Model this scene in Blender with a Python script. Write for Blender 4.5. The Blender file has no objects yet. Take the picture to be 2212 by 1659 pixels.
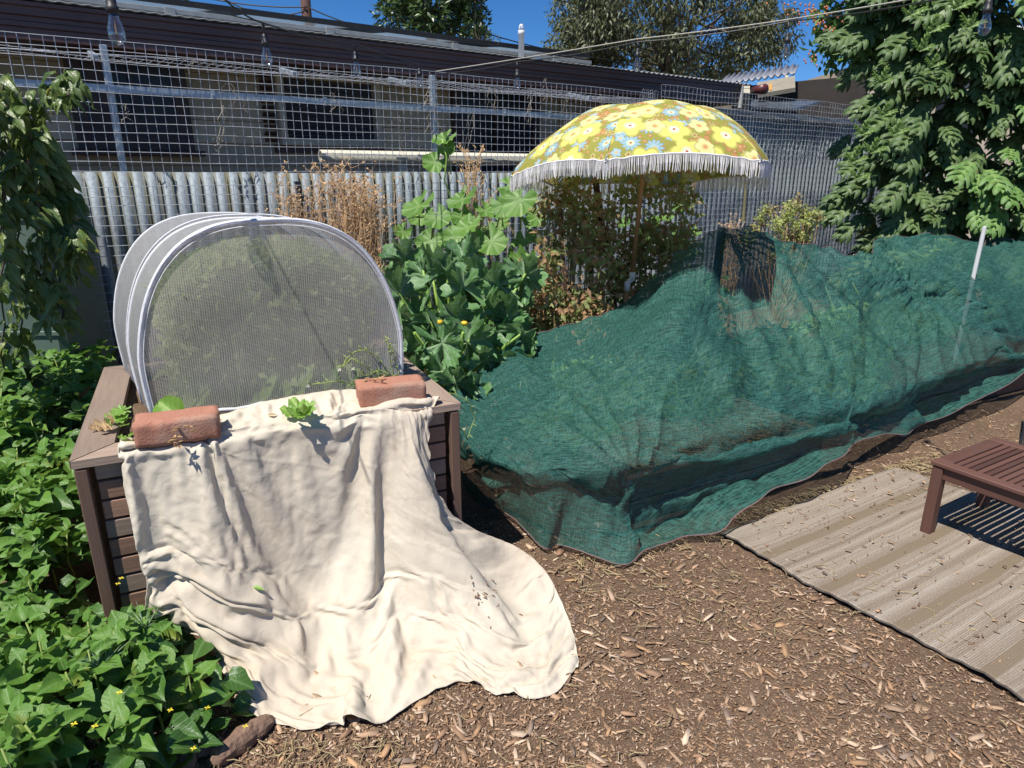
import bpy, math, random, zlib, base64
import numpy as np
from mathutils import Vector, Matrix, noise
R = math.radians
# ---------------------------------------------------------------- camera, world, sun, exposure
sc = bpy.context.scene
C = sc.collection
CAM_H, PITCH, FPX = 1.5, R(17.5), 1450.0
cam = bpy.data.objects.new('camera', bpy.data.cameras.new('camera'))
C.objects.link(cam); sc.camera = cam
cam.location = (0, 0, CAM_H); cam.rotation_euler = (R(90) - PITCH, 0, 0)
cam.data.sensor_width = 36; cam.data.lens = 36 * FPX / 2212
cam.data.clip_start = .05; cam.data.clip_end = 400
SUN = Vector((-.33, -.43, 1.0)).normalized()          # towards the sun
elev = math.asin(SUN.z); azim = math.atan2(SUN.x, SUN.y)
w = bpy.data.worlds.new('World'); sc.world = w; w.use_nodes = True
nt = w.node_tree; nt.nodes.clear()
sky = nt.nodes.new('ShaderNodeTexSky'); sky.sky_type = 'NISHITA'; sky.sun_disc = False
sky.sun_elevation = elev; sky.sun_rotation = azim
sky.air_density = 1.0; sky.dust_density = 0; sky.ozone_density = 10.0; sky.altitude = 3000
bg = nt.nodes.new('ShaderNodeBackground'); bg.inputs[1].default_value = .094
wo = nt.nodes.new('ShaderNodeOutputWorld')
hs = nt.nodes.new('ShaderNodeHueSaturation'); hs.inputs['Saturation'].default_value = 1.14
nt.links.new(sky.outputs[0], hs.inputs['Color']); nt.links.new(hs.outputs[0], bg.inputs[0]); nt.links.new(bg.outputs[0], wo.inputs[0])
sl = bpy.data.lights.new('sun', 'SUN'); sl.energy = 4.95; sl.angle = R(.53); sl.color = (1, .955, .88)
so = bpy.data.objects.new('sun', sl); C.objects.link(so)
so.rotation_euler = SUN.to_track_quat('Z', 'Y').to_euler()
sc.view_settings.view_transform = 'Standard'; sc.view_settings.look = 'None'
sc.view_settings.exposure = 0.36; sc.view_settings.gamma = 1; sc.view_settings.use_curve_mapping = False
sc.render.engine = 'CYCLES'
sc.cycles.max_bounces = 8; sc.cycles.transparent_max_bounces = 24

# ---------------------------------------------------------------- placing helpers (metres; z up, camera looks along +y)
_c, _s = math.cos(PITCH), math.sin(PITCH)
def ray(px, py):
    X = (px - 1106) / FPX; Y = -(py - 829.5) / FPX
    return Vector((X, _c + Y * _s, Y * _c - _s))
def G(px, py, z=0.0):
    r = ray(px, py); t = (z - CAM_H) / r.z
    return Vector((r.x * t, r.y * t, z))
def AT(px, py, y):
    r = ray(px, py); t = y / r.y
    return Vector((r.x * t, y, CAM_H + r.z * t))
FU = Vector((.809, .588, 0)).normalized(); FN = Vector((FU.y, -FU.x, 0)); F0 = Vector((-2.106, 4.109, 0))
def FP(s, off=0.0, z=0.0):                              # fence frame: along, towards the camera, up
    p = F0 + FU * s + FN * off; return Vector((p.x, p.y, z))
def FI(px, py, off=0.0):                                # where a sight line meets a plane parallel to the fence
    r = ray(px, py); k = F0.dot(FN) + off; t = k / (r.x * FN.x + r.y * FN.y)
    P = Vector((r.x * t, r.y * t, 0)) - F0
    return P.dot(FU), CAM_H + r.z * t
PO = Vector((-1.24, 1.77, 0)); PU = Vector((.903, .43, 0)).normalized(); PV = Vector((-PU.y, PU.x, 0))
def PP(u, v, z=0.0):                                    # planter frame
    p = PO + PU * u + PV * v; return Vector((p.x, p.y, z))
def rnd(a, b): return random.uniform(a, b)

# ---------------------------------------------------------------- object helpers
BASE = {}
def prop(o, label=None, cat=None, group=None, kind=None):
    if label: o['label'] = label
    if cat: o['category'] = cat
    if group: o['group'] = group
    if kind: o['kind'] = kind
    return o
_BM = {}
def board(name, lx, ly, lz, M, mat, parent, bev=.003):   # box mesh along local x,y,z shared between alike pieces
    key = (round(lx, 3), round(ly, 3), round(lz, 3), mat.name, name)
    if key not in _BM:
        q = MB(); q.box((0, 0, 0), (lx / 2, 0, 0), (0, ly / 2, 0), (0, 0, lz / 2), bev)
        me = bpy.data.meshes.new(name); me.from_pydata(q.v, [], q.f); me.update(); me.materials.append(mat); _BM[key] = me
    return inst(name, _BM[key], parent, M)
def fr(pos, x, y=None, z=(0, 0, 1)):                      # matrix with local x along x, z near z
    x = Vector(x).normalized(); z = Vector(z); y = z.cross(x).normalized(); z = x.cross(y)
    M = Matrix((x, y, z)).transposed().to_4x4(); M.translation = Vector(pos); return M
def thing(name, loc, label, cat, group=None):
    o = bpy.data.objects.new(name, None); C.objects.link(o)
    o.empty_display_size = .1; o.location = loc; BASE[o.name] = Vector(loc)
    return prop(o, label, cat, group)
def link(name, me, parent=None, mat=None):
    o = bpy.data.objects.new(name, me); C.objects.link(o)
    if mat is not None and not me.materials:
        for m in (mat if isinstance(mat, (list, tuple)) else [mat]): me.materials.append(m)
    if parent is not None:
        o.parent = parent; BASE[o.name] = BASE[parent.name]
    else: BASE[o.name] = Vector((0, 0, 0))
    return o
def inst(name, me, parent, M):                           # a part sharing a mesh, at a world matrix
    o = bpy.data.objects.new(name, me); C.objects.link(o)
    if parent is not None:
        o.parent = parent; o.matrix_basis = Matrix.Translation(-BASE[parent.name]) @ M
        BASE[o.name] = BASE[parent.name]
    else: o.matrix_basis = M; BASE[o.name] = Vector((0, 0, 0))
    return o
def frame(pos, ydir, up=(0, 0, 1), scale=1.0):
    y = Vector(ydir).normalized(); z = Vector(up); x = y.cross(z)
    if x.length < 1e-4: x = y.cross(Vector((1, 0, 0)))
    x.normalize(); z = x.cross(y)
    M = Matrix((x, y, z)).transposed().to_4x4()
    M = M @ Matrix.Scale(scale, 4)
    M.translation = Vector(pos)
    return M
def npmesh(name, V, F, mat=None, smooth=False, uv=None, col=None):
    V = np.asarray(V, dtype=np.float32).reshape(-1, 3); F = np.asarray(F, dtype=np.int32)
    me = bpy.data.meshes.new(name); k = F.shape[1]; n = len(F)
    me.vertices.add(len(V)); me.vertices.foreach_set('co', V.ravel())
    me.loops.add(n * k); me.loops.foreach_set('vertex_index', F.ravel())
    me.polygons.add(n)
    me.polygons.foreach_set('loop_start', np.arange(0, n * k, k, dtype=np.int32))
    me.polygons.foreach_set('loop_total', np.full(n, k, dtype=np.int32))
    if smooth: me.polygons.foreach_set('use_smooth', np.ones(n, dtype=bool))
    if uv is not None:
        ul = me.uv_layers.new(name='UVMap'); ul.data.foreach_set('uv', np.asarray(uv, dtype=np.float32)[F.ravel()].ravel())
    if col is not None:
        ca = me.color_attributes.new('Col', 'FLOAT_COLOR', 'POINT'); ca.data.foreach_set('color', np.asarray(col, dtype=np.float32).ravel())
    me.update(calc_edges=True); me.validate()
    if mat is not None: me.materials.append(mat)
    return me
class MB:                                                # mesh builder, world coordinates
    def __init__(s): s.v = []; s.f = []; s.uv = []
    def add(s, vs, fs, uv=None):
        k = len(s.v); s.v += [tuple(q) for q in vs]; s.f += [tuple(i + k for i in f) for f in fs]
        s.uv += list(uv) if uv else [(0, 0)] * len(vs)
    def box(s, c, X, Y, Z, bev=0.0):                      # centre, half-axis vectors
        c = Vector(c); X = Vector(X); Y = Vector(Y); Z = Vector(Z)
        if bev <= 0:
            vs = [c + X * a + Y * b + Z * d for a in (-1, 1) for b in (-1, 1) for d in (-1, 1)]
            s.add(vs, [(0, 1, 3, 2), (4, 6, 7, 5), (0, 4, 5, 1), (2, 3, 7, 6), (0, 2, 6, 4), (1, 5, 7, 3)])
            return
        lx, ly, lz = X.length, Y.length, Z.length; x, y, z = X / lx, Y / ly, Z / lz
        vs = []; idx = {}
        for a in (-1, 1):
            for b in (-1, 1):
                for d in (-1, 1):
                    for ax in range(3):
                        ex = [lx - bev, ly - bev, lz - bev]; ex[ax] += bev
                        idx[(a, b, d, ax)] = len(vs); vs.append(c + x * a * ex[0] + y * b * ex[1] + z * d * ex[2])
        fs = []
        for ax in range(3):
            for sg in (-1, 1):
                q = []
                for (p, r) in ((-1, -1), (1, -1), (1, 1), (-1, 1)):
                    t = [0, 0, 0]; t[ax] = sg; t[(ax + 1) % 3] = p; t[(ax + 2) % 3] = r; q.append(idx[(*t, ax)])
                fs.append(q if sg > 0 else q[::-1])
        for ax in range(3):
            o1, o2 = (ax + 1) % 3, (ax + 2) % 3
            for p in (-1, 1):
                for r in (-1, 1):
                    t = [0, 0, 0]; t[o1] = p; t[o2] = r
                    t[ax] = -1; A = tuple(t); t[ax] = 1; B = tuple(t)
                    q = [idx[(*A, o1)], idx[(*B, o1)], idx[(*B, o2)], idx[(*A, o2)]]
                    fs.append(q if p * r > 0 else q[::-1])
        for a in (-1, 1):
            for b in (-1, 1):
                for d in (-1, 1):
                    q = [idx[(a, b, d, 0)], idx[(a, b, d, 1)], idx[(a, b, d, 2)]]
                    fs.append(q if a * b * d > 0 else q[::-1])
        s.add(vs, fs)
    def beam(s, p, q, w, h, up=(0, 0, 1), bev=0.0):        # bar from p to q
        p = Vector(p); q = Vector(q); d = q - p; L = d.length; d = d / L
        x = d.cross(Vector(up)).normalized(); z = x.cross(d)
        s.box((p + q) / 2, x * w / 2, d * L / 2, z * h / 2, bev)
    def tube(s, pts, r, n=6, cap=True):
        pts = [Vector(p) for p in pts]; m = len(pts)
        rr = r if isinstance(r, (list, tuple)) else [r] * m
        k = len(s.v); prev = None
        for i, p in enumerate(pts):
            d = (pts[min(i + 1, m - 1)] - pts[max(i - 1, 0)]).normalized()
            if prev is None:
                a = d.cross(Vector((0, 0, 1)))
                if a.length < 1e-3: a = d.cross(Vector((1, 0, 0)))
            else: a = prev - d * prev.dot(d)
            a.normalize(); prev = a; b = d.cross(a)
            for j in range(n):
                t = 2 * math.pi * j / n; s.v.append(tuple(p + (a * math.cos(t) + b * math.sin(t)) * rr[i])); s.uv.append((j / n, i / max(1, m - 1)))
        for i in range(m - 1):
            for j in range(n):
                a = k + i * n + j; b = k + i * n + (j + 1) % n; s.f.append((a, b, b + n, a + n))
        if cap:
            s.f.append(tuple(k + j for j in range(n))[::-1]); s.f.append(tuple(k + (m - 1) * n + j for j in range(n)))
    def lathe(s, base, axis, prof, n=16):                  # prof: (radius, height)
        base = Vector(base); ax = Vector(axis).normalized()
        a = ax.cross(Vector((0, 0, 1)))
        if a.length < 1e-3: a = Vector((1, 0, 0))
        a.normalize(); b = ax.cross(a); k = len(s.v)
        for (r, h) in prof:
            for j in range(n):
                t = 2 * math.pi * j / n; s.v.append(tuple(base + ax * h + (a * math.cos(t) + b * math.sin(t)) * r)); s.uv.append((j / n, h))
        for i in range(len(prof) - 1):
            for j in range(n):
                q = k + i * n + j; q2 = k + i * n + (j + 1) % n; s.f.append((q, q2, q2 + n, q + n))
    def build(s, name, mat, parent=None, smooth=False, bevel=0):
        L = BASE[parent.name] if parent is not None else Vector((0, 0, 0))
        me = bpy.data.meshes.new(name)
        me.from_pydata([(x - L.x, y - L.y, z - L.z) for x, y, z in s.v], [], s.f)
        if any(u != (0, 0) for u in s.uv):
            ul = me.uv_layers.new(name='UVMap'); li = np.empty(len(me.loops), dtype=np.int32); me.loops.foreach_get('vertex_index', li)
            ul.data.foreach_set('uv', np.array(s.uv, dtype=np.float32)[li].ravel())
        if smooth: me.polygons.foreach_set('use_smooth', [True] * len(me.polygons))
        me.update()
        return link(name, me, parent, mat)

# ---------------------------------------------------------------- material helpers
class NB:
    def __init__(s, m): s.t = m.node_tree; s.t.nodes.clear()
    def n(s, typ, **kw):
        nd = s.t.nodes.new('ShaderNode' + typ)
        for k, v in kw.items():
            if k.startswith('i_'):
                key = k[2:]; key = int(key) if key.isdigit() else key.replace('_', ' ')
                s.set(nd.inputs[key], v)
            else: setattr(nd, k, v)
        return nd
    def set(s, sock, v):
        if isinstance(v, bpy.types.NodeSocket): s.t.links.new(v, sock)
        elif isinstance(v, bpy.types.Node): s.t.links.new(v.outputs[0], sock)
        elif isinstance(v, (tuple, list)) and len(v) == 3 and sock.type == 'RGBA': sock.default_value = (*v, 1)
        else: sock.default_value = v
    def math(s, op, a, b=None, c=None, clamp=False):
        nd = s.t.nodes.new('ShaderNodeMath'); nd.operation = op; nd.use_clamp = clamp
        s.set(nd.inputs[0], a)
        if b is not None: s.set(nd.inputs[1], b)
        if c is not None: s.set(nd.inputs[2], c)
        return nd.outputs[0]
    def mix(s, f, a, b, blend='MIX'):
        nd = s.t.nodes.new('ShaderNodeMix'); nd.data_type = 'RGBA'; nd.blend_type = blend
        s.set(nd.inputs[0], f); s.set(nd.inputs[6], a); s.set(nd.inputs[7], b); return nd.outputs[2]
    def ramp(s, f, stops):
        nd = s.t.nodes.new('ShaderNodeValToRGB'); s.set(nd.inputs[0], f)
        el = nd.color_ramp.elements
        for i, (p, c) in enumerate(stops):
            e = el[i] if i < 2 else el.new(p)
            e.position = p; e.color = (*c, 1) if len(c) == 3 else c
        return nd.outputs[0]
    def noise(s, vec, scale, detail=3, rough=.55, dist=0):
        nd = s.n('TexNoise'); s.set(nd.inputs['Vector'], vec); nd.inputs['Scale'].default_value = scale
        nd.inputs['Detail'].default_value = detail; nd.inputs['Roughness'].default_value = rough; nd.inputs['Distortion'].default_value = dist
        return nd.outputs[0]
    def co(s, kind='Object', scale=(1, 1, 1), rot=(0, 0, 0)):
        t = s.n('TexCoord'); m = s.n('Mapping'); s.t.links.new(t.outputs[kind], m.inputs[0])
        m.inputs['Scale'].default_value = scale; m.inputs['Rotation'].default_value = rot; return m.outputs[0]
    def bump(s, h, strength=.3, dist=.01, normal=None):
        b = s.n('Bump'); s.set(b.inputs['Height'], h); b.inputs['Strength'].default_value = strength; b.inputs['Distance'].default_value = dist
        if normal is not None: s.set(b.inputs['Normal'], normal)
        return b.outputs[0]
    def pbr(s, col, rough=.7, metal=0, normal=None, spec=.5):
        p = s.n('BsdfPrincipled'); s.set(p.inputs['Base Color'], col); s.set(p.inputs['Roughness'], rough)
        s.set(p.inputs['Metallic'], metal); p.inputs['Specular IOR Level'].default_value = spec
        if normal is not None: s.set(p.inputs['Normal'], normal)
        return p.outputs[0]
    def out(s, sh):
        o = s.n('OutputMaterial'); s.set(o.inputs[0], sh)
def newmat(name):
    m = bpy.data.materials.new(name); m.use_nodes = True; return m, NB(m)
def simple(name, c1, c2=None, scale=8, rough=.7, metal=0, bump=.0, bscale=60, stretch=(1, 1, 1), spec=.5, rot=(0, 0, 0), bdist=.004, rnd_amt=.0):
    m, b = newmat(name); c2 = c2 or tuple(x * .7 for x in c1)
    v = b.co('Object', stretch, rot)
    f = b.noise(v, scale, 5, .6)
    f = b.ramp(f, [(.35, (0, 0, 0)), (.68, (1, 1, 1))])
    if rnd_amt > 0:
        oi = b.n('ObjectInfo'); f = b.math('ADD', b.math('MULTIPLY', f, 1 - rnd_amt), b.math('MULTIPLY', oi.outputs['Random'], rnd_amt))
    col = b.mix(f, c1, c2)
    nm = b.bump(b.noise(v, bscale, 4, .6), bump, bdist) if bump > 0 else None
    b.out(b.pbr(col, rough, metal, nm, spec)); return m
def wood(name, c1, c2, axis='X', rough=.75, grain=60, bump=.35):
    m, b = newmat(name)
    st = {'X': (.06, 1, 1), 'Y': (1, .06, 1), 'Z': (1, 1, .06)}[axis]
    t = b.n('TexCoord'); oi = b.n('ObjectInfo')
    off = b.n('VectorMath', operation='ADD'); b.set(off.inputs[0], t.outputs['Object'])
    sc_ = b.n('VectorMath', operation='SCALE'); b.set(sc_.inputs[0], oi.outputs['Random']); b.set(sc_.inputs['Scale'], 13.0); b.set(off.inputs[1], sc_.outputs[0])
    rt = b.n('Mapping'); b.set(rt.inputs[0], off.outputs[0]); rt.inputs['Scale'].default_value = st
    f = b.noise(rt.outputs[0], grain, 6, .7, .4)
    f2 = b.noise(off.outputs[0], 5, 3, .5)
    col = b.mix(b.ramp(f, [(.3, (0, 0, 0)), (.7, (1, 1, 1))]), c1, c2)
    col = b.mix(b.math('MULTIPLY', f2, .45), col, tuple(x * .45 + .05 for x in c1))
    v = b.math('ADD', .72, b.math('MULTIPLY', oi.outputs['Random'], .5))
    h = b.n('HueSaturation'); b.set(h.inputs['Color'], col); b.set(h.inputs['Value'], v)
    b.out(b.pbr(h.outputs[0], rough, 0, b.bump(f, bump, .003), .35)); return m
def leafmat(name, c1, c2, vein=None, veins=9, tip=None, trans=.25, rough=.42, silver=0, nscale=7, kind='pinnate', spec=.5):
    m, b = newmat(name); oi = b.n('ObjectInfo'); g = b.n('NewGeometry')
    f = b.noise(g.outputs['Position'], nscale, 3, .6)
    f = b.math('ADD', b.math('MULTIPLY', b.ramp(f, [(.33, (0, 0, 0)), (.67, (1, 1, 1))]), .6), b.math('MULTIPLY', oi.outputs['Random'], .4))
    col = b.mix(f, c1, c2)
    tc = b.n('TexCoord'); sx = b.n('SeparateXYZ'); b.set(sx.inputs[0], tc.outputs['UV'])
    u = b.math('ABSOLUTE', b.math('SUBTRACT', sx.outputs[0], .5)); v = sx.outputs[1]
    vh = None
    if vein:
        if kind == 'pinnate':
            mid = b.math('SUBTRACT', 1, b.math('MULTIPLY', u, 14), clamp=True)
            sd = b.math('PINGPONG', b.math('SUBTRACT', b.math('MULTIPLY', v, veins), b.math('MULTIPLY', u, veins * .9)), .5)
            sd = b.math('SUBTRACT', 1, b.math('MULTIPLY', sd, 7), clamp=True)
        else:
            mid = b.math('PINGPONG', b.math('MULTIPLY', sx.outputs[0], veins), .5)
            mid = b.math('SUBTRACT', 1, b.math('MULTIPLY', b.math('MULTIPLY', mid, b.math('ADD', v, .12)), 9), clamp=True)
            sd = b.math('PINGPONG', b.math('ADD', b.math('MULTIPLY', v, 7), b.math('MULTIPLY', b.math('PINGPONG', b.math('MULTIPLY', sx.outputs[0], veins), .5), -5)), .5)
            sd = b.math('MULTIPLY', b.math('SUBTRACT', 1, b.math('MULTIPLY', sd, 7), clamp=True), .6)
        vm = b.math('MAXIMUM', mid, b.math('MULTIPLY', sd, .45)); vh = vm
        col = b.mix(b.math('MULTIPLY', vm, .8), col, vein)
    if silver:
        s1 = b.noise(tc.outputs['UV'], 9, 4, .7)
        col = b.mix(b.math('MULTIPLY', b.ramp(s1, [(.5, (0, 0, 0)), (.62, (1, 1, 1))]), silver), col, (.27, .33, .27))
    if tip:
        s2 = b.noise(g.outputs['Position'], 14, 2, .5)
        col = b.mix(b.ramp(s2, [(.62, (0, 0, 0)), (.7, (1, 1, 1))]), col, tip)
    bh = b.noise(g.outputs['Position'], 130, 3, .6)
    nm = b.bump(bh, .35, .004)
    if vh is not None: nm = b.bump(vh, .35, .003, nm)
    p = b.pbr(col, rough, 0, nm, spec)
    t = b.n('BsdfTranslucent'); hs = b.n('HueSaturation'); b.set(hs.inputs['Color'], col); b.set(hs.inputs['Value'], 1.5); b.set(hs.inputs['Hue'], .485); b.set(t.inputs[0], hs.outputs[0])
    mx = b.n('MixShader'); mx.inputs[0].default_value = trans; b.set(mx.inputs[1], p); b.set(mx.inputs[2], t.outputs[0])
    b.out(mx.outputs[0]); return m
def Z(px_, py_, z):                                      # sight line at a height
    r = ray(px_, py_); t = (z - CAM_H) / r.z; return Vector((r.x * t, r.y * t, z))
# ================================================================ SETTING
random.seed(3); np.random.seed(3)
# ---- ground
m, b = newmat('garden_soil')
v = b.co('Object'); f1 = b.noise(v, 1.6, 5, .6); f2 = b.noise(v, 40, 6, .75); f3 = b.noise(v, 160, 3, .7)
col = b.mix(b.ramp(f1, [(.35, (0, 0, 0)), (.65, (1, 1, 1))]), (.105, .064, .04), (.18, .12, .078))
col = b.mix(b.ramp(f2, [(.42, (0, 0, 0)), (.62, (1, 1, 1))]), col, (.19, .13, .088))
col = b.mix(b.ramp(f3, [(.55, (0, 0, 0)), (.66, (1, 1, 1))]), col, (.30, .21, .145))
b.out(b.pbr(col, .95, 0, b.bump(b.math('ADD', f2, b.math('MULTIPLY', f3, .5)), .8, .012), .15)); M_SOIL = m
def gz(x, y):
    return .012 * noise.noise((x * 1.3, y * 1.3, 0)) + .006 * noise.noise((x * 5, y * 5, 3))
N = 190; V = []
for j in range(N + 1):
    for i in range(N + 1):
        a = (i / N * 2 - 1) * 4.2; c2 = (j / N * 2 - 1) * 4.2
        x = .8 + math.sinh(a) * 2.4; y = 3.0 + math.sinh(c2) * 2.4
        V.append((x, y, gz(x, y) if abs(x) < 9 and -3 < y < 12 else 0))
F = [(j * (N + 1) + i, j * (N + 1) + i + 1, (j + 1) * (N + 1) + i + 1, (j + 1) * (N + 1) + i) for j in range(N) for i in range(N)]
prop(link('ground', npmesh('ground', V, F, M_SOIL, True)), kind='structure')

# ---- corrugated iron fence
def iron(name, base, light, moss, mossamt):
    m, b = newmat(name)
    tc = b.n('TexCoord'); sx = b.n('SeparateXYZ'); b.set(sx.inputs[0], tc.outputs['UV'])
    o = b.co('Object'); sp = b.noise(o, 55, 3, .5); st = b.noise(b.co('Object', (6, 6, .5)), 5, 4, .6)
    col = b.mix(b.ramp(sp, [(.4, (0, 0, 0)), (.6, (1, 1, 1))]), base, light)
    col = b.mix(b.math('MULTIPLY', b.ramp(st, [(.45, (0, 0, 0)), (.7, (1, 1, 1))]), .35), col, tuple(x * .45 for x in base))
    val = b.math('COSINE', b.math('MULTIPLY', sx.outputs[0], 2 * math.pi))          # +1 crest, -1 valley
    vm = b.ramp(val, [(.0, (1, 1, 1)), (.35, (0, 0, 0))])
    vm = b.math('MULTIPLY', b.ramp(b.math('MULTIPLY', val, -1), [(.02, (0, 0, 0)), (.55, (1, 1, 1))]), mossamt)
    hz = b.math('MULTIPLY', vm, b.ramp(b.noise(b.co('Object', (3, 3, .6)), 3, 4, .6), [(.30, (.45, .45, .45)), (.55, (1, 1, 1))]))
    mc = b.mix(b.noise(o, 70, 4, .7), moss, tuple(x * 1.6 for x in moss))
    col = b.mix(hz, col, mc)
    b.out(b.pbr(col, b.math('ADD', .6, b.math('MULTIPLY', hz, .3)), .0, b.bump(sp, .05, .001), .22)); return m
M_TIN = iron('galvanised_tin', (.25, .29, .32), (.33, .375, .41), (.12, .11, .065), .9)
M_TIN2 = iron('blue_grey_tin', (.31, .36, .385), (.37, .42, .445), (.14, .15, .15), .3)
M_GALV = simple('galvanised_steel', (.45, .50, .55), (.33, .38, .43), 30, .42, .5, .1)
M_WIRE = simple('wire_grey', (.55, .57, .6), (.4, .42, .45), 20, .45, .5)
def corr_sheet(s0, s1, z0, z1, off, amp, mat, parent, name='sheet', pitch=.076, zj=0):
    n = int(round((s1 - s0) / pitch)) * 8; V = []; U = []; L = BASE[parent.name]
    for k in range(n + 1):
        s_ = s0 + (s1 - s0) * k / n; ph = s_ / pitch
        o_ = off + amp * math.cos(2 * math.pi * ph) + .006 * math.sin(s_ * 1.7)
        for q in range(5):
            z = z0 + (z1 + zj - z0) * q / 4
            V.append(FP(s_, o_ + .004 * math.sin(z * 3 + s_), z) - L); U.append((ph, z))
    F = [(k * 5 + q, (k + 1) * 5 + q, (k + 1) * 5 + q + 1, k * 5 + q + 1) for k in range(n) for q in range(4)]
    o = link(name, npmesh(name, V, F, mat, True, U), parent)
    md = o.modifiers.new('thick', 'SOLIDIFY'); md.thickness = .0012
    return o
P_ = .076
tf = thing('corrugated_fence', FP(0, 0, 0), 'low weathered galvanised corrugated iron fence with mossy grooves behind the hoop tunnel', 'fence')
edges = [-3.04 + .76 * i for i in range(10)]; edges[-1] = 4.028
for i in range(9):
    corr_sheet(edges[i], edges[i + 1] + .02, -.02, 1.5,   .0015 * (i % 2), .0085, M_TIN, tf, 'iron_sheet', zj=.004 * math.sin(i * 2.3))
M_SCREW = simple('fixing_metal', (.2, .2, .21), (.12, .12, .12), 30, .5, .6)
for px_, py_ in ((282, 530), (350, 524), (454, 521), (518, 478), (549, 478), (200, 545)):
    s_, z_ = FI(px_, py_, .014); q = MB(); q.lathe(FP(s_, .012, z_), FN, [(.0, .001), (.010, .001), (.010, .004), (.005, .005), (.005, .010), (0, .011)], 8); q.build('screw', M_SCREW, tf)
M_BRK = simple('black_bracket', (.05, .055, .07), (.03, .035, .045), 10, .4)
q = MB(); q.box(FP(.845, .03, 1.36), FU * .014, FN * .012, Vector((0, 0, .085)), .003); q.box(FP(.845, .028, 1.437), FU * .018, FN * .014, Vector((0, 0, .008)), .002); q.build('bracket', M_BRK, tf)
tf2 = thing('tall_corrugated_fence', FP(5.5, 0, 0), 'tall blue grey corrugated steel fence behind the umbrella and beside the leafy tree', 'fence')
for i in range(8):
    a = 4.028 + .76 * i; corr_sheet(a, a + .78, -.02, 2.06, .0015 * (i % 2), .014, M_TIN2, tf2, 'steel_sheet')
q = MB(); q.beam(FP(4.0, .015, 2.075), FP(10.1, .015, 2.075), .05, .045, bev=.004); q.build('top_rail', simple('capping', (.27, .31, .33), (.2, .23, .25), 9, .5, .3), tf2)

# ---- wire mesh
def wires(mb, s0, s1, z0, z1, off, pitch, r, wob=.003, pz=None):
    n = int((s1 - s0) / pitch); pz = pz or pitch
    for i in range(n + 1):
        s_ = s0 + i * pitch; pts = [FP(s_ + wob * math.sin(i * 1.9 + k), off + wob * math.sin(i + k * 1.3), z0 + (z1 - z0) * k / 4) for k in range(5)]
        mb.tube(pts, r, 4, False)
    k = 0; z = z1
    while z > z0 - .001:
        pts = [FP(s0 + (s1 - s0) * j / 40, off + .003 + wob * math.sin(j * .9 + k), z + wob * 1.3 * math.sin(j * .6 + k * .7)) for j in range(41)]
        mb.tube(pts, r, 4, False); z -= pz; k += 1
t = thing('wire_mesh_trellis', FP(1.9, .0, 1.5), 'galvanised square wire mesh screen on steel rail and posts above the low iron fence', 'mesh screen')
q = MB(); wires(q, -1.75, 4.2, 1.46, 2.185, -.018, .0535, .0019, pz=.0525); q.build('wire_mesh', M_WIRE, t)
q = MB()
for i in range(112):
    s_ = -1.7 + i * .0535; q.tube([FP(s_, -.02, 2.125 + .01 * math.sin(i * .3)), FP(s_ + .02, -.16, 2.13 + .01 * math.sin(i * .37)), FP(s_, -.34, 2.125)], .0017, 4, False)
for k in range(6):
    q.tube([FP(-1.7 + 6 * j / 40, -.03 - k * .06, 2.125 + .012 * math.sin(j * .5 + k)) for j in range(41)], .0017, 4, False)
q.build('mesh_shelf', M_WIRE, t)
q = MB(); q.beam(FP(-1.9, -.03, 1.945), FP(4.15, -.03, 1.945), .004, .038); q.beam(FP(-1.9, -.048, 1.962), FP(4.15, -.048, 1.962), .034, .004); q.build('rail', M_GALV, t)
for s_ in (-.132, 1.94):
    q = MB(); q.beam(FP(s_, -.075, 0), FP(s_, -.075, 2.17), .036, .036, up=FU, bev=.003); q.build('post', M_GALV, t)
for s_ in (-.18, .92, 1.72, 3.45):
    q = MB(); q.beam(FP(s_, -.03, 2.095), FP(s_ + .01, -.33, 2.155), .03, .03, bev=.003); q.build('bracket', M_GALV, t)
for s_ in (-.35, .4, 1.1, 1.8, 2.12, 2.55, 3.0, 3.6):
    q = MB(); q.box(FP(s_, -.022, 1.945), FU * .011, FN * .006, Vector((0, 0, .026)), .001); q.lathe(FP(s_, -.016, 1.942), FN, [(0.006, 0), (.006, .006), (0, .007)], 8); q.build('clip', M_GALV, t)
t = thing('wire_mesh_screen', FP(5.6, .0, 2), 'taller wire mesh in front of the blue grey steel fence right of the umbrella', 'mesh screen')
q = MB(); wires(q, 4.22, 8.6, 2.02, 2.25, .06, .0535, .0019, pz=.0525); wires(q, 4.3, 8.6, .5, 2.04, .12, .0535, .0018, pz=.0525); q.build('wire_mesh', M_WIRE, t)
q = MB(); wires(q, 4.02, 4.22, 1.98, 2.2, .02, .025, .0015, pz=.03); q.build('mesh_corner', M_WIRE, t)
q = MB(); wires(q, -1.7, 4.25, .35, 1.425, .24, .0535, .0017, pz=.0515); o = q.build('garden_mesh', M_WIRE)
prop(o, 'low grey wire mesh panel standing close in front of the mossy low iron fence', 'mesh panel')
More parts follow.
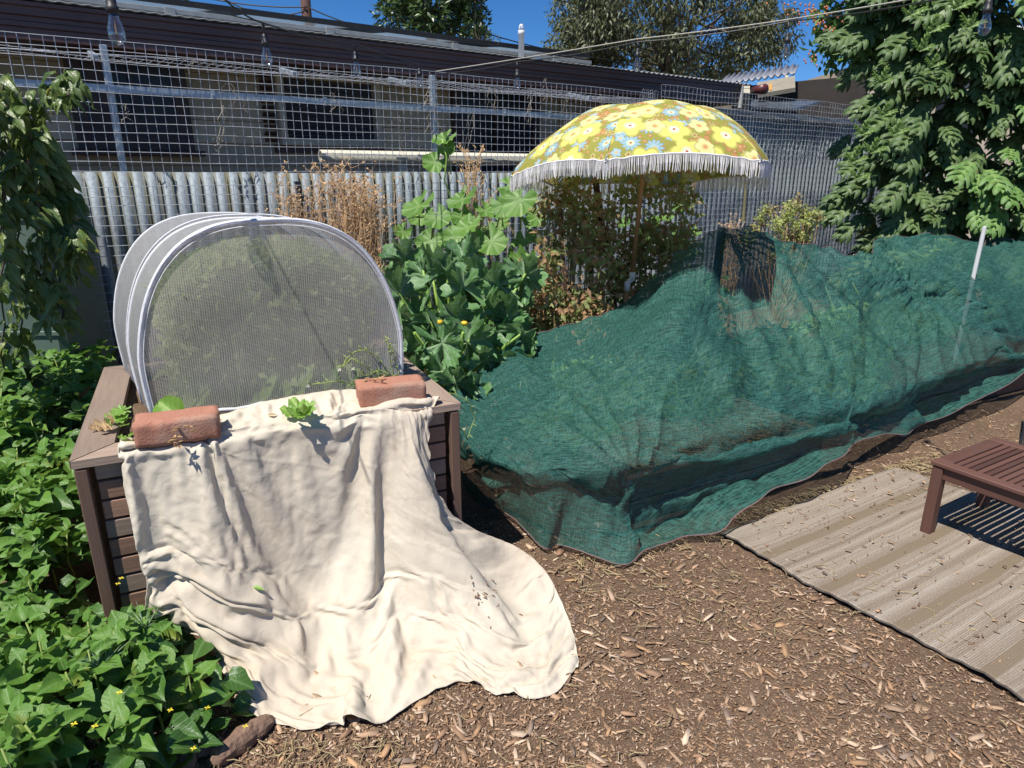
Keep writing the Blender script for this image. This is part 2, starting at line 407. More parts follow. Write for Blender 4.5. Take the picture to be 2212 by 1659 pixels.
# dead tendrils caught on the mesh
M_DRY = simple('dry_tendril', (.42, .36, .29), (.3, .25, .2), 20, .9)
for i, (px_, py_, h) in enumerate(((268, 225, .10), (495, 180, .16), (470, 290, .10), (478, 210, .25), (428, 130, .05), (925, 190, .12), (935, 225, .2), (1145, 205, .2), (1062, 190, .18), (1225, 210, .22), (1300, 205, .3), (1180, 170, .16), (860, 250, .25), (1020, 240, .3), (720, 200, .12))):
    s_, z_ = FI(px_, py_, .05); q = MB()
    for w_ in range(3):
        x_, zz = s_ + rnd(-.02, .02), z_; pts = []
        for k in range(7):
            pts.append(FP(x_, .05 + rnd(-.01, .012), zz)); x_ += rnd(-.03, .03); zz -= h / 6
        q.tube(pts, .0016, 3, False)
    prop(q.build('dead_tendril', M_DRY), 'pale dry tendril on the mesh, ' + ('above the hoop tunnel, near the left post', 'in front of the left part of the cream window', 'left of the cream window, short', 'left of the cream window, upper', 'between the left post and window, top', 'touching the middle post, upper', 'on the middle post, longer', 'above the umbrella left edge', 'in front of the dark doorway', 'highest above the umbrella left side', 'above the umbrella top left', 'above the rail, right of the middle post', 'between cream window and middle post', 'over the dark doorway, hanging low', 'in the middle of the cream window')[i], 'tendril', 'dry tendrils on the wire mesh')

# ---- the neighbour's house
M_BOARD = wood('cladding_board', (.60, .51, .35), (.50, .42, .29), 'X', .8, 35, .5)
M_BRN = simple('brown_frame', (.055, .03, .026), (.04, .022, .02), 6, .5)
M_FASC = simple('brown_fascia', (.13, .07, .06), (.10, .055, .048), 3, .45, 0, .05)
M_GLASS = simple('dark_pane', (.02, .022, .026), (.03, .033, .038), 2, .25, 0, 0, spec=.3)
M_CREAM = simple('cream_paint', (.5, .47, .36), (.42, .39, .3), 8, .6)
h = thing('neighbour_house', FP(2, -1.5, 0), 'long single storey weatherboard house with brown fascia seen through the wire mesh', 'house')
WO = -1.5
for i in range(15):
    z = .09 + i * .172; q = MB()
    a, c_ = -5.2, 7.4
    vs = [FP(a, WO - .03, z - .086), FP(c_, WO - .03, z - .086), FP(c_, WO - .03, z + .086), FP(a, WO - .03, z + .086), FP(a, WO + .022, z - .084), FP(c_, WO + .022, z - .084), FP(c_, WO + .006, z + .084), FP(a, WO + .006, z + .084)]
    q.add(vs, [(3, 2, 1, 0), (4, 5, 6, 7), (0, 1, 5, 4), (3, 7, 6, 2), (0, 4, 7, 3), (1, 2, 6, 5)])
    q.build('wall_board', M_BOARD, h)
def windowf(s0, s1, z0, z1, fw, fm, mull=(), sill=None, slats=False, depth=.05):
    q = MB(); zc = (z0 + z1) / 2; sc2 = (s0 + s1) / 2; o = WO + .022 + depth / 2
    for (x_, zz, hx, hz) in ((sc2, z1 - fw / 2, (s1 - s0) / 2, fw / 2), (sc2, z0 + fw / 2, (s1 - s0) / 2, fw / 2), (s0 + fw / 2, zc, fw / 2, (z1 - z0) / 2 - fw), (s1 - fw / 2, zc, fw / 2, (z1 - z0) / 2 - fw)):
        q.box(FP(x_, o, zz), FU * hx, FN * depth / 2, Vector((0, 0, hz)), .002)
    for mx in mull: q.box(FP(mx, o, zc), FU * .012, FN * depth / 2.4, Vector((0, 0, (z1 - z0) / 2 - fw)))
    fr = q.build('window', fm, h)
    q = MB(); q.box(FP(sc2, WO + .03, zc), FU * ((s1 - s0) / 2 - fw + .002), FN * .004, Vector((0, 0, (z1 - z0) / 2 - fw + .002))); q.build('pane', M_GLASS, fr)
    if sill:
        q = MB(); q.box(FP(sc2, o + .05, z0 - .022), FU * ((s1 - s0) / 2 + .05), FN * .08, Vector((0, 0, .02)), .004); q.build('sill', fm, fr)
    if slats:
        n = 16
        for k in range(n):
            z = z0 + fw + .015 + (z1 - z0 - 2 * fw - .03) * k / (n - 1); q = MB()
            q.box(FP(sc2, WO + .043, z), FU * ((s1 - s0) / 2 - fw - .01), FN * .006 + Vector((0, 0, .009)), Vector((0, 0, .002)) - FN * .001); q.build('slat', M_SLAT, fr)
M_SLAT = simple('dark_blind_slat', (.055, .06, .072), (.04, .045, .055), 9, .4)
windowf(-.22, .56, 1.66, 2.36, .10, M_BRN, (.18,), True)
q = MB(); q.box(FP(-.02, WO + .05, 2.0), FU * .09, FN * .01, Vector((0, 0, .27))); q.build('shutter', M_BRN, h)
windowf(1.24, 2.16, 1.72, 2.30, .055, M_CREAM, (), False, True, .09)
for z_ in (1.69, 2.33): q = MB(); q.box(FP(1.7, WO + .03, z_), FU * .5, FN * .03, Vector((0, 0, .03))); q.build('window_trim', M_BRN, h)
lv = None
for k in range(11):
    q = MB(); q.box(FP(1.17, WO + .05, 1.76 + k * .05), FU * .05, FN * .012 + Vector((0, 0, .014)), Vector((0, 0, .003))); q.build('louvre', M_BRN, h)
windowf(2.94, 4.0, 1.2, 2.36, .08, M_BRN, (3.45,), False)
q = MB(); q.box(FP(4.35, WO + .04, 1.3), FU * .03, FN * .02, Vector((0, 0, 1.15))); q.build('corner_board', M_BOARD, h)
FO = -.9
prof = [(0, 2.275), (.012, 2.28), (.012, 2.31), (.0, 2.318), (0, 2.345), (.014, 2.352), (.014, 2.378), (0, 2.386), (0, 2.41), (.016, 2.418), (.016, 2.462), (.03, 2.468), (.03, 2.49), (0, 2.492)]
q = MB(); vs = [FP(-5, FO + a, z) for a, z in prof] + [FP(6.62, FO + a, z) for a, z in prof]; k = len(prof)
q.add(vs, [(i, i + 1, i + 1 + k, i + k)[::-1] for i in range(k - 1)]); q.build('fascia', M_FASC, h)
q = MB(); q.box(FP(.8, (FO + WO) / 2, 2.285), FU * 5.8, FN * ((FO - WO) / 2 - .001), Vector((0, 0, .008))); q.build('soffit', M_BRN, h)
M_ROOF = simple('pale_roof_steel', (.40, .41, .41), (.33, .34, .34), 6, .45, .2)
V = []; n = int(11.8 / .076) * 6
for k in range(n + 1):
    s_ = -5.0 + 11.8 * k / n; dz = (.008 if s_ > 4.7 else .003) * math.cos(2 * math.pi * s_ / .076)
    for (o_, z) in ((FO + .045, 2.508), (-3.2, 2.70), (-5.6, 2.90)): V.append(FP(s_, o_, z + dz) - BASE[h.name])
F = [(k * 3 + j, (k + 1) * 3 + j, (k + 1) * 3 + j + 1, k * 3 + j + 1) for k in range(n) for j in range(2)]
o = link('roof', npmesh('roof', V, F, M_ROOF, True), h); md = o.modifiers.new('t', 'SOLIDIFY'); md.thickness = .006
q = MB(); q.box(FP(6.63, FO + .02, 2.37), FU * .012, FN * .03, Vector((0, 0, .13))); q.build('fascia_end', simple('pale_end', (.5, .5, .47), (.4, .4, .38), 9, .6), h)
q = MB(); q.box(FP(7.3, -3.4, 1.25), FU * .05, FN * 1.85, Vector((0, 0, 1.25))); q.build('side_wall', M_BOARD, h)
# solar panels on the roof
M_PANEL = simple('solar_cells', (.012, .014, .03), (.02, .022, .04), 3, .15, 0, 0, spec=.7)
M_PFR = simple('panel_frame_black', (.02, .02, .022), (.03, .03, .03), 4, .35)
M_RAIL = simple('aluminium_rail', (.38, .38, .35), (.3, .3, .28), 14, .4, .3)
es = [FI(515, 27, -1.3)[0], FI(824, 65, -1.3)[0], FI(1071, 103, -1.3)[0]]
pw = (es[2] - es[0]) / 2
xs = [es[0] - pw * 3, es[0] - pw * 2, es[0] - pw, es[0], es[0] + pw, es[2], es[2] + pw]
pos = ['leftmost of the row', 'second from the left', 'third from the left', 'fourth from the left under the brown pole', 'fifth, just left of the vent pipe', 'rightmost, right of the vent pipe']
tl = Vector((0, 0, 1)) * math.sin(R(7)) - FN * math.cos(R(7))
for i in range(6):
    a, c_ = xs[i], xs[i + 1]; cc = FP((a + c_) / 2, -1.28, 2.672)
    t = thing('solar_panel', cc, 'black framed solar panel on roof, ' + pos[i], 'solar panel', 'solar panels on the neighbour roof')
    nn = FU.cross(tl).normalized(); hl = .82
    q = MB()
    q.box(cc, FU * ((c_ - a) / 2 - .008), tl * .02, nn * .02, .002); q.box(cc + tl * (2 * hl), FU * ((c_ - a) / 2 - .008), tl * .02, nn * .02)
    for e in (-1, 1): q.box(cc + tl * hl + FU * e * ((c_ - a) / 2 - .028), FU * .018, tl * (hl - .02), nn * .02)
    q.build('frame', M_PFR, t)
    q = MB(); q.box(cc + tl * hl + nn * .01, FU * ((c_ - a) / 2 - .045), tl * (hl - .02), nn * .004); q.build('panel_glass', M_PANEL, t)
    q = MB(); q.box(cc - Vector((0, 0, .062)) - tl * .02, FU * ((c_ - a) / 2 - .001), tl * .018, Vector((0, 0, .016)), .002); q.box(cc - Vector((0, 0, .088)), FU * ((c_ - a) / 2 - .001), tl * .008, Vector((0, 0, .006))); q.build('rail', M_RAIL, t)
    q = MB(); q.box(cc - Vector((0, 0, .07)) - tl * .045 + FU * .1, FU * .035, tl * .006, Vector((0, 0, .03)), .002); q.build('foot', M_RAIL, t)
t = thing('vent_pipe', FP(3.512, -1.1, 2.4), 'white plastic vent pipe with slotted cap standing up through the neighbour roof', 'vent pipe')
M_PVC = simple('white_pvc', (.72, .72, .72), (.62, .62, .62), 5, .4)
q = MB(); q.lathe(FP(3.512, -1.1, 2.35), (0, 0, 1), [(0, 0), (.027, 0), (.027, .39), (.031, .392), (.031, .43), (.02, .432)], 18); q.build('pipe', M_PVC, t, True)
q = MB()
for k in range(8):
    a = k * math.pi / 4; d = Vector((math.cos(a), math.sin(a), 0)); c_ = FP(3.512, -1.1, 2.78)
    q.beam(c_ + d * .026, c_ + d * .018 + Vector((0, 0, .04)), .008, .004)
q.lathe(FP(3.512, -1.1, 2.818), (0, 0, 1), [(.021, 0), (.02, .008), (.012, .016), (0, .018)], 14); q.build('cap', M_PVC, t, True)
t = thing('cream_drain_pipe', FP(2.1, -.45, 1.6), 'long cream plastic pipe lying level behind the fence, ending left of the dried stalks', 'pipe')
M_CPVC = simple('cream_pvc', (.56, .53, .42), (.5, .47, .38), 3, .45)
q = MB(); q.lathe(FP(1.2, -.45, 1.612), FU, [(.038, .0), (.046, 0), (.046, 2.0), (.05, 2.0), (.05, 2.08), (.046, 2.08), (.046, 3.4)], 20); q.lathe(FP(1.2, -.45, 1.612), FU, [(.038, .0), (.038, .3)], 20); q.build('pipe', M_CPVC, t, True)
q = MB(); q.box(FP(1.85, -.45, 1.52), FU * .035, FN * .03, Vector((0, 0, .045)), .004); q.box(FP(1.85, -.45, .75), FU * .02, FN * .02, Vector((0, 0, .73))); q.build('bracket', M_CPVC, t)

# ---- open shed at right, behind
def slab(mb, P4, th):
    P4 = [Vector(p) for p in P4]; n = (P4[1] - P4[0]).cross(P4[3] - P4[0]).normalized() * th
    vs = P4 + [p - n for p in P4]
    mb.add(vs, [(0, 1, 2, 3), (7, 6, 5, 4), (0, 4, 5, 1), (1, 5, 6, 2), (2, 6, 7, 3), (3, 7, 4, 0)])


sh = thing('open_shed', Z(1650, 190, 2.55) * 1.0, 'open garden shed with corrugated grey roof and timber beams between house and leafy tree', 'shed')
M_SROOF = simple('grey_shed_roof', (.20, .21, .24), (.25, .26, .30), 4, .5, .2)
A, B_ = Z(1555, 181, 2.8), Z(1716, 156, 2.8); A2, B2 = Z(1575, 162, 3.05), Z(1724, 138, 3.05)
d = (B_ - A); L = d.length; d = d / L; nseg = int(L / .1) * 6; V = []
for k in range(nseg + 1):
    f = k / nseg; p1 = A.lerp(B_, f); p2 = A2.lerp(B2, f); dz = Vector((0, 0, .022 * math.cos(2 * math.pi * f * L / .12)))
    V += [p1 + dz - BASE[sh.name], p2 + dz - BASE[sh.name]]
o = link('roof_sheet', npmesh('roof_sheet', V, [(2 * k, 2 * k + 2, 2 * k + 3, 2 * k + 1) for k in range(nseg)], M_SROOF, True), sh)
md = o.modifiers.new('t', 'SOLIDIFY'); md.thickness = .02
back = Vector((.45, .9, 0))
M_DARKW = simple('shed_interior_dark', (.045, .035, .03), (.03, .025, .02), 5, .8)  # dark colour stands in for the shaded inside of the shed
M_TIMB = simple('pale_timber', (.30, .27, .21), (.24, .21, .16), 9, .8)
q = MB(); slab(q, [Z(1560, 182, 2.76), Z(1880, 152, 2.76), Vector(Z(1880, 152, 2.76)) - Vector((0, 0, 1.6)), Vector(Z(1560, 182, 2.76)) - Vector((0, 0, 1.6))], .05)
for v_ in range(len(q.v)): q.v[v_] = tuple(Vector(q.v[v_]) + back * .5)
q.build('back_wall', M_DARKW, sh)
q = MB(); slab(q, [Z(1636, 203, 2.45), Z(1718, 189, 2.5), Z(1717, 164, 2.72), Z(1636, 178, 2.68)], .05); q.build('beam', M_TIMB, sh)
q = MB(); slab(q, [Z(1694, 196, 2.5), Z(1701, 195, 2.5), Z(1703, 162, 2.76), Z(1696, 163, 2.76)], .04); q.build('post', M_CREAM, sh)
q = MB(); slab(q, [Z(1661, 194, 2.5), Z(1668, 193, 2.5), Z(1667, 180, 2.62), Z(1661, 181, 2.62)], .03); q.build('marker', simple('orange_marker', (.7, .35, .08), None, 5, .6), sh)
q = MB(); slab(q, [Z(1598, 191, 2.5), Z(1620, 190, 2.5), Z(1620, 181, 2.58), Z(1598, 182, 2.58)], .3); slab(q, [Z(1598, 205, 2.4), Z(1620, 204, 2.4), Z(1620, 192, 2.49), Z(1598, 193, 2.49)], .3); q.build('wall_box', M_CREAM, sh)
q = MB(); q.lathe(Z(1628, 196, 2.45), (.3, -.8, 0), [(0, .0), (.05, 0), (.06, .2), (0, .2)], 8); q.build('pipe_end', simple('maroon_pipe', (.12, .03, .03), None, 5, .4), sh, True)
q = MB(); slab(q, [Z(1579, 229, 2.30), Z(1718, 234, 2.2), Z(1772, 219, 2.33), Z(1640, 214, 2.42)], .03)
prop(q.build('dark_board', simple('slate_sheet', (.085, .10, .12), (.07, .085, .1), 3, .35)), 'flat dark slate coloured sheet lying above the tall steel fence by the shed', 'sheet')
# far cream house and utility pole
t = thing('cream_house', (8.0, 15, 0), 'cream walled house with white roof glimpsed through the upper leaves of the leafy tree', 'house')
q = MB(); q.box((9.3, 15.5, 1.75), (2.6, 0, 0), (0, 1.5, 0), (0, 0, 1.75)); q.build('wall', simple('far_cream', (.55, .47, .36), (.5, .43, .33), 2, .7), t)
q = MB(); slab(q, [(6.5, 13.8, 3.5), (12.1, 13.8, 3.5), (12.1, 15.5, 4.4), (6.5, 15.5, 4.4)], .06); q.build('roof', simple('far_white_roof', (.6, .62, .64), (.55, .56, .58), 2, .5), t)
q = MB(); q.box((8.6, 13.98, 2.5), (.4, 0, 0), (0, .02, 0), (0, 0, .5)); q.build('window', M_GLASS, t)
M_POLE = wood('pole_timber', (.16, .075, .055), (.11, .05, .04), 'Z', .8, 30, .3)
P0 = AT(665, 45, 13.0); q = MB(); q.tube([(P0.x, 13, 0), (P0.x - .02, 13, 6.5)], .085, 10); prop(q.build('utility_pole', M_POLE, None, True), 'brown timber utility pole rising behind the solar panels', 'pole')
M_CABLE = simple('black_cable', (.02, .02, .022), None, 5, .5)
def sagline(p, q_, sag, n=24):
    return [Vector(p).lerp(Vector(q_), k / n) - Vector((0, 0, sag * 4 * (k / n) * (1 - k / n))) for k in range(n + 1)]
for (a, c_, sag, lab) in (((350, -30, 12.9), (665, 15, 12.9), .1, 'thin black service cable running left from the brown utility pole'), ((665, 15, 12.9), (905, 70, 12.9), .12, 'thin black service cable running right from the brown utility pole into the dark tree'), ((470, -12, 12.8), (662, 22, 12.8), .18, 'looping lower cable hanging left of the brown utility pole'), ((1050, 72, 14), (1400, 135, 16), .1, 'faint overhead wire between dark tree and olive tree'), ((1130, -22, 15), (1345, 26, 17), .05, 'upper overhead wire crossing the sky left of the olive tree'), ((1200, -14, 15), (1350, 12, 17), .05, 'short overhead wire at the top edge left of the olive tree')):
    q = MB(); q.tube(sagline(AT(*a), AT(*c_), sag), .011, 5); prop(q.build('overhead_cable', M_CABLE, None, True), lab, 'cable', 'overhead cables')

# ================================================================ TREES
def leafcloud(P, D, Nn, Lh, Wd, fold=.25):
    """folded four-vertex leaves: P base, D direction, Nn normal, lengths and widths (arrays)"""
    D = D / np.linalg.norm(D, axis=1, keepdims=True)
    X = np.cross(D, Nn); X /= (np.linalg.norm(X, axis=1, keepdims=True) + 1e-9); Zn = np.cross(X, D)
    Lh = Lh[:, None]; Wd = Wd[:, None]; n = len(P)
    a = P; t_ = P + D * Lh - Zn * Lh * .18; m_ = P + D * Lh * .5
    l = P + D * Lh * .42 - X * Wd + Zn * Wd * fold; r = P + D * Lh * .42 + X * Wd + Zn * Wd * fold
    V = np.stack([a, l, t_, r, m_], 1).reshape(-1, 3)
    k = np.arange(n)[:, None] * 5
    F = np.concatenate([k + np.array([[0, 4, 1]]), k + np.array([[1, 4, 2]]), k + np.array([[0, 3, 4]]), k + np.array([[3, 2, 4]])], 0)
    U = np.tile(np.array([[.5, 0], [0, .45], [.5, 1], [1, .45], [.5, .5]]), (n, 1))
    return V, F, U
def rs(n): 
    a = np.random.normal(size=(n, 3)); return a / np.linalg.norm(a, axis=1, keepdims=True)
def limb(mb, p, q_, r0, r1, n=6, wob=.06, sides=7):
    p = Vector(p); q_ = Vector(q_); L = (q_ - p).length
    pts = [p.lerp(q_, k / n) + Vector((rnd(-1, 1), rnd(-1, 1), rnd(-.5, .5))) * wob * L * (1 if 0 < k < n else 0) for k in range(n + 1)]
    mb.tube(pts, [r0 + (r1 - r0) * k / n for k in range(n + 1)], sides); return pts
def crown_tree(name, label, base, cen, rad, nb, br, nl, ll, lw, droop, mat, bark, seed):
    random.seed(seed); np.random.seed(seed)
    t = thing(name, base, label, 'tree'); cen = Vector(cen)
    q = MB(); top = cen + Vector((0, 0, rad[2] * .2)); limb(q, base, top, .16, .07, 7, .02)
    dirs = rs(nb); dirs[:, 1] -= .25
    fac = np.random.uniform(.45, 1.0, (nb, 1)) ** .5
    bc = np.array(cen) + dirs * fac * np.array(rad)
    for i in range(0, nb, 3):
        limb(q, Vector(base).lerp(top, rnd(.6, 1)), bc[i], .035, .01, 4, .05, 5)
    q.build('trunk', bark, t, True)
    k = np.random.randint(0, nb, nl); rb = np.random.uniform(.55, 1.35, nb)[k] * br
    o_ = rs(nl); o_[:, 2] *= .8
    Pt = bc[k] + o_ * (np.random.uniform(.3, 1.0, nl) ** .4 * rb)[:, None]
    D = o_ * (1 - droop) + np.random.normal(size=(nl, 3)) * .45; D[:, 2] -= droop * 1.3
    Nn = o_ + np.random.normal(size=(nl, 3)) * .5; Nn[:, 2] += .6
    V, F, U = leafcloud(Pt, D, Nn, np.random.uniform(.7, 1.2, nl) * ll, np.random.uniform(.7, 1.2, nl) * lw)
    o = link('crown', npmesh('crown', V - np.array(BASE[t.name]), F, mat, False, U), t); prop(o, kind='stuff'); return t
M_BARK = simple('bark', (.16, .12, .09), (.1, .08, .06), 14, .9, 0, .5, 30)
M_DKLEAF = leafmat('dark_glossy_leaf', (.035, .07, .018), (.07, .12, .03), trans=.15, rough=.35)
M_OLLEAF = leafmat('olive_leaf', (.085, .10, .042), (.15, .165, .075), trans=.2, rough=.5, nscale=1.5)
c_ = AT(925, 0, 13.5); crown_tree('broadleaf_tree', 'dark green glossy tree rising behind the solar panels left of the white vent pipe', (c_.x, 13.5, 0), (c_.x, 13.5, c_.z + .15), (.80, .8, 1.25), 60, .26, 9000, .13, .022, .1, M_DKLEAF, M_BARK, 5)
c_ = AT(1025, 45, 13.0); crown_tree('slim_tree', 'thin leafy shoots just right of the dark glossy tree', (c_.x, 13, 0), (c_.x + .05, 13, c_.z - .05), (.16, .2, .7), 14, .14, 800, .11, .018, -.3, M_DKLEAF, M_BARK, 8)
c_ = AT(1042, 82, 19); crown_tree('distant_bush', 'small pale distant treetop right of the dark tree at the roof edge', (c_.x, 19, 0), (c_.x, 19, c_.z - .25), (.35, .3, .45), 10, .2, 900, .09, .02, .2, M_OLLEAF, M_BARK, 9)
c_ = AT(1452, 40, 17); crown_tree('olive_tree', 'large rounded olive green tree behind the shed roof, its crown cut by the photo top', (c_.x, 17, 0), (c_.x, 17, c_.z - .1), (2.5, 2.0, 1.75), 170, .42, 42000, .125, .019, .55, M_OLLEAF, M_BARK, 11)
c_ = AT(1225, 75, 16.2); crown_tree('olive_sapling', 'lower left lobe of olive green foliage beside the vent pipe', (c_.x, 16.4, 0), (c_.x + .15, 16.4, c_.z - .45), (.45, .5, .75), 24, .26, 3800, .11, .018, .4, M_OLLEAF, M_BARK, 12)
# wispy ends

# ---- big-lobed-leaf tree at the right
def lobed_leaf(seed, nl=6, droop=.5, asym=.1):
    """pinnately lobed blade, 1 long, ribbed; lobes hang from the midrib"""
    rg = random.Random(seed); V = []; F = []; U = []
    def mid(v): return Vector((0, v * (1 - .12 * v), -droop * .55 * v * v))
    rows = 10
    for k in range(rows + 1):
        v = k / rows; w_ = .15 * math.sin(math.pi * min(1, (v * .9 + .12))) ** .7 + .01; c0 = mid(v); 
        V += [(-w_, c0.y, c0.z + .012), (0, c0.y, c0.z - .004), (w_, c0.y, c0.z + .012)]; U += [(.42, v), (.5, v), (.58, v)]
    for k in range(rows):
        a = k * 3; F += [(a, a + 1, a + 4, a + 3), (a + 1, a + 2, a + 5, a + 4)]
    for sd in (-1, 1):
        for i in range(nl):
            v0 = .14 + .80 * i / nl + rg.uniform(-.02, .02); ln = (.44 * math.sin(math.pi * (.28 + .62 * (i / nl))) + rg.uniform(-.05, .05)) * (1 - .15 * (i == 0)); wd = .047 + rg.uniform(-.006, .010)
            c0 = mid(v0); out = Vector((sd * (.86 - .4 * i / nl), .38 + .5 * i / nl, 0)).normalized(); side = Vector((-out.y, out.x, 0)) * sd
            cur = rg.uniform(.15, .5) * (.4 + droop); k0 = len(V); n = 5
            for j in range(n + 1):
                f = j / n; p = c0 + out * ln * (f - .15 * f * f) + Vector((0, 0, -cur * ln * f * f + .05 * math.sin(f * 3)))
                p += side * .10 * ln * f * f
                ww = wd * (.85 - .10 * f + .35 * math.sin(f * math.pi * 1.05)) * (1.0 if j < n else .35)
                V += [tuple(p - side * ww + Vector((0, 0, -.018))), tuple(p + Vector((0, 0, .01))), tuple(p + side * ww + Vector((0, 0, -.018)))]
                U += [(.5 + sd * f * .5, v0 - .04), (.5 + sd * f * .5 * .02, v0), (.5 + sd * f * .5, v0 + .04)]
            for j in range(n):
                a = k0 + j * 3; F += [(a, a + 1, a + 4, a + 3), (a + 1, a + 2, a + 5, a + 4)]
            if rg.random() < .8:                                       # side tooth
                p = Vector(V[k0 + 3 * 2 + 2]); q2 = Vector(V[k0 + 3 * 3 + 2]); tp = (p + q2) / 2 + side * wd * 1.1 + out * wd * .9 + Vector((0, 0, -.03)); k1 = len(V)
                V += [tuple(p), tuple(q2), tuple(tp), tuple((q2 + tp) / 2)]; U += [(.8, v0)] * 4; F.append((k1, k1 + 1, k1 + 3, k1 + 2))
    V = np.array([tuple(x) for x in V]); V[:, 0] *= 1.0
    return V, np.array(F), np.array(U)
random.seed(21); np.random.seed(21)
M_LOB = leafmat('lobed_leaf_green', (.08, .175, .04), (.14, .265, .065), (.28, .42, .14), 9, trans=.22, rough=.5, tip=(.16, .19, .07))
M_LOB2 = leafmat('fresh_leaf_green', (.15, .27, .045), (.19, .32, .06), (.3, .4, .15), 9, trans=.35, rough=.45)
M_LDK = leafmat('lobed_leaf_shade_tone', (.06, .115, .035), (.10, .17, .05), (.2, .27, .1), 9, trans=.2, rough=.5)  # darker copy of the lobed leaf: crown-interior shade put into the colour
LOB = []
for i in range(5):
    V, F, U = lobed_leaf(40 + i, 4 + (i == 3), .2 + .13 * i); LOB.append((V, F, U, npmesh('leaf', V, F, M_LOB, True, U)))
LOBF = [npmesh('leaf', LOB[i][0] * np.array([.7, 1, 1]), LOB[i][1], M_LOB2, True, LOB[i][2]) for i in range(2)]
T = thing('lobed_leaf_tree', (4.4, 7.0, 0), 'large shrubby tree with drooping deeply lobed green leaves at the right behind the green net', 'tree')
q = MB(); M_BK2 = simple('pale_smooth_bark', (.33, .31, .27), (.2, .18, .15), 10, .8, 0, .3, 30)
stems = [((4.6, 7.1, 0), (4.2, 6.9, 2.2)), ((4.6, 7.2, 0), (5.2, 6.8, 2.6)), ((4.5, 7.2, 0), (3.9, 7.1, 2.9)), ((4.2, 6.9, 2.2), (3.5, 6.9, 3.5)), ((3.9, 7.1, 2.6), (3.35, 6.8, 2.55)), ((3.9, 7.1, 2.9), (3.45, 6.9, 3.9)), ((5.2, 6.8, 2.6), (5.1, 6.5, 4.2)), ((4.2, 6.9, 2.2), (4.5, 6.5, 3.9)), ((4.3, 7, 1.2), (3.6, 6.4, 1.7)), ((4.6, 7, 1.2), (5.2, 6.2, 1.6)), ((4.6, 7, 1.0), (4.5, 6.2, 1.3)), ((3.6, 6.9, 3.2), (3.0, 6.9, 3.3))]
for a, c_ in stems: limb(q, a, c_, .035, .014, 6, .03)
q.build('trunk', M_BK2, T, True)
blobs = [((4.2, 6.5, 1.6), (1.1, .8, 1.15), 10), ((4.7, 6.5, 2.9), (1.25, .8, 1.0), 10), ((5.5, 6.1, 2.0), (1.2, 1.0, 1.7), 9), ((3.66, 6.5, 1.25), (.55, .5, .75), 4), ((4.0, 6.6, 2.35), (.8, .6, .6), 5), ((3.55, 6.7, 2.95), (.5, .4, .75), 5), ((3.85, 6.6, 3.5), (.6, .5, .5), 5), ((5.6, 6.1, 3.5), (1.0, .8, .6), 6), ((4.6, 6.1, .95), (1.3, .6, .6), 6)]
wts = np.array([b_[2] for b_ in blobs], float); wts /= wts.sum()
def blob_leaf(inner):
    c0, r0, _ = blobs[np.random.choice(len(blobs), p=wts)]
    d = Vector(rs(1)[0]); d.y = -abs(d.y) if random.random() < .85 else d.y
    k = rnd(.86, 1.03) if not inner else rnd(.45, .82)
    p = Vector((c0[0] + d.x * r0[0] * k, c0[1] + d.y * r0[1] * k, c0[2] + d.z * r0[2] * k))
    return p, d
cnt = 0; SV = []; SF = []; SU = []; kk = 0
LF = []
for i in range(1900):
    inner = i >= 900
    p, d = blob_leaf(inner)
    out = Vector((d.x * .9 + rnd(-.5, .5) - .1, d.y * .6 - .35, -.35 + rnd(-.35, .3)))
    M = frame(p, out, (rnd(-.3, .3) - .15, -1.1, 1), rnd(.26, .44) * (.8 if inner else 1))
    if p.z < .35: continue
    LF.append((p.y, inner, M))
LF.sort(key=lambda x: (x[1], x[0]))
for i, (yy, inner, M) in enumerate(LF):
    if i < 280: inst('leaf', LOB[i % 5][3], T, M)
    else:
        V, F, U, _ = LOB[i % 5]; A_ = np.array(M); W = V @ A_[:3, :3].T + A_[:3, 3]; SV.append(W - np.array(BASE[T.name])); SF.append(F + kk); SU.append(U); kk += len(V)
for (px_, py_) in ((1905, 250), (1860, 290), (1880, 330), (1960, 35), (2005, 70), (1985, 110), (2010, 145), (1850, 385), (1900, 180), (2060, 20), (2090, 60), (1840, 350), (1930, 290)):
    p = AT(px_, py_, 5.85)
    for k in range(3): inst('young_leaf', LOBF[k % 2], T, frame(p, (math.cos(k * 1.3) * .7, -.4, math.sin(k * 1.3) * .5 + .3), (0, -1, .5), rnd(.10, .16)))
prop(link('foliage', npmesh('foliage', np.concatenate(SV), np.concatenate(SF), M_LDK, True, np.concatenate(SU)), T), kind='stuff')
# small leaved upper left branches of the same tree mass
np.random.seed(5); nl = 5200
bc = np.array([(3.3 + a * .5, 6.9 + c2 * .3, z) for a, c2, z in np.random.uniform((-.8, -1, 2.3), (1.3, 1, 4.1), (34, 3))])
bc[:, 0] += (bc[:, 2] - 3) * .1
k = np.random.randint(0, len(bc), nl); Pt = bc[k] + rs(nl) * np.random.uniform(.05, .23, (nl, 1)); D = np.random.normal(size=(nl, 3)); D[:, 2] -= .9
V, F, U = leafcloud(Pt, D, np.random.normal(size=(nl, 3)) + np.array([0, -.5, 1]), np.random.uniform(.06, .13, nl), np.random.uniform(.018, .034, nl))
T2 = thing('climbing_vine_tree', (3.4, 7.1, 0), 'thin leaved branches with orange dried flower clusters left of the lobed leaf tree top', 'tree')
o = link('crown', npmesh('crown', V - np.array(BASE[T2.name]), F, M_LOB, False, U), T2); prop(o, kind='stuff')
q = MB()
for i in range(0, 34, 2): limb(q, (3.6, 7.1, 2.2), bc[i], .014, .005, 5, .06, 5)
limb(q, (3.6, 7.15, 0), (3.6, 7.1, 2.25), .03, .016); q.build('trunk', M_BK2, T2, True)
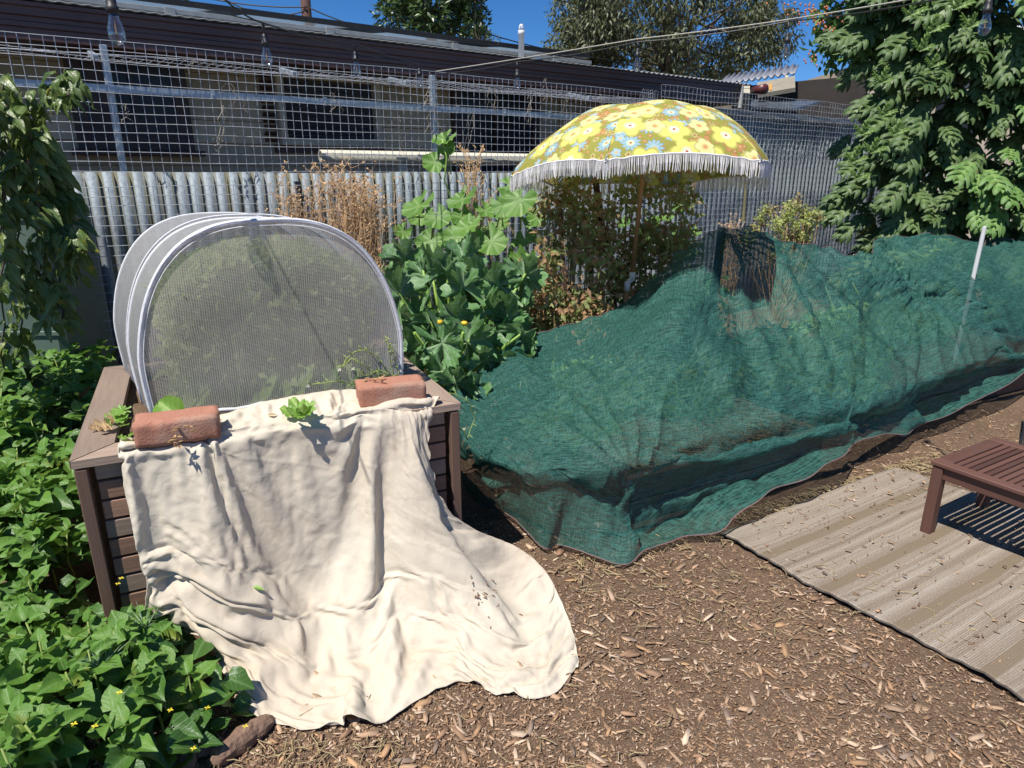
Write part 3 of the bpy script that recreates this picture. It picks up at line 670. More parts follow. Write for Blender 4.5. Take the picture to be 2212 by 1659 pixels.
M_BERRY = simple('orange_seed_head', (.55, .22, .08), (.35, .09, .06), 40, .8)
q = MB()
for (px_, py_, n_) in ((1745, 20, 16), (1735, 45, 10), (1780, 55, 16), (1700, 8, 8), (1790, 25, 12), (1760, 130, 10), (1820, 60, 8)):
    for _ in range(n_):
        p = AT(px_ + random.gauss(0, 16), py_ + random.gauss(0, 9), 6.75); q.lathe(p, (0, 0, 1), [(0, 0), (.008, .004), (.010, .010), (.006, .017), (0, .026)], 5)
prop(q.build('seed_head', M_BERRY, T2), kind='stuff')
# ================================================================ PLANTER, HOOP TUNNEL, BRICKS
random.seed(7); np.random.seed(7)
PT = .72                                                  # planter top height
M_SLAT1 = wood('weathered_hardwood', (.38, .215, .14), (.25, .145, .10), 'X', .7, 70, .5)
M_SLATG = wood('greyed_hardwood', (.37, .27, .205), (.26, .19, .145), 'X', .8, 70, .5)
M_POST = wood('post_hardwood', (.25, .145, .10), (.16, .095, .07), 'X', .75, 50, .4)
pl = thing('planter_box', PP(.57, .5, 0), 'tall slatted hardwood planter box under the draped cream sheet', 'planter')
W_, D_ = 1.14, 1.05
for i in range(11):
    z = .672 - i * .0645
    if z < .02: break
    board('slat', W_ - .064, .018, .0565, fr(PP(W_ / 2 + rnd(-.002, .002), .009 + rnd(-.001, .001), z), PU), M_SLAT1 if i % 3 else M_SLATG, pl, .0022)
    for u_, vv in ((-.009, 1), (W_ + .009, -1)):
        board('slat', D_ - .06, .018, .0565, fr(PP(u_, D_ / 2, z), PV), M_SLAT1, pl, .0022)
    for u_ in (.17, .97):
        for dz in (-.013, .013):
            q = MB(); q.lathe(PP(u_ + (i % 2) * .012, -.0005, z + dz), -PV, [(.0042, 0), (.0042, .0012), (0, .0018)], 7); q.build('screw', M_SCREW, pl)
for u_ in (.0, W_):
    for v_ in (-.004, D_): board('post', PT - .03, .034, .034, fr(PP(u_, v_, (PT - .03) / 2), (0, 0, 1), z=PV), M_POST, pl, .003)
def rimb(a, c_, d_, e, name='rim_board'):                 # mitred flat board, four corners on the planter plan
    L = BASE[pl.name]; z0, z1 = PT - .024, PT
    P = [PP(*x) for x in (a, c_, d_, e)]; ctr = sum(P, Vector()) / 4; X = (P[1] - P[0]).normalized(); Y = Vector((0, 0, 1)).cross(X)
    M = Matrix((X, Y, Vector((0, 0, 1)))).transposed().to_4x4(); M.translation = ctr + Vector((0, 0, PT)); Mi = M.inverted()
    q = MB(); vs = [Mi @ Vector((p.x, p.y, z)) for z in (z1, z0) for p in P]
    q.add(vs, [(0, 1, 2, 3), (7, 6, 5, 4), (0, 4, 5, 1), (1, 5, 6, 2), (2, 6, 7, 3), (3, 7, 4, 0)])
    me = bpy.data.meshes.new(name); me.from_pydata(q.v, [], q.f); me.materials.append(M_SLATG); inst(name, me, pl, M)
rw = .105
rimb((-.02, -.022), (W_ + .02, -.022), (W_ + .02 - rw, rw - .022), (-.02 + rw, rw - .022))
rimb((-.02 + rw, D_ - rw), (W_ + .02 - rw, D_ - rw), (W_ + .02, D_), (-.02, D_))
rimb((-.023, D_), (-.023, -.018), (-.023 + rw, rw - .018), (-.023 + rw, D_ - rw - .003))
rimb((W_ + .023, -.018), (W_ + .023, D_), (W_ + .023 - rw, D_ - rw), (W_ + .023 - rw, rw - .015))
V = [PP(.06 + 1.02 * i / 24, .06 + .93 * j / 24, PT - .05 + .02 * noise.noise((i * .4, j * .4, 0))) - BASE[pl.name] for j in range(25) for i in range(25)]
link('soil', npmesh('soil', V, [(j * 25 + i, j * 25 + i + 1, (j + 1) * 25 + i + 1, (j + 1) * 25 + i) for j in range(24) for i in range(24)], M_SOIL, True), pl)

# ---- hoop tunnel with knitted cover
def knit(name, col, pu, pv, cu, cv, rough=.5, trans=.3, zig=.5, dark=None, gl=.0, extra=0.0, nz=0, streak=0):
    m, b = newmat(name); tc = b.n('TexCoord'); sx = b.n('SeparateXYZ'); b.set(sx.inputs[0], tc.outputs['UV'])
    wob = b.noise(tc.outputs['UV'], 9, 2, .5)
    u = b.math('ADD', b.math('DIVIDE', sx.outputs[0], pu), b.math('MULTIPLY', wob, 1.6)); v = b.math('ADD', b.math('DIVIDE', sx.outputs[1], pv), b.math('MULTIPLY', wob, 1.1))
    fu = b.math('FRACT', u); fv = b.math('FRACT', b.math('ADD', v, b.math('MULTIPLY', b.math('PINGPONG', u, .5), zig)))
    a = b.math('MAXIMUM', b.math('LESS_THAN', fu, cu), b.math('LESS_THAN', fv, cv))
    if extra: a = b.math('MAXIMUM', a, extra)
    if nz:                                                # uneven stretch of the weave
        a = b.math('MAXIMUM', a, b.math('MULTIPLY', b.ramp(b.noise(b.co('UV', (1, 6, 1), (0, 0, .3)), nz, 4, .7), [(.35, (0, 0, 0)), (.75, (1, 1, 1))]), .75))
    c2 = dark or tuple(x * .78 for x in col)
    cc = b.mix(b.noise(b.co('UV', (40, 2, 1)), 8, 3, .6), col, c2)
    if streak:                                            # slubs and pulled threads a centimetre or so long
        s1 = b.noise(b.co('UV', (6, 70, 1), (0, 0, .35)), 2.2, 3, .7); s2 = b.noise(b.co('UV', (90, 10, 1), (0, 0, .35)), 2.0, 3, .7)
        k1 = b.ramp(s1, [(.42, (0, 0, 0)), (.58, (1, 1, 1))]); k2 = b.ramp(s2, [(.44, (0, 0, 0)), (.60, (1, 1, 1))])
        a = b.math('MULTIPLY', a, b.math('ADD', .74, b.math('MULTIPLY', k1, .3)), clamp=True)
        cc = b.mix(b.math('MULTIPLY', k1, .75), c2, col); cc = b.mix(b.math('MULTIPLY', k2, .4), cc, (.11, .27, .235))
    p = b.pbr(cc, rough, 0, b.bump(b.math('ADD', fu, fv), .25, .001), .4 + gl)
    t = b.n('BsdfTranslucent'); b.set(t.inputs[0], cc)
    mx = b.n('MixShader'); mx.inputs[0].default_value = trans; b.set(mx.inputs[1], p); b.set(mx.inputs[2], t.outputs[0])
    tr = b.n('BsdfTransparent'); m2 = b.n('MixShader'); b.set(m2.inputs[0], a); b.set(m2.inputs[1], tr.outputs[0]); b.set(m2.inputs[2], mx.outputs[0])
    b.out(m2.outputs[0]); return m
M_KN = knit('white_knitted_mesh', (.70, .67, .60), .0070, .0046, .29, .26, extra=.12)
M_KNT = knit('white_knitted_mesh_cover', (.66, .66, .68), .0070, .0052, .38, .36, extra=.22, trans=.5)
M_HEM = simple('white_binding_tape', (.70, .71, .74), (.60, .60, .62), 60, .7, 0, .5, 260)
ht = thing('hoop_tunnel', PP(.6, .55, PT), 'rounded hoop tunnel covered in white knitted mesh standing on the planter box', 'hoop tunnel')
def arch(v_, n=48, r=1.0, du=0.0, zb=PT - .015):
    pts = []
    for k in range(n + 1):
        a = math.pi * (1 - k / n); c, s_ = math.cos(a), math.sin(a)
        x = math.copysign(abs(c) ** .73, c) * .437 * r; z = abs(s_) ** .78 * .645 * r
        x *= 1 - .055 * max(0, 1 - z / .22); x += .018 * (z / .6) * 0
        pts.append(PP(.602 + du + x, v_, zb + z))
    return pts
HV = [(.235, 0, 1.0), (.50, -.05, .99), (.93, -.125, .985)]
for v_, du, r_ in HV:
    q = MB(); q.tube(arch(v_, 56, r_, du), .0085 if v_ < .3 else .006, 8); q.build('hoop', M_HEM, ht, True)
V = []; U = []; nv = 20; na = 48
for j in range(nv + 1):
    f = j / nv; v_ = .225 + f * .715
    if v_ < .5: g = (v_ - .235) / .265; du = -.05 * g; r_ = 1 - .01 * g
    else: g = (v_ - .5) / .43; du = -.05 - .075 * g; r_ = .99 - .005 * g
    g = min(max(g, 0), 1); sag = 1 - .030 * math.sin(math.pi * g)
    for k, p in enumerate(arch(v_, na, r_ * sag + .008, du)):
        p = p + FN * .004 * noise.noise((j * .5, k * .35, 1)); V.append(p - BASE[ht.name]); U.append((v_, k / na * 2.0))
F = [(j * (na + 1) + k, j * (na + 1) + k + 1, (j + 1) * (na + 1) + k + 1, (j + 1) * (na + 1) + k) for j in range(nv) for k in range(na)]
link('cover', npmesh('cover', V, F, M_KNT, True, U), ht)
for v_, du, r_, nm in ((.235, 0, 1.0, 'front_panel'), (.93, -.125, .985, 'back_panel')):
    ar = arch(v_, 48, r_, du); V = []; U = []; nr = 14; base = [PP(.602 + du + (k / 48 * 2 - 1) * .41 * r_, v_, PT - .01) for k in range(49)]
    for k in range(49):
        for j in range(nr + 1):
            p = base[k].lerp(ar[k], j / nr); d = (p - PP(.602, v_, 1)).length
            bulge = .012 * noise.noise((p.x * 4, p.z * 4, v_)) * math.sin(math.pi * j / nr) - .0
            p = p - PV * bulge; V.append(p - BASE[ht.name]); q3 = p - PP(0, 0, 0); U.append((q3.dot(PU), p.z))
    F = [(k * (nr + 1) + j, (k + 1) * (nr + 1) + j, (k + 1) * (nr + 1) + j + 1, k * (nr + 1) + j + 1) for k in range(48) for j in range(nr)]
    link(nm, npmesh(nm, V, F, M_KN, True, U), ht)
q = MB()                                                  # hem tape round the front and along its foot
ap = arch(.230, 56, .978); q.tube(ap, .0022, 6)
q.tube([PP(.19 + .82 * k / 20, .222 + .006 * math.sin(k), PT + .012 + .004 * math.sin(k * 1.7)) for k in range(21)], .0075, 6); q.build('hem_tape', M_HEM, ht, True)
for v0, du in ((.235, 0), (.50, -.05)):
    q = MB(); q.tube(arch(v0 + .03, 50, 1.008, du), .0035, 5, False); q.build('seam', M_HEM, ht, True)

# ---- plants inside the tunnel
def plain_leaf(seed=0, wid=.30, rows=5, fold=.25, curl=.3, base=.28, ruff=.03, point=1.0):
    rg = random.Random(seed); V = []; U = []
    for k in range(rows + 1):
        v = k / rows
        w_ = wid * (math.sin(math.pi * min(1, v / (2 * base)) * 1.0) if v < base else ((1 - v) / (1 - base)) ** (.8 * point))
        if k == 0: w_ = .01
        if k == rows: w_ = .004
        for j, x in enumerate((-1, -.5, 0, .5, 1)):
            V.append((x * w_, v, fold * abs(x) * w_ - curl * v * v + (rg.uniform(-1, 1) * ruff if abs(x) > .4 else 0))); U.append((.5 + x * w_, v))
    F = [(k * 5 + j, k * 5 + j + 1, (k + 1) * 5 + j + 1, (k + 1) * 5 + j) for k in range(rows) for j in range(4)]
    return np.array(V), np.array(F), np.array(U)
def polar_leaf(seed, lobes=5, depth=.35, teeth=36, td=.06, cup=.35, ruff=.05, rings=4, seg=60, fold=.12, gap=.35):
    rg = random.Random(seed); V = [(0, 0, 0)]; U = [(0, 0)]; F = []
    ph = rg.uniform(-.1, .1)
    for r in range(1, rings + 1):
        for k in range(seg + 1):
            a = (k / seg * 2 - 1) * (math.pi - gap)                    # 0 = tip direction (+y)
            lob = .5 + .5 * math.cos(a * lobes * .86)
            rad = 1 - depth * (1 - lob ** .8)
            tt = ((k * teeth / seg) % 1.0); rad *= 1 - td * abs(tt * 2 - 1) + rg.uniform(-td, td) * .4 * (r == rings)
            rad *= .78 + .22 * math.cos(a) ** 2 if abs(a) > 1.2 else 1
            q_ = r / rings; rr = rad * q_
            z = cup * rr * rr * .9 + ruff * q_ * q_ * math.sin(a * 9 + seed) + fold * (1 - lob) * -q_ * .35 + rg.uniform(-1, 1) * ruff * .35 * q_
            V.append((math.sin(a) * rr * .62, math.cos(a) * rr * .62, z * .62)); U.append((a / math.pi * .5 + .5, q_))
    for k in range(seg): F.append((0, 1 + k, 2 + k, 2 + k))
    for r in range(rings - 1):
        for k in range(seg): a = 1 + r * (seg + 1) + k; F.append((a, a + seg + 1, a + seg + 2, a + 1))
    T3 = [(f[0], f[1], f[2]) for f in F[:seg]]; Q = F[seg:]
    T3 += [(a, b_, c_) for a, b_, c_, d_ in Q] + [(a, c_, d_) for a, b_, c_, d_ in Q]
    return np.array(V), np.array(T3), np.array(U)
def merged(name, items, mat, parent, kind='stuff', smooth=True):
    """items: (V,F,U,matrix): real leaves joined into one part"""
    VV, FF, UU, k = [], [], [], 0; L = np.array(BASE[parent.name]) if parent is not None else 0
    for V, F, U, M in items:
        A_ = np.array(M); VV.append(V @ A_[:3, :3].T + A_[:3, 3] - L); FF.append(F + k); UU.append(U); k += len(V)
    o = link(name, npmesh(name, np.concatenate(VV), np.concatenate(FF), mat, smooth, np.concatenate(UU)), parent)
    if kind: prop(o, kind=kind)
    return o
M_LIGHTLEAF = leafmat('pale_green_leaf', (.30, .42, .10), (.20, .36, .08), (.4, .5, .2), 7, trans=.4, rough=.5)
M_HERB = leafmat('herb_leaf', (.26, .40, .11), (.50, .52, .28), trans=.45, rough=.55, nscale=4)
LETT = [plain_leaf(i, .36, 5, .3, .35, .55, .06, .6) for i in range(3)]
ti = thing('tunnel_greens', PP(.6, .5, PT - .04), 'pale green leafy vegetables growing inside the mesh hoop tunnel', 'plants')
lm = [npmesh('leaf', V * np.array([1, 1, 1]), F, M_LIGHTLEAF, True, U) for V, F, U in LETT]
for i in range(64):
    p = PP(rnd(.26, .92), rnd(.31, .45), PT - .04 + (rnd(0, .22) if i % 3 == 0 else 0)); a = rnd(0, 6.28); rr = rnd(.08, .17)
    inst('leaf', lm[i % 3], ti, frame(p, (math.cos(a) * .35, abs(math.sin(a)) * .25, rnd(.6, 1.2)), (0, -.5, 1), rr))
n = 6500; Pn = np.array([tuple(PP(rnd(.24, .96), rnd(.335, .75), PT + .03 + rnd(0, 1) ** .8 * .50)) for _ in range(n)])
Pn[:, 2] -= np.abs((Pn - np.array(PP(.6, 0, 0))) @ np.array(PU)) ** 2 * .9
V, F, U = leafcloud(Pn, rs(n) + np.array([0, 0, .3]), rs(n) + np.array([0, 0, .7]), np.random.uniform(.02, .07, n), np.random.uniform(.008, .02, n))
prop(link('seedy_foliage', npmesh('seedy_foliage', V - np.array(BASE[ti.name]), F, M_HERB, False, U), ti), kind='stuff')
q = MB()
for i in range(46):
    p = PP(rnd(.25, .95), rnd(.3, .85), PT - .04); q.tube([p, p + Vector((rnd(-.05, .05), rnd(-.05, .05), .25)), p + Vector((rnd(-.12, .12), rnd(-.1, .1), rnd(.35, .5)))], .0022, 4)
prop(q.build('stems', M_HERB, ti), kind='stuff')

# ---- bricks
m, b = newmat('red_clay_brick'); v = b.co('Object'); oi = b.n('ObjectInfo')
f1 = b.noise(v, 18, 5, .65); f2 = b.noise(v, 130, 4, .7); f3 = b.noise(v, 7, 3, .5)
col = b.mix(f1, (.36, .15, .10), (.47, .24, .165)); col = b.mix(b.ramp(f2, [(.55, (0, 0, 0)), (.7, (1, 1, 1))]), col, (.26, .12, .085))
col = b.mix(b.math('MULTIPLY', b.ramp(f3, [(.52, (0, 0, 0)), (.66, (1, 1, 1))]), .55), col, (.40, .30, .24))
b.out(b.pbr(col, .9, 0, b.bump(b.math('ADD', f1, f2), .7, .004), .2)); M_BRICK = m
def brick_mesh(seed, wear):
    rg = random.Random(seed); bm_ = []; nx, ny, nz = 16, 8, 6; V = {}; F = []; Vl = []
    def vid(i, j, k):
        if (i, j, k) not in V:
            x, y, z = i / nx * 2 - 1, j / ny * 2 - 1, k / nz * 2 - 1
            P = Vector((x * .115, y * .055, z * .038)); e = (abs(x) > .99) + (abs(y) > .99) + (abs(z) > .99)
            nz_ = noise.noise((P.x * 30 + seed, P.y * 30, P.z * 30)); n2 = noise.noise((P.x * 110, P.y * 110 + seed, P.z * 110))
            pull = {1: .0, 2: .0016, 3: .0035}[e] * (1 + 1.2 * nz_) * wear if e > 0 else 0
            chipd = max(0, noise.noise((P.x * 45 + seed * 3, P.y * 45, P.z * 45)) - .28) * .03 * (e > 1); pull += chipd
            d_ = Vector((x if abs(x) > .99 else 0, y if abs(y) > .99 else 0, z if abs(z) > .99 else 0))
            if d_.length: d_.normalize()
            P -= d_ * (pull + (.0016 * nz_ + .0008 * n2) * wear)
            V[(i, j, k)] = len(Vl); Vl.append(P)
        return V[(i, j, k)]
    for (A_, na_, nb_, fx) in (('x', ny, nz, nx), ('y', nx, nz, ny), ('z', nx, ny, nz)):
        for side in (0, fx):
            for p in range(na_):
                for r in range(nb_):
                    c = [(p, r), (p + 1, r), (p + 1, r + 1), (p, r + 1)]
                    q = [vid(side, *w_) if A_ == 'x' else vid(w_[0], side, w_[1]) if A_ == 'y' else vid(w_[0], w_[1], side) for w_ in c]
                    flip = (side == 0) ^ (A_ == 'y'); F.append(q[::-1] if flip else q)
    return npmesh('brick', [tuple(p) for p in Vl], F, M_BRICK, False)
def place_brick(pa, pb, name, label, seed, wear, zb=.735):
    a = Z(*pa, zb); c_ = Z(*pb, zb); X = (c_ - a).normalized(); Y = Vector((-X.y, X.x, 0)); ctr = a + X * .115 + Y * .080 + Vector((0, 0, .036))
    me = brick_mesh(seed, wear); o = inst(name, me, None, fr(ctr, X)); prop(o, label, 'brick', 'bricks holding the sheet down'); return o, ctr, X, Y
BL = place_brick((290, 977), (440, 957), 'brick', 'worn pale red brick with crumbled grey corner, left of the two on the sheet', 3, 1.5)
BR = place_brick((779, 889), (902, 876), 'brick', 'sharp edged red brick at the right end of the planter, dry husks on top', 9, .8)
M_HUSK = simple('dry_husk', (.50, .34, .17), (.36, .22, .11), 30, .8)
def husk(ctr, n, rad, name, label, ln=.035, seed=1, up=.006):
    random.seed(seed); q = MB(); 
    for i in range(n):
        a = rnd(0, 6.28); p = Vector(ctr) + Vector((rnd(-rad, rad), rnd(-rad * .6, rad * .6), rnd(0, up))); d = Vector((math.cos(a), math.sin(a), rnd(-.1, .3)))
        sd = Vector((-math.sin(a), math.cos(a), 0)) * rnd(.003, .006); L = rnd(.6, 1) * ln
        vs = [p, p + d * L * .5 + sd + Vector((0, 0, .003)), p + d * L, p + d * L * .5 - sd + Vector((0, 0, .004)), p + d * L * .5 - Vector((0, 0, .001))]
        q.add(vs, [(0, 4, 1), (1, 4, 2), (0, 3, 4), (3, 2, 4)])
    o = q.build(name, M_HUSK); prop(o, label, 'dry leaf'); return o
husk(BR[1] + Vector((0, 0, .0395)) - BR[2] * .06, 9, .03, 'dry_husk', 'small pile of dry curled husks on the right brick', seed=2)
husk(BL[1] + BL[2] * .02 - BL[3] * .075 + Vector((0, 0, -.01)), 8, .03, 'dry_twig', 'crisp brown leaf scraps lodged against the front of the left brick', seed=5, up=.03)
husk(BL[1] - BL[2] * .0 - BL[3] * .085 + Vector((0, 0, -.034)), 6, .014, 'dry_flower', 'dried tan flower scrap on the sheet below the left brick', seed=6, up=.02)
# crumpled dry leaf and green sprigs on the rim
def crump(c_, r_, name, label, mat, seed):
    V, F, U = polar_leaf(seed, 3, .2, 12, .1, .9, .5, 3, 24, .3); o = inst(name, npmesh(name, V, F, mat, True, U), None, frame(c_, (.4, .2, .1), (0, -.4, 1), r_)); prop(o, label, 'leaf'); return o
M_DRYL = leafmat('dry_tan_leaf', (.42, .28, .14), (.55, .4, .22), (.3, .2, .1), 5, trans=.2, rough=.7)
crump(Z(228, 922, .74), .055, 'curled_dry_leaf', 'curled dry tan leaf on the planter rim left of the worn brick', M_DRYL, 3)
crump(Z(205, 925, .73), .03, 'dry_leaf_scrap', 'small brown leaf scrap near the back left planter corner', M_DRYL, 8)
M_BRGREEN = leafmat('bright_green_leaf', (.16, .31, .045), (.22, .40, .07), (.35, .5, .15), 5, trans=.3, rough=.4)
gl = [npmesh('leaf', *polar_leaf(i + 60, 5, .3, 14, .08, .25, .12, 3, 30)[:2], M_BRGREEN, True, polar_leaf(i + 60, 5, .3, 14, .08, .25, .12, 3, 30)[2]) for i in range(3)]
t = thing('green_sprig', Z(650, 890, .75), 'bright green wilted leaf cluster lying on the sheet fold between the bricks', 'leaves')
for k, (dx, dy, s_) in enumerate(((-35, 5, .07), (-12, -12, .075), (18, -8, .07), (5, 14, .075), (26, 8, .06), (-20, 20, .055))):
    inst('leaf', gl[k % 3], t, frame(Z(650 + dx * .5, 888 + dy * .4, .765 + .004 * k), (dx / 30, -dy / 40, .25 + .1 * (k % 2)), (0, -.35, 1), s_))
t = thing('edge_leaves', Z(262, 935, .73), 'bright green parsley like leaves hanging over the rim at the left brick', 'leaves')
for k in range(9):
    inst('leaf', gl[k % 3], t, frame(Z(256 + rnd(-22, 22), 920 + rnd(-34, 30), .735 + rnd(0, .03)), (rnd(-1, .6), -.4, rnd(-.1, .5)), (0, -.4, 1), rnd(.03, .055)))
t = thing('curled_beet_leaf', Z(372, 900, .74), 'single folded dark green leaf standing behind the left brick', 'leaf')
V, F, U = plain_leaf(5, .42, 8, .9, .4, .5, .05, .5); inst('leaf', npmesh('leaf', V, F, M_BRGREEN, True, U), t, frame(Z(400, 915, .74), (-.75, .1, .65), (0, -.7, .6), .12))
# wiry flowering weed by the right brick
M_WIRY = simple('wiry_green_stem', (.30, .38, .10), (.20, .28, .07), 20, .6)
M_PETAL = simple('white_petal', (.75, .74, .62), None, 20, .6)
t = thing('flowering_weed', Z(800, 845, .75), 'wiry yellow green weed with tiny white flowers beside the right brick', 'weed')
paths = [[(842, 815), (800, 800), (778, 785), (760, 775), (742, 790), (733, 797)], [(845, 812), (815, 770), (790, 755), (765, 760), (745, 780), (740, 792)], [(850, 820), (845, 790), (842, 760), (838, 740), (832, 725)], [(852, 815), (820, 800), (790, 812), (762, 795)], [(800, 842), (770, 832), (735, 822), (700, 828), (665, 832)], [(858, 820), (880, 835), (905, 840), (925, 855)], [(900, 850), (940, 845), (980, 850), (1015, 870), (1025, 905), (1008, 950), (1002, 925)], [(870, 830), (858, 800), (850, 765), (846, 745)], [(922, 860), (918, 880), (925, 905), (920, 930)], [(985, 870), (990, 900), (985, 935), (992, 960)]]
for pi, pa in enumerate(paths):
    zz = .0
    pts = [AT(x, y, 2.32 + (x - 760) * .00085 + .01 * math.sin(i * 2)) for i, (x, y) in enumerate(pa)]
    sm = []
    for i in range(len(pts) - 1):
        for k in range(4): sm.append(pts[i].lerp(pts[i + 1], k / 4) + Vector((rnd(-1, 1), rnd(-1, 1), rnd(-1, 1))) * .002)
    sm.append(pts[-1]); q = MB(); q.tube(sm, .0019, 5)
    for i in range(1, len(sm), 2):
        d_ = Vector((rnd(-1, 1), rnd(-1, 1), rnd(-.3, 1))).normalized(); q.tube([sm[i], sm[i] + d_ * .012, sm[i] + d_ * .024 + Vector((0, 0, -.002))], [.0012, .0022, .0008], 4)
    q.build('stem', M_WIRY, t, True)
    if pi in (0, 3, 4, 5, 6, 8, 9):
        q = MB(); e = sm[-1]
        for k in range(5):
            a = k * 1.257; q.add([e, e + Vector((math.cos(a) * .005, -.002, math.sin(a) * .005)), e + Vector((math.cos(a + .4) * .010, -.004, math.sin(a + .4) * .010)), e + Vector((math.cos(a + .8) * .005, -.002, math.sin(a + .8) * .005))], [(0, 1, 2, 3)])
        q.build('flower', M_PETAL, t)
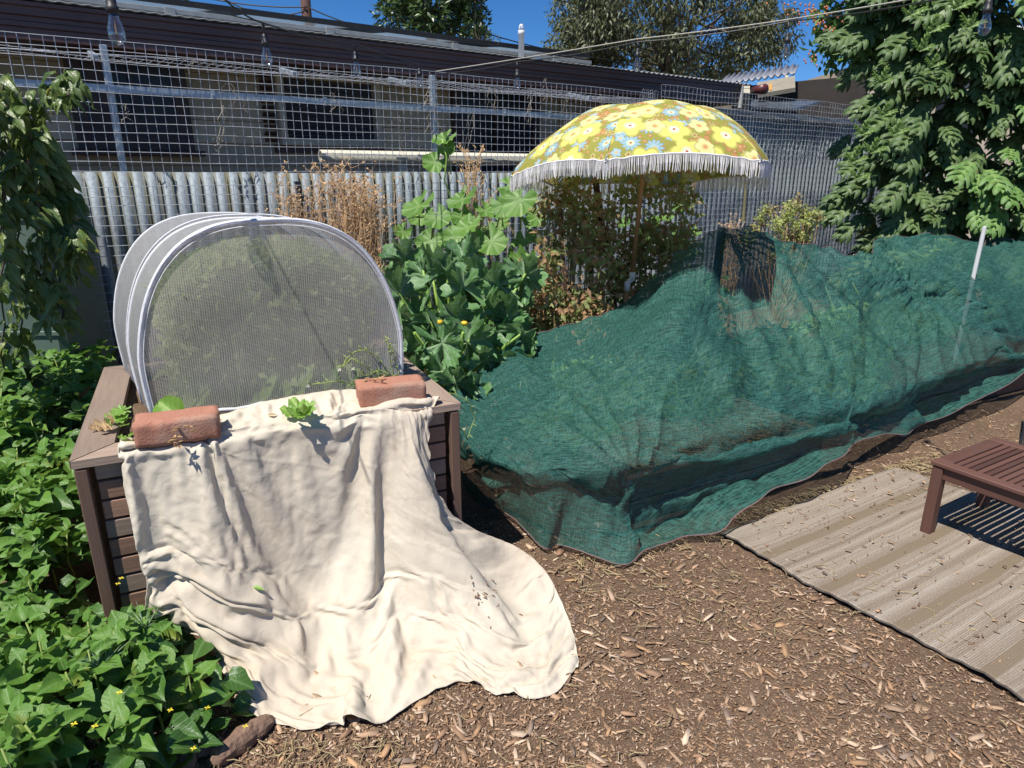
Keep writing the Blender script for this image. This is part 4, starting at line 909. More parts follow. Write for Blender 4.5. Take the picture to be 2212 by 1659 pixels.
# ---- draped shapes of the two fabrics: grids of points as differences between neighbours, in steps of q metres
def unbake(ny, nx, o, q, d):
    E = np.array(d).reshape(3, ny, nx); I = np.cumsum(np.cumsum(E, axis=1), axis=2)
    return I.transpose(1, 2, 0) * q + np.array(o)
CL = unbake(72, 62, (-1.162, 1.499, 0.008), 0.002, [
0,4,5,6,7,8,8,8,8,8,7,8,8,7,8,8,8,9,8,8,8,7,8,8,8,8,7,8,8,8,7,8,8,8,7,8,8,7,8,9,8,9,9,9,10,10,10,9,9,9,8,8,6,7,5,6,4,5,4,3,3,3,2,0,0,0,0,0,0,0,0,0,1,0,0,0,0,1,0,-1,0,0,0,1,0,0,-1,0,
1,0,0,-1,1,0,0,-1,1,-1,0,1,0,-1,0,0,0,0,0,0,-1,1,0,-1,0,-1,1,-1,0,0,0,0,0,0,0,0,1,-2,2,1,0,-2,0,2,0,1,0,-1,2,-1,0,-1,-1,2,-1,1,-1,1,0,-1,2,0,-1,1,-1,0,1,0,0,1,-1,-2,1,0,0,0,1,-1,0,0,
0,-1,1,-1,0,0,0,0,-1,0,0,-1,1,-1,-1,1,1,0,1,2,-1,0,0,1,0,0,-1,1,0,1,-4,2,0,1,1,0,0,1,0,-1,0,0,0,0,1,-1,1,0,0,-1,0,0,0,0,-1,1,1,0,-1,-1,0,0,0,0,0,0,-1,0,-1,0,0,0,1,0,0,0,0,-3,-2,-2,2,
0,0,0,0,2,-1,-2,2,-2,3,0,0,-1,0,-1,1,-1,1,0,1,0,-1,1,0,1,-1,1,-1,0,0,1,0,0,-1,0,0,0,-1,0,0,1,-1,0,0,0,0,0,1,-1,0,0,0,-1,0,0,-2,-1,-3,1,-1,0,2,0,-1,0,1,2,0,0,-1,1,-2,-1,3,-1,1,-2,0,0,
2,-1,0,0,1,0,0,0,1,-1,0,1,0,-1,0,0,-1,1,0,-3,1,1,1,-1,0,0,0,0,0,0,0,1,0,-1,-1,1,-1,-1,-1,-3,0,-2,-1,-1,1,0,2,-1,0,0,2,0,0,0,-1,1,0,-2,1,0,0,0,0,0,1,0,-1,1,0,0,0,0,1,-1,0,1,0,-1,-1,1,
-2,2,-1,-1,-1,2,1,0,-1,0,0,0,0,0,-1,0,0,-1,-2,-2,-2,0,1,3,3,3,2,3,-1,0,-2,0,1,0,-1,2,0,-2,1,1,-3,2,-1,1,0,0,0,1,0,0,0,0,1,-1,0,1,0,0,-1,0,-1,0,1,0,1,0,0,0,-1,0,-1,0,-1,0,-1,-2,-1,-2,
0,-2,0,1,2,4,2,1,-1,-3,1,1,0,1,0,0,0,-5,5,1,0,0,-3,-1,0,2,-1,1,0,0,0,1,0,0,0,0,0,1,-1,1,0,-1,1,-1,1,0,0,1,-1,1,0,-1,1,-1,0,-1,-1,-2,-2,-1,0,1,-1,1,1,1,2,-1,-1,-3,-3,0,2,-2,0,0,2,1,1,
1,-2,0,1,-1,-4,3,0,-3,3,-1,1,0,0,-1,3,-2,1,0,-1,1,1,-1,-1,2,-2,-1,3,0,0,-1,0,0,0,0,-1,0,0,0,-1,-1,-1,0,1,1,1,1,0,-1,-2,-2,-1,1,1,-1,-1,-1,0,1,2,0,-3,5,0,0,1,0,0,-2,-1,0,0,1,-1,1,-1,
0,0,2,-1,1,0,-2,1,0,0,-1,2,1,-2,-1,1,1,0,-2,1,1,0,0,0,-1,-1,0,1,2,-1,0,-1,-2,-2,-1,-1,1,1,0,2,3,1,-2,-1,-1,2,-3,1,2,-1,-3,1,4,7,-3,-2,5,0,-2,0,1,1,1,-2,-2,1,-1,1,2,0,1,-1,-1,-2,1,1,
0,-3,-1,-1,2,-1,-1,-1,0,-1,0,1,2,2,-1,1,-3,0,0,0,-1,0,-1,0,0,-1,1,5,-1,1,-3,-8,3,3,1,-1,-2,-2,2,0,1,5,-5,-4,0,0,-2,5,-1,-1,3,-2,1,-1,1,-1,1,-1,-3,2,1,5,2,4,-1,1,-1,0,0,-1,-3,-2,-2,0,
1,-1,1,0,1,-1,-1,0,0,0,1,0,0,0,-4,-6,6,2,4,3,-9,-5,-1,3,3,3,-4,-2,0,2,-5,3,2,1,0,-5,0,0,1,1,-1,2,-1,2,-3,-1,4,2,0,-5,0,0,2,1,1,-1,-1,2,2,3,2,-1,-3,-2,-2,-1,0,0,0,0,0,1,0,1,1,2,3,-4,
-4,2,2,5,7,-3,-3,0,3,-2,-4,-2,6,-6,3,1,-2,0,0,1,-2,3,-3,1,1,0,-1,-1,2,2,-1,0,1,4,0,-3,-3,-2,-2,0,1,0,2,0,0,1,0,0,1,1,0,-1,-1,-1,1,0,0,-1,0,0,2,2,-3,-4,2,-4,3,8,3,0,-5,1,5,-4,-4,3,-1,
-1,1,1,0,-3,2,0,1,-1,-2,0,1,1,1,2,2,-2,-2,-3,-1,2,1,2,2,0,0,0,-2,-1,-1,0,0,1,-1,-1,-1,0,0,0,1,1,0,0,-2,-2,-3,1,-1,2,-3,1,-2,0,-1,-1,1,1,0,7,-4,0,1,-1,1,-1,1,1,-4,0,2,1,0,-1,1,1,0,0,
0,0,1,0,-1,-2,2,0,-1,0,0,-1,1,0,0,-1,0,0,0,-1,0,1,-1,1,0,1,1,1,1,-1,-2,4,1,-2,-4,1,0,0,0,1,0,0,1,-1,3,-1,0,-2,1,-1,-1,-2,5,-1,-2,0,2,0,0,0,1,1,1,0,0,0,0,-2,-1,-1,1,1,-1,0,-1,-1,0,0,
0,-1,1,0,1,0,1,1,0,-1,0,-1,0,3,4,2,2,-1,-1,-3,2,-1,2,1,1,-2,0,-1,2,-1,-4,3,-1,0,1,-1,-2,2,-1,1,0,1,0,-1,0,1,1,2,1,0,0,-1,-3,2,-1,0,1,0,-1,0,0,0,-1,1,-1,0,-1,0,1,0,0,0,1,0,0,-1,1,-3,
1,0,1,3,-3,3,-1,0,-1,1,2,-3,-1,2,1,-3,0,1,1,1,-1,-1,2,-2,0,0,0,1,0,0,-1,0,-1,0,1,4,-1,-1,1,-1,0,0,1,0,0,0,0,-1,0,0,0,-1,-1,0,1,1,-1,1,0,-1,-3,0,1,1,-1,-2,1,-2,2,0,0,1,0,0,0,-1,3,-2,
0,-1,0,2,-2,0,0,1,0,0,0,-1,0,1,-1,-1,0,1,2,-2,3,-1,-1,1,-1,0,0,0,0,0,1,0,0,0,0,1,0,0,0,-1,-1,0,1,1,0,0,0,1,-1,0,0,0,0,1,0,0,0,0,0,0,2,-2,-1,0,0,1,0,-1,1,0,0,0,0,0,0,-1,2,-1,1,1,-4,1,
1,1,0,0,-1,0,-1,0,1,-1,0,2,0,1,0,0,0,-2,0,0,0,0,0,1,1,1,0,0,0,-1,1,-1,0,0,1,-1,0,1,-1,1,1,-1,-1,1,0,0,0,-1,0,1,-1,1,0,-1,0,1,0,2,0,-2,-2,2,1,0,0,-2,0,0,0,0,-1,1,1,0,2,0,1,-2,0,0,-1,
0,0,-1,1,3,4,0,1,0,0,-1,0,0,0,0,0,1,0,1,-2,1,0,1,-2,0,0,1,1,-1,-1,0,1,0,0,0,1,-1,0,0,1,-3,2,1,0,-1,0,-1,1,-1,0,0,0,0,1,0,0,2,0,1,-1,-1,-1,0,1,1,1,-1,1,1,0,0,0,-1,0,1,-1,0,1,0,0,1,-1,
0,1,0,-2,0,0,1,0,0,0,0,0,0,0,0,0,0,0,1,-3,0,3,0,-1,1,-2,1,-1,1,0,0,0,1,-1,0,1,-1,1,1,0,0,-1,0,0,1,1,1,-2,1,0,0,0,-1,0,0,0,0,0,0,0,1,1,-1,0,1,-1,-1,0,0,2,-1,-1,1,0,0,0,1,-1,1,0,-2,-1,
2,1,0,0,-1,0,-1,1,0,0,0,1,0,0,1,0,0,0,1,0,0,-1,0,1,1,0,-1,1,1,0,0,0,0,-1,1,-1,0,1,0,0,1,-1,-1,0,3,-2,-1,1,0,0,1,-1,-1,1,0,0,0,0,0,0,-1,-1,3,1,-1,-1,0,-1,1,0,-1,1,1,-1,0,1,1,0,1,0,0,
1,0,0,-1,1,0,1,0,-1,2,-2,1,0,0,0,-1,0,0,0,0,0,1,1,-2,1,0,0,-1,0,0,2,-1,0,0,0,0,0,0,0,0,0,-1,1,1,0,-1,1,-1,0,-1,0,0,0,0,2,1,1,0,0,0,0,-2,0,0,1,0,0,1,0,2,1,1,0,-1,1,-1,0,0,0,0,1,0,0,0,
1,-2,1,1,0,-1,-1,0,1,1,-1,0,0,0,0,0,0,0,0,0,1,1,0,-1,0,-1,-1,1,0,1,0,-1,0,1,0,0,1,0,0,1,-1,0,0,0,0,2,0,0,1,1,0,0,0,0,-1,1,0,-1,0,0,0,1,1,-1,-1,2,0,-2,0,0,0,2,0,-2,0,0,1,0,0,0,-1,0,2,
0,0,0,0,-2,1,0,0,0,0,1,0,0,0,1,0,1,1,-1,0,0,1,1,1,0,2,-1,-1,1,0,0,0,0,0,-1,0,0,0,1,0,0,1,-1,0,0,1,-1,-1,0,0,1,1,-1,0,0,0,0,1,-1,0,1,1,0,-1,0,-1,-1,0,1,0,1,0,0,0,0,1,0,0,0,0,0,0,0,0,
1,0,0,-1,2,1,1,-1,0,0,1,-1,0,1,-1,0,0,0,0,2,0,-2,1,1,-1,-1,0,1,0,0,0,0,0,0,0,0,1,-2,1,1,0,-1,2,-2,0,0,0,0,0,1,1,0,0,0,-1,1,-1,0,0,-1,1,0,0,1,1,1,1,1,1,0,0,0,0,0,0,0,0,0,-1,1,-1,2,1,
-2,0,1,0,-1,0,-1,1,1,-1,-1,0,1,1,-1,0,0,2,0,0,-1,0,-1,-1,1,1,0,0,0,1,0,1,-1,0,-1,0,-1,0,1,0,2,1,0,0,0,0,1,1,0,-1,0,1,-1,0,0,0,0,1,-1,-1,1,4,-3,0,0,0,-1,0,0,0,1,0,0,0,0,0,1,-2,2,0,0,
0,0,0,-2,1,0,0,1,0,1,-1,2,-1,1,0,0,-1,0,-1,2,2,1,1,2,1,0,-1,-3,1,-1,0,0,1,0,0,0,1,-2,0,1,0,-2,3,-1,-1,3,-1,-1,-1,0,0,1,1,-1,0,-1,0,1,0,1,0,1,-1,0,-1,-1,0,2,0,0,0,0,1,-1,1,0,1,0,1,1,
1,-1,0,0,2,0,0,1,-1,0,1,0,-1,0,1,0,0,1,0,0,-1,-1,2,-2,1,1,-2,2,1,-1,-1,0,0,0,1,-1,-1,1,0,0,0,1,0,0,0,1,-2,-1,1,0,1,0,0,0,1,1,0,0,0,0,2,-1,1,0,0,1,1,0,1,-2,0,0,1,-1,0,0,1,0,0,-1,0,2,
-1,1,0,-1,0,2,-2,0,2,-1,-1,-1,0,0,2,-1,1,-2,2,-1,1,0,0,0,0,0,-2,0,1,1,0,1,0,0,-1,0,0,1,1,1,-1,2,-1,0,0,1,0,2,0,1,-1,0,1,-1,0,0,1,1,0,-1,0,0,1,-2,1,1,-2,3,-2,0,2,-1,-1,-1,0,1,0,2,-3,
2,-1,0,1,0,0,0,0,0,-2,0,2,0,0,1,0,0,0,0,0,0,1,0,1,0,1,0,-1,0,1,1,0,0,1,0,1,0,1,-1,0,1,-1,1,0,-2,2,0,-1,1,-1,1,1,-3,3,1,-2,-1,0,-1,0,2,0,-1,0,0,1,0,0,0,0,-1,-2,2,0,1,0,0,2,0,0,0,0,1,
-1,1,0,-1,1,0,0,0,0,0,1,1,0,1,1,0,0,0,-1,1,0,0,0,1,-2,2,-1,1,-1,0,0,0,0,3,-2,-1,-1,1,0,-1,1,0,0,1,0,0,1,-2,1,-1,-1,1,1,0,1,0,-1,1,0,0,1,0,0,1,0,1,0,0,0,0,1,0,0,0,1,0,1,-1,2,2,-1,-1,
-1,0,-1,0,0,0,2,0,-2,2,-1,0,-3,2,4,-2,-1,-1,0,1,1,-1,1,0,-1,1,-1,1,-1,-1,0,1,1,1,0,0,1,-1,0,0,0,0,1,0,2,0,0,0,0,1,0,1,1,0,0,0,0,1,-3,2,3,0,0,-1,-1,-1,1,0,-2,2,0,-2,5,-4,2,-3,3,1,-2,
-1,0,0,1,1,-1,0,1,-1,0,0,0,-1,0,2,1,-1,0,1,-1,1,0,1,0,-1,0,0,0,1,0,1,1,1,1,1,-1,1,-1,0,1,-1,2,-3,-2,1,2,0,2,-1,-1,1,-1,-1,6,-5,1,4,0,0,-4,3,-3,0,-1,1,0,0,1,0,0,0,0,-1,0,-2,2,1,1,0,0,
0,0,0,0,0,1,1,0,0,0,0,1,0,1,0,1,0,1,0,0,-1,1,0,-1,4,-2,-2,0,0,0,2,-1,0,2,-2,0,2,-2,4,-1,2,-2,-1,1,-3,0,-1,1,1,0,0,-1,1,0,0,-1,-1,1,3,-1,1,0,-1,1,0,1,-1,0,0,1,0,1,1,0,1,0,1,0,1,0,-1,
0,-1,1,3,-2,-1,3,-1,-1,-2,-1,1,1,0,1,1,-2,2,2,0,-1,1,0,-1,1,-1,-1,0,-1,0,0,0,1,-1,1,1,-3,-2,4,0,2,-1,0,1,-1,0,0,1,0,0,0,1,0,1,1,0,0,-1,1,-1,0,1,0,0,0,3,0,1,-2,0,-1,-2,0,0,1,0,0,3,0,
1,2,-1,-2,2,3,-4,0,0,-1,0,0,0,-1,0,0,1,0,0,-3,0,4,1,-1,0,1,-1,1,0,0,0,0,1,0,1,0,0,0,0,0,0,-2,0,1,-1,1,2,0,-2,2,-4,3,4,-4,3,1,-3,0,0,0,1,2,2,-2,-1,1,-1,2,3,-2,-1,-1,-1,0,0,0,0,0,0,0,
-2,0,2,1,1,1,0,0,0,-1,0,0,0,0,-1,1,0,1,1,1,0,0,-2,0,0,-1,1,1,1,0,-2,-1,3,-3,-1,5,0,-2,2,-1,-1,0,-1,1,-1,1,-1,1,1,0,3,1,-1,0,-1,0,0,1,0,-1,-1,-2,1,1,1,0,0,1,2,-1,0,0,-1,-1,-1,-1,1,1,
1,1,1,1,0,-1,0,-1,-1,0,0,2,1,0,1,1,-1,1,-4,0,0,1,0,1,1,-1,1,0,0,-1,1,-1,2,-2,-2,4,3,-2,-1,0,-1,0,1,0,0,0,-4,1,4,0,-1,-1,1,2,-1,1,0,-1,0,0,0,-1,-1,1,2,2,0,-1,0,-1,0,0,0,1,1,-1,2,1,-4,
1,4,0,0,-4,0,0,1,2,0,0,0,-1,-1,1,-2,5,0,-5,2,2,0,0,0,0,-1,0,-1,1,2,0,0,-1,1,-1,-1,0,1,0,-1,1,-1,1,0,0,1,-1,-1,2,1,1,0,0,-1,0,-1,0,2,-1,-1,0,1,-3,0,2,1,2,1,0,-1,-1,-2,-1,-1,1,1,3,1,0,
3,-2,-2,3,-1,0,1,0,-1,-1,-1,-3,3,3,1,-1,-1,1,0,-1,0,0,0,0,0,1,0,-1,0,1,0,0,3,-1,2,0,-1,-1,1,-3,1,-1,0,2,2,-2,0,-3,-1,2,-1,1,0,-2,1,1,1,-1,1,2,0,1,2,0,-1,-1,1,0,-1,0,-1,1,0,2,-1,1,-2,
0,0,0,0,1,0,-1,2,0,1,-2,1,0,0,1,-1,0,5,2,2,1,1,-2,1,-4,-7,-2,2,-1,-1,3,0,-2,-1,-1,1,0,0,2,1,1,0,1,1,0,0,0,0,1,-1,-1,2,0,0,-1,0,0,0,1,0,-4,4,-2,0,0,1,0,0,0,0,0,-1,1,0,2,0,0,2,-5,2,7,
1,2,0,-1,-2,-1,-7,-1,-1,-1,1,2,-2,2,-1,-1,1,1,1,2,0,0,0,-1,-1,1,2,0,-1,1,1,0,0,0,0,-1,0,0,1,0,-5,3,0,0,0,0,0,0,2,0,-1,0,2,0,-1,0,0,-1,1,0,-5,2,1,0,-1,0,-2,0,3,-1,1,0,1,-1,2,-1,2,-1,
-2,0,1,-1,1,-1,-1,3,-1,1,1,0,-2,3,0,0,0,-1,-1,0,2,-1,0,-1,3,-1,-4,3,0,-1,1,1,-1,2,-1,0,1,1,-2,1,0,-1,0,2,-2,-1,1,-1,0,1,-1,1,-1,-2,6,0,0,-2,-2,0,-1,2,0,0,-1,0,-1,0,1,0,2,0,-1,2,1,-1,
1,-1,-1,0,0,1,-2,1,1,1,0,0,2,-3,0,2,-2,-1,1,0,2,-1,0,0,2,-4,-1,1,-2,4,0,0,-2,0,0,-1,1,0,1,-1,-2,3,0,-1,-1,1,-1,0,1,1,0,1,-1,-1,0,0,2,1,1,-3,2,2,0,0,0,-2,2,-1,1,-1,-2,-1,2,2,0,-2,0,0,
2,-1,0,0,0,1,0,-1,1,0,-1,-2,0,0,3,0,-1,0,-1,0,0,0,1,-1,0,0,3,1,-1,0,-4,2,-1,0,1,0,2,1,0,-2,1,0,1,2,-4,-1,2,1,0,0,-1,0,0,1,0,0,-1,-1,1,1,0,0,0,2,-3,-1,0,0,1,0,-2,2,1,1,-1,-1,2,-1,1,-2,
0,1,-1,1,0,-1,0,-1,1,2,0,-2,6,-2,-1,-1,-1,0,-2,1,2,3,-1,-1,0,-1,3,-1,0,1,0,0,0,0,-1,0,1,-1,1,0,-2,1,1,0,-1,0,2,-1,0,1,-3,0,1,-1,0,-1,2,0,1,-2,-2,1,1,-2,1,0,1,-1,2,-2,-2,2,-1,2,-2,0,
3,-1,0,-2,0,0,0,1,3,2,-4,1,-2,3,0,1,1,2,0,-1,1,-1,-1,-1,-1,3,-1,1,0,0,0,-1,1,1,0,-1,0,-2,-1,0,-1,0,-2,0,-1,3,1,-1,0,-1,1,1,0,-1,-1,2,0,-1,-1,0,1,0,-2,0,2,2,1,-1,2,2,-2,-4,1,-2,3,3,2,
0,1,-1,0,1,-1,0,-2,0,1,-1,2,-2,1,0,0,0,0,1,-1,-3,1,0,1,-1,0,-2,0,1,0,0,0,1,-2,2,-1,0,1,-1,-1,-1,1,1,-1,2,-1,0,2,-1,1,0,2,3,-3,-2,-1,-1,2,3,1,0,1,0,0,0,0,0,-3,-1,1,2,0,-1,-2,3,-1,0,0,
1,0,0,1,-2,-1,1,-1,0,0,2,-1,-1,-1,-1,0,0,1,0,0,0,0,-1,-2,1,1,-1,2,0,0,3,2,0,-5,1,0,-1,2,-1,-1,2,1,1,1,0,0,1,-1,1,-2,-1,-1,0,1,1,-1,0,-1,3,-1,0,0,1,-1,-2,-1,4,-2,0,1,0,0,-1,1,-1,0,-1,
0,-1,0,1,0,-1,1,-1,2,0,0,-1,2,0,1,1,-1,1,-1,-1,-2,1,1,1,-1,2,0,-1,1,0,0,1,0,-3,-1,2,-1,0,1,0,-1,0,2,1,0,-1,0,-1,-1,1,-1,1,2,-1,-1,1,-1,1,-1,1,-2,0,0,0,0,-1,0,1,-1,-1,0,4,-2,-2,1,-1,
2,-1,-1,0,4,-1,0,2,-2,1,2,-1,1,-1,0,1,-1,-1,2,1,-2,-2,1,-1,1,0,0,-1,3,-1,0,-1,-1,0,1,0,0,-1,1,1,-1,0,1,-1,0,-3,1,1,-1,1,-3,-1,1,1,2,-1,1,-3,2,1,1,0,-1,2,0,-1,-1,0,3,-2,1,-1,0,3,-1,2,
-1,-1,1,-1,-1,1,1,0,-2,0,0,0,2,-1,1,-1,0,0,1,-1,-1,0,2,1,-1,0,0,-1,-1,0,-1,1,0,-1,-1,-4,2,2,0,1,0,-1,-1,1,-1,5,0,1,3,1,0,1,-3,-3,0,-1,0,1,1,-1,1,0,0,0,0,0,-1,-3,4,-4,2,1,1,-1,0,1,1,
-2,1,0,0,1,0,0,-2,0,2,-2,1,0,-2,-1,1,1,-2,1,-1,1,1,-1,1,0,-3,-1,-1,1,1,0,1,3,2,-2,0,0,1,2,-5,0,1,1,-1,1,1,0,0,0,-1,2,0,0,-3,2,-3,1,-1,1,0,1,0,1,-3,2,0,-2,2,0,0,1,-3,2,0,-2,-1,0,-1,-1,
2,-1,-1,0,-2,2,0,-1,3,-2,2,-1,1,-2,4,-2,1,1,-1,1,-1,0,2,0,-1,1,1,1,0,-1,1,0,0,0,-3,-2,1,1,2,-1,0,0,0,1,-3,1,2,1,-1,0,0,0,2,-2,2,-2,-2,-2,1,-1,0,0,1,-1,0,-1,1,0,-1,1,0,-1,-2,0,1,3,1,
2,-1,-1,2,-3,0,1,2,-2,2,-3,4,0,0,1,0,0,0,-4,-1,-2,2,-1,2,1,0,0,0,-2,3,0,1,-1,1,-1,0,-1,0,1,-1,0,-2,0,-1,0,0,0,0,1,3,1,-3,-2,1,0,-1,-1,0,-4,2,3,0,4,2,-3,-2,0,2,-2,1,3,-2,1,1,0,0,-1,-2,
1,1,0,-2,1,-4,3,2,-1,0,0,0,1,1,0,0,0,0,1,-1,0,-1,1,-2,0,1,-1,1,-1,-1,0,-1,0,0,1,2,-1,-1,-1,-1,-2,1,6,0,0,-1,0,-2,4,-3,-1,0,1,-1,-1,1,3,0,1,-1,0,0,-1,-1,1,-4,-2,4,-1,2,0,0,0,1,0,0,2,
-2,2,0,-1,0,-1,1,-3,0,0,1,3,-3,-2,0,1,1,1,1,1,1,0,-3,-4,-1,193,4,4,5,6,7,7,7,7,7,6,6,7,6,7,6,7,6,6,6,6,5,5,5,4,4,5,4,3,4,4,3,4,4,3,3,3,3,3,2,2,1,2,0,1,0,0,-1,0,0,-1,0,-1,0,-1,0,-1,0,
-1,-1,0,0,-5,-1,1,0,0,0,0,-1,0,0,0,0,0,0,-1,1,-1,0,0,0,-1,1,-1,0,1,0,-1,0,1,0,-1,1,0,-1,1,0,0,0,0,0,0,0,-1,1,-1,0,0,1,-1,0,1,-1,1,-1,1,-1,1,-1,1,0,0,0,-5,0,-1,1,1,-2,0,0,3,-3,1,-1,0,
0,-1,0,-1,1,-1,0,0,0,0,0,-1,0,0,1,-1,0,1,0,0,0,0,2,1,-2,1,0,0,-1,0,-1,0,0,0,-1,1,-1,0,1,0,1,-1,0,0,0,0,0,-1,-3,-5,0,-2,1,1,0,-1,0,1,2,-4,2,-1,-2,0,0,0,-1,1,0,-1,0,-1,1,0,0,0,-1,1,0,
-1,1,0,0,1,0,0,2,-1,0,0,0,0,0,0,0,-1,0,-1,0,0,0,1,0,0,1,-1,0,0,1,-1,2,-5,1,-1,-1,1,1,-2,1,-1,0,1,-1,-1,-1,1,-2,1,0,-1,-1,1,0,0,0,-1,1,0,0,-1,1,0,0,0,0,0,1,0,1,-2,1,0,0,0,1,0,-1,1,-1,
0,0,0,0,-1,1,0,0,0,2,1,-1,0,1,-5,-2,4,-1,-2,1,-1,0,0,0,1,-1,2,-3,-1,0,-1,0,1,-1,0,-1,1,-1,1,0,0,0,0,-1,1,0,0,1,0,-1,1,0,2,-1,0,0,0,-1,0,0,-1,1,0,0,0,0,0,0,1,0,2,1,1,0,1,1,-6,0,0,1,0,
-2,2,-1,0,0,-1,1,0,0,-2,0,0,0,-1,1,-1,1,-1,0,0,-1,1,-1,1,0,0,0,0,0,1,0,-1,1,0,2,0,0,-1,0,0,0,0,-1,0,0,0,1,1,1,2,2,0,0,-3,-2,0,0,-5,-2,2,1,-2,0,0,1,-1,-1,1,0,-1,2,-3,0,1,-2,0,1,-1,0,
0,0,-1,1,0,0,0,0,1,-1,0,1,-1,0,1,0,0,0,1,1,0,-1,0,0,-1,1,1,3,3,2,1,1,0,-2,-4,-4,0,2,2,2,-5,-1,-3,2,2,-2,0,2,-1,-1,1,0,0,-2,3,-1,0,-1,0,-1,1,-2,1,-1,1,-1,0,1,-1,1,0,0,1,-1,0,0,1,-1,0,
-1,0,1,1,0,0,0,2,2,4,2,1,-1,0,-3,-3,-3,1,1,0,2,0,-1,-4,0,2,-3,-1,-1,0,1,-1,-1,0,1,2,0,-1,0,-1,2,-1,0,0,-1,0,2,0,-1,-1,0,2,-1,0,-1,0,1,1,-1,-1,-1,1,0,0,0,0,0,1,2,2,3,0,-2,-3,-2,-1,-1,
-1,1,1,3,2,-1,0,-2,5,2,-2,-4,-4,-3,6,-6,1,-1,-1,1,0,5,0,-1,-1,0,0,0,-1,0,1,0,0,0,1,-2,2,0,-1,0,0,-1,-1,-1,0,0,0,0,0,-1,0,1,1,3,2,1,-3,-1,-1,0,1,1,1,2,0,-2,-2,-1,-1,1,7,-1,0,0,-5,7,-6,
3,-5,6,-3,-2,-6,1,-3,-5,-1,1,1,-2,0,1,0,0,-1,1,-1,3,-3,-2,2,1,1,1,3,3,1,0,0,0,1,2,0,2,0,-1,-1,-5,-1,0,1,2,-2,-1,1,0,1,1,0,1,0,-2,-16,8,-3,5,14,-8,0,0,-1,2,2,-8,4,-1,-7,8,7,0,-1,2,-8,
2,2,-1,2,-1,1,-1,0,-3,1,5,-1,-3,-8,-4,-1,-1,2,2,0,-1,3,4,3,1,-1,1,1,0,-3,-3,-1,0,0,0,-1,0,0,0,1,2,6,-14,3,-4,-3,16,0,-1,5,-4,-2,5,-5,-5,3,7,-6,-3,1,1,9,-4,1,-2,0,1,-1,1,1,3,-3,-6,-4,
3,6,3,-1,-1,-6,-3,0,2,-1,-3,-2,0,1,3,0,-1,1,-1,0,1,-1,-1,1,-1,1,0,-1,-1,5,6,-4,2,-8,-13,5,4,-1,-6,2,9,0,0,6,-9,-2,4,-1,-1,0,5,-6,2,-1,-1,2,-1,-2,1,0,1,3,-4,-2,1,1,6,4,2,0,-1,0,0,0,-2,
-2,-5,-2,-2,-1,1,0,0,0,1,-1,1,2,1,0,0,-7,5,1,2,5,3,-12,-5,-4,7,0,-7,4,5,0,1,2,-5,-1,-1,3,-1,0,-1,0,2,0,0,2,1,-1,-2,2,5,0,-1,-4,-3,0,0,0,1,0,0,-1,-1,-1,0,1,1,0,0,0,0,1,-1,1,1,0,1,2,2,
-1,-5,2,1,0,1,6,2,-1,-2,2,-4,-1,-3,-1,0,-1,-2,0,1,-2,1,0,0,0,2,0,0,-1,-1,1,1,1,-1,3,3,4,0,-2,-2,-1,0,-1,-2,-2,0,0,1,-1,0,1,-1,1,0,0,1,1,-1,1,0,0,0,-3,-3,3,-2,1,-1,1,0,4,-1,-5,3,0,-2,
-1,3,-5,2,0,0,2,-3,4,2,0,-4,0,1,-2,-1,-2,2,-1,1,2,-1,1,1,4,0,-1,-2,0,-1,1,0,1,0,-1,-1,-1,1,-1,1,1,1,0,1,-1,1,1,1,3,-1,-8,0,2,0,-1,-1,0,2,2,-4,1,3,-3,1,3,0,-2,1,2,3,-3,0,0,2,-2,-1,2,
1,-1,-3,-2,0,0,1,2,2,-4,-2,0,0,0,2,1,0,-1,0,-1,-1,1,0,1,0,0,0,0,0,1,-1,0,-1,-1,0,0,2,-4,3,-3,0,-2,1,-2,2,3,2,-2,-1,5,-3,0,-1,0,1,2,-3,2,-1,-1,1,0,-1,1,1,0,2,-1,-1,-5,1,0,1,-2,0,0,0,
0,0,0,-1,1,0,-1,1,1,1,0,0,0,1,0,1,1,2,-2,0,0,1,2,0,3,-2,-3,0,-2,0,0,1,1,-1,2,2,-2,-2,-1,2,0,-1,0,1,-1,0,1,-1,0,1,3,0,-2,-2,3,-6,-1,2,1,1,1,0,-1,-1,-1,0,-1,0,1,0,1,0,1,0,1,0,0,0,0,1,
-1,0,0,-1,1,-1,2,-1,-1,0,0,0,0,0,2,-2,1,2,-1,0,-1,-1,1,1,-1,0,-1,0,2,0,0,-1,0,-1,0,2,0,1,-2,-1,2,0,-1,0,-1,-1,-1,0,0,0,0,1,0,1,0,1,0,0,0,0,1,-1,-1,-1,1,0,1,-2,1,0,0,-1,1,-2,0,1,1,-1,
0,2,1,-3,0,0,1,0,-1,0,0,1,0,2,1,0,-4,-1,2,2,-1,-2,-1,0,2,0,1,-1,0,-1,-1,-1,0,1,0,0,1,0,0,1,0,1,2,1,-1,-1,-2,1,-1,0,1,0,-1,1,0,-1,0,-1,0,1,1,-1,0,2,1,-1,-2,0,1,1,0,-1,0,-1,0,2,-1,0,0,
0,3,-1,-2,-3,1,1,1,0,-1,-1,0,0,0,0,-1,0,1,1,-1,0,1,-1,2,0,0,1,1,2,-1,-1,1,0,0,0,0,0,0,-1,1,-1,-1,1,3,-3,0,1,2,-1,-1,-1,1,1,-2,1,-1,0,1,0,1,-1,0,3,-1,-1,-3,-1,1,2,-1,1,-1,0,-1,0,0,-1,
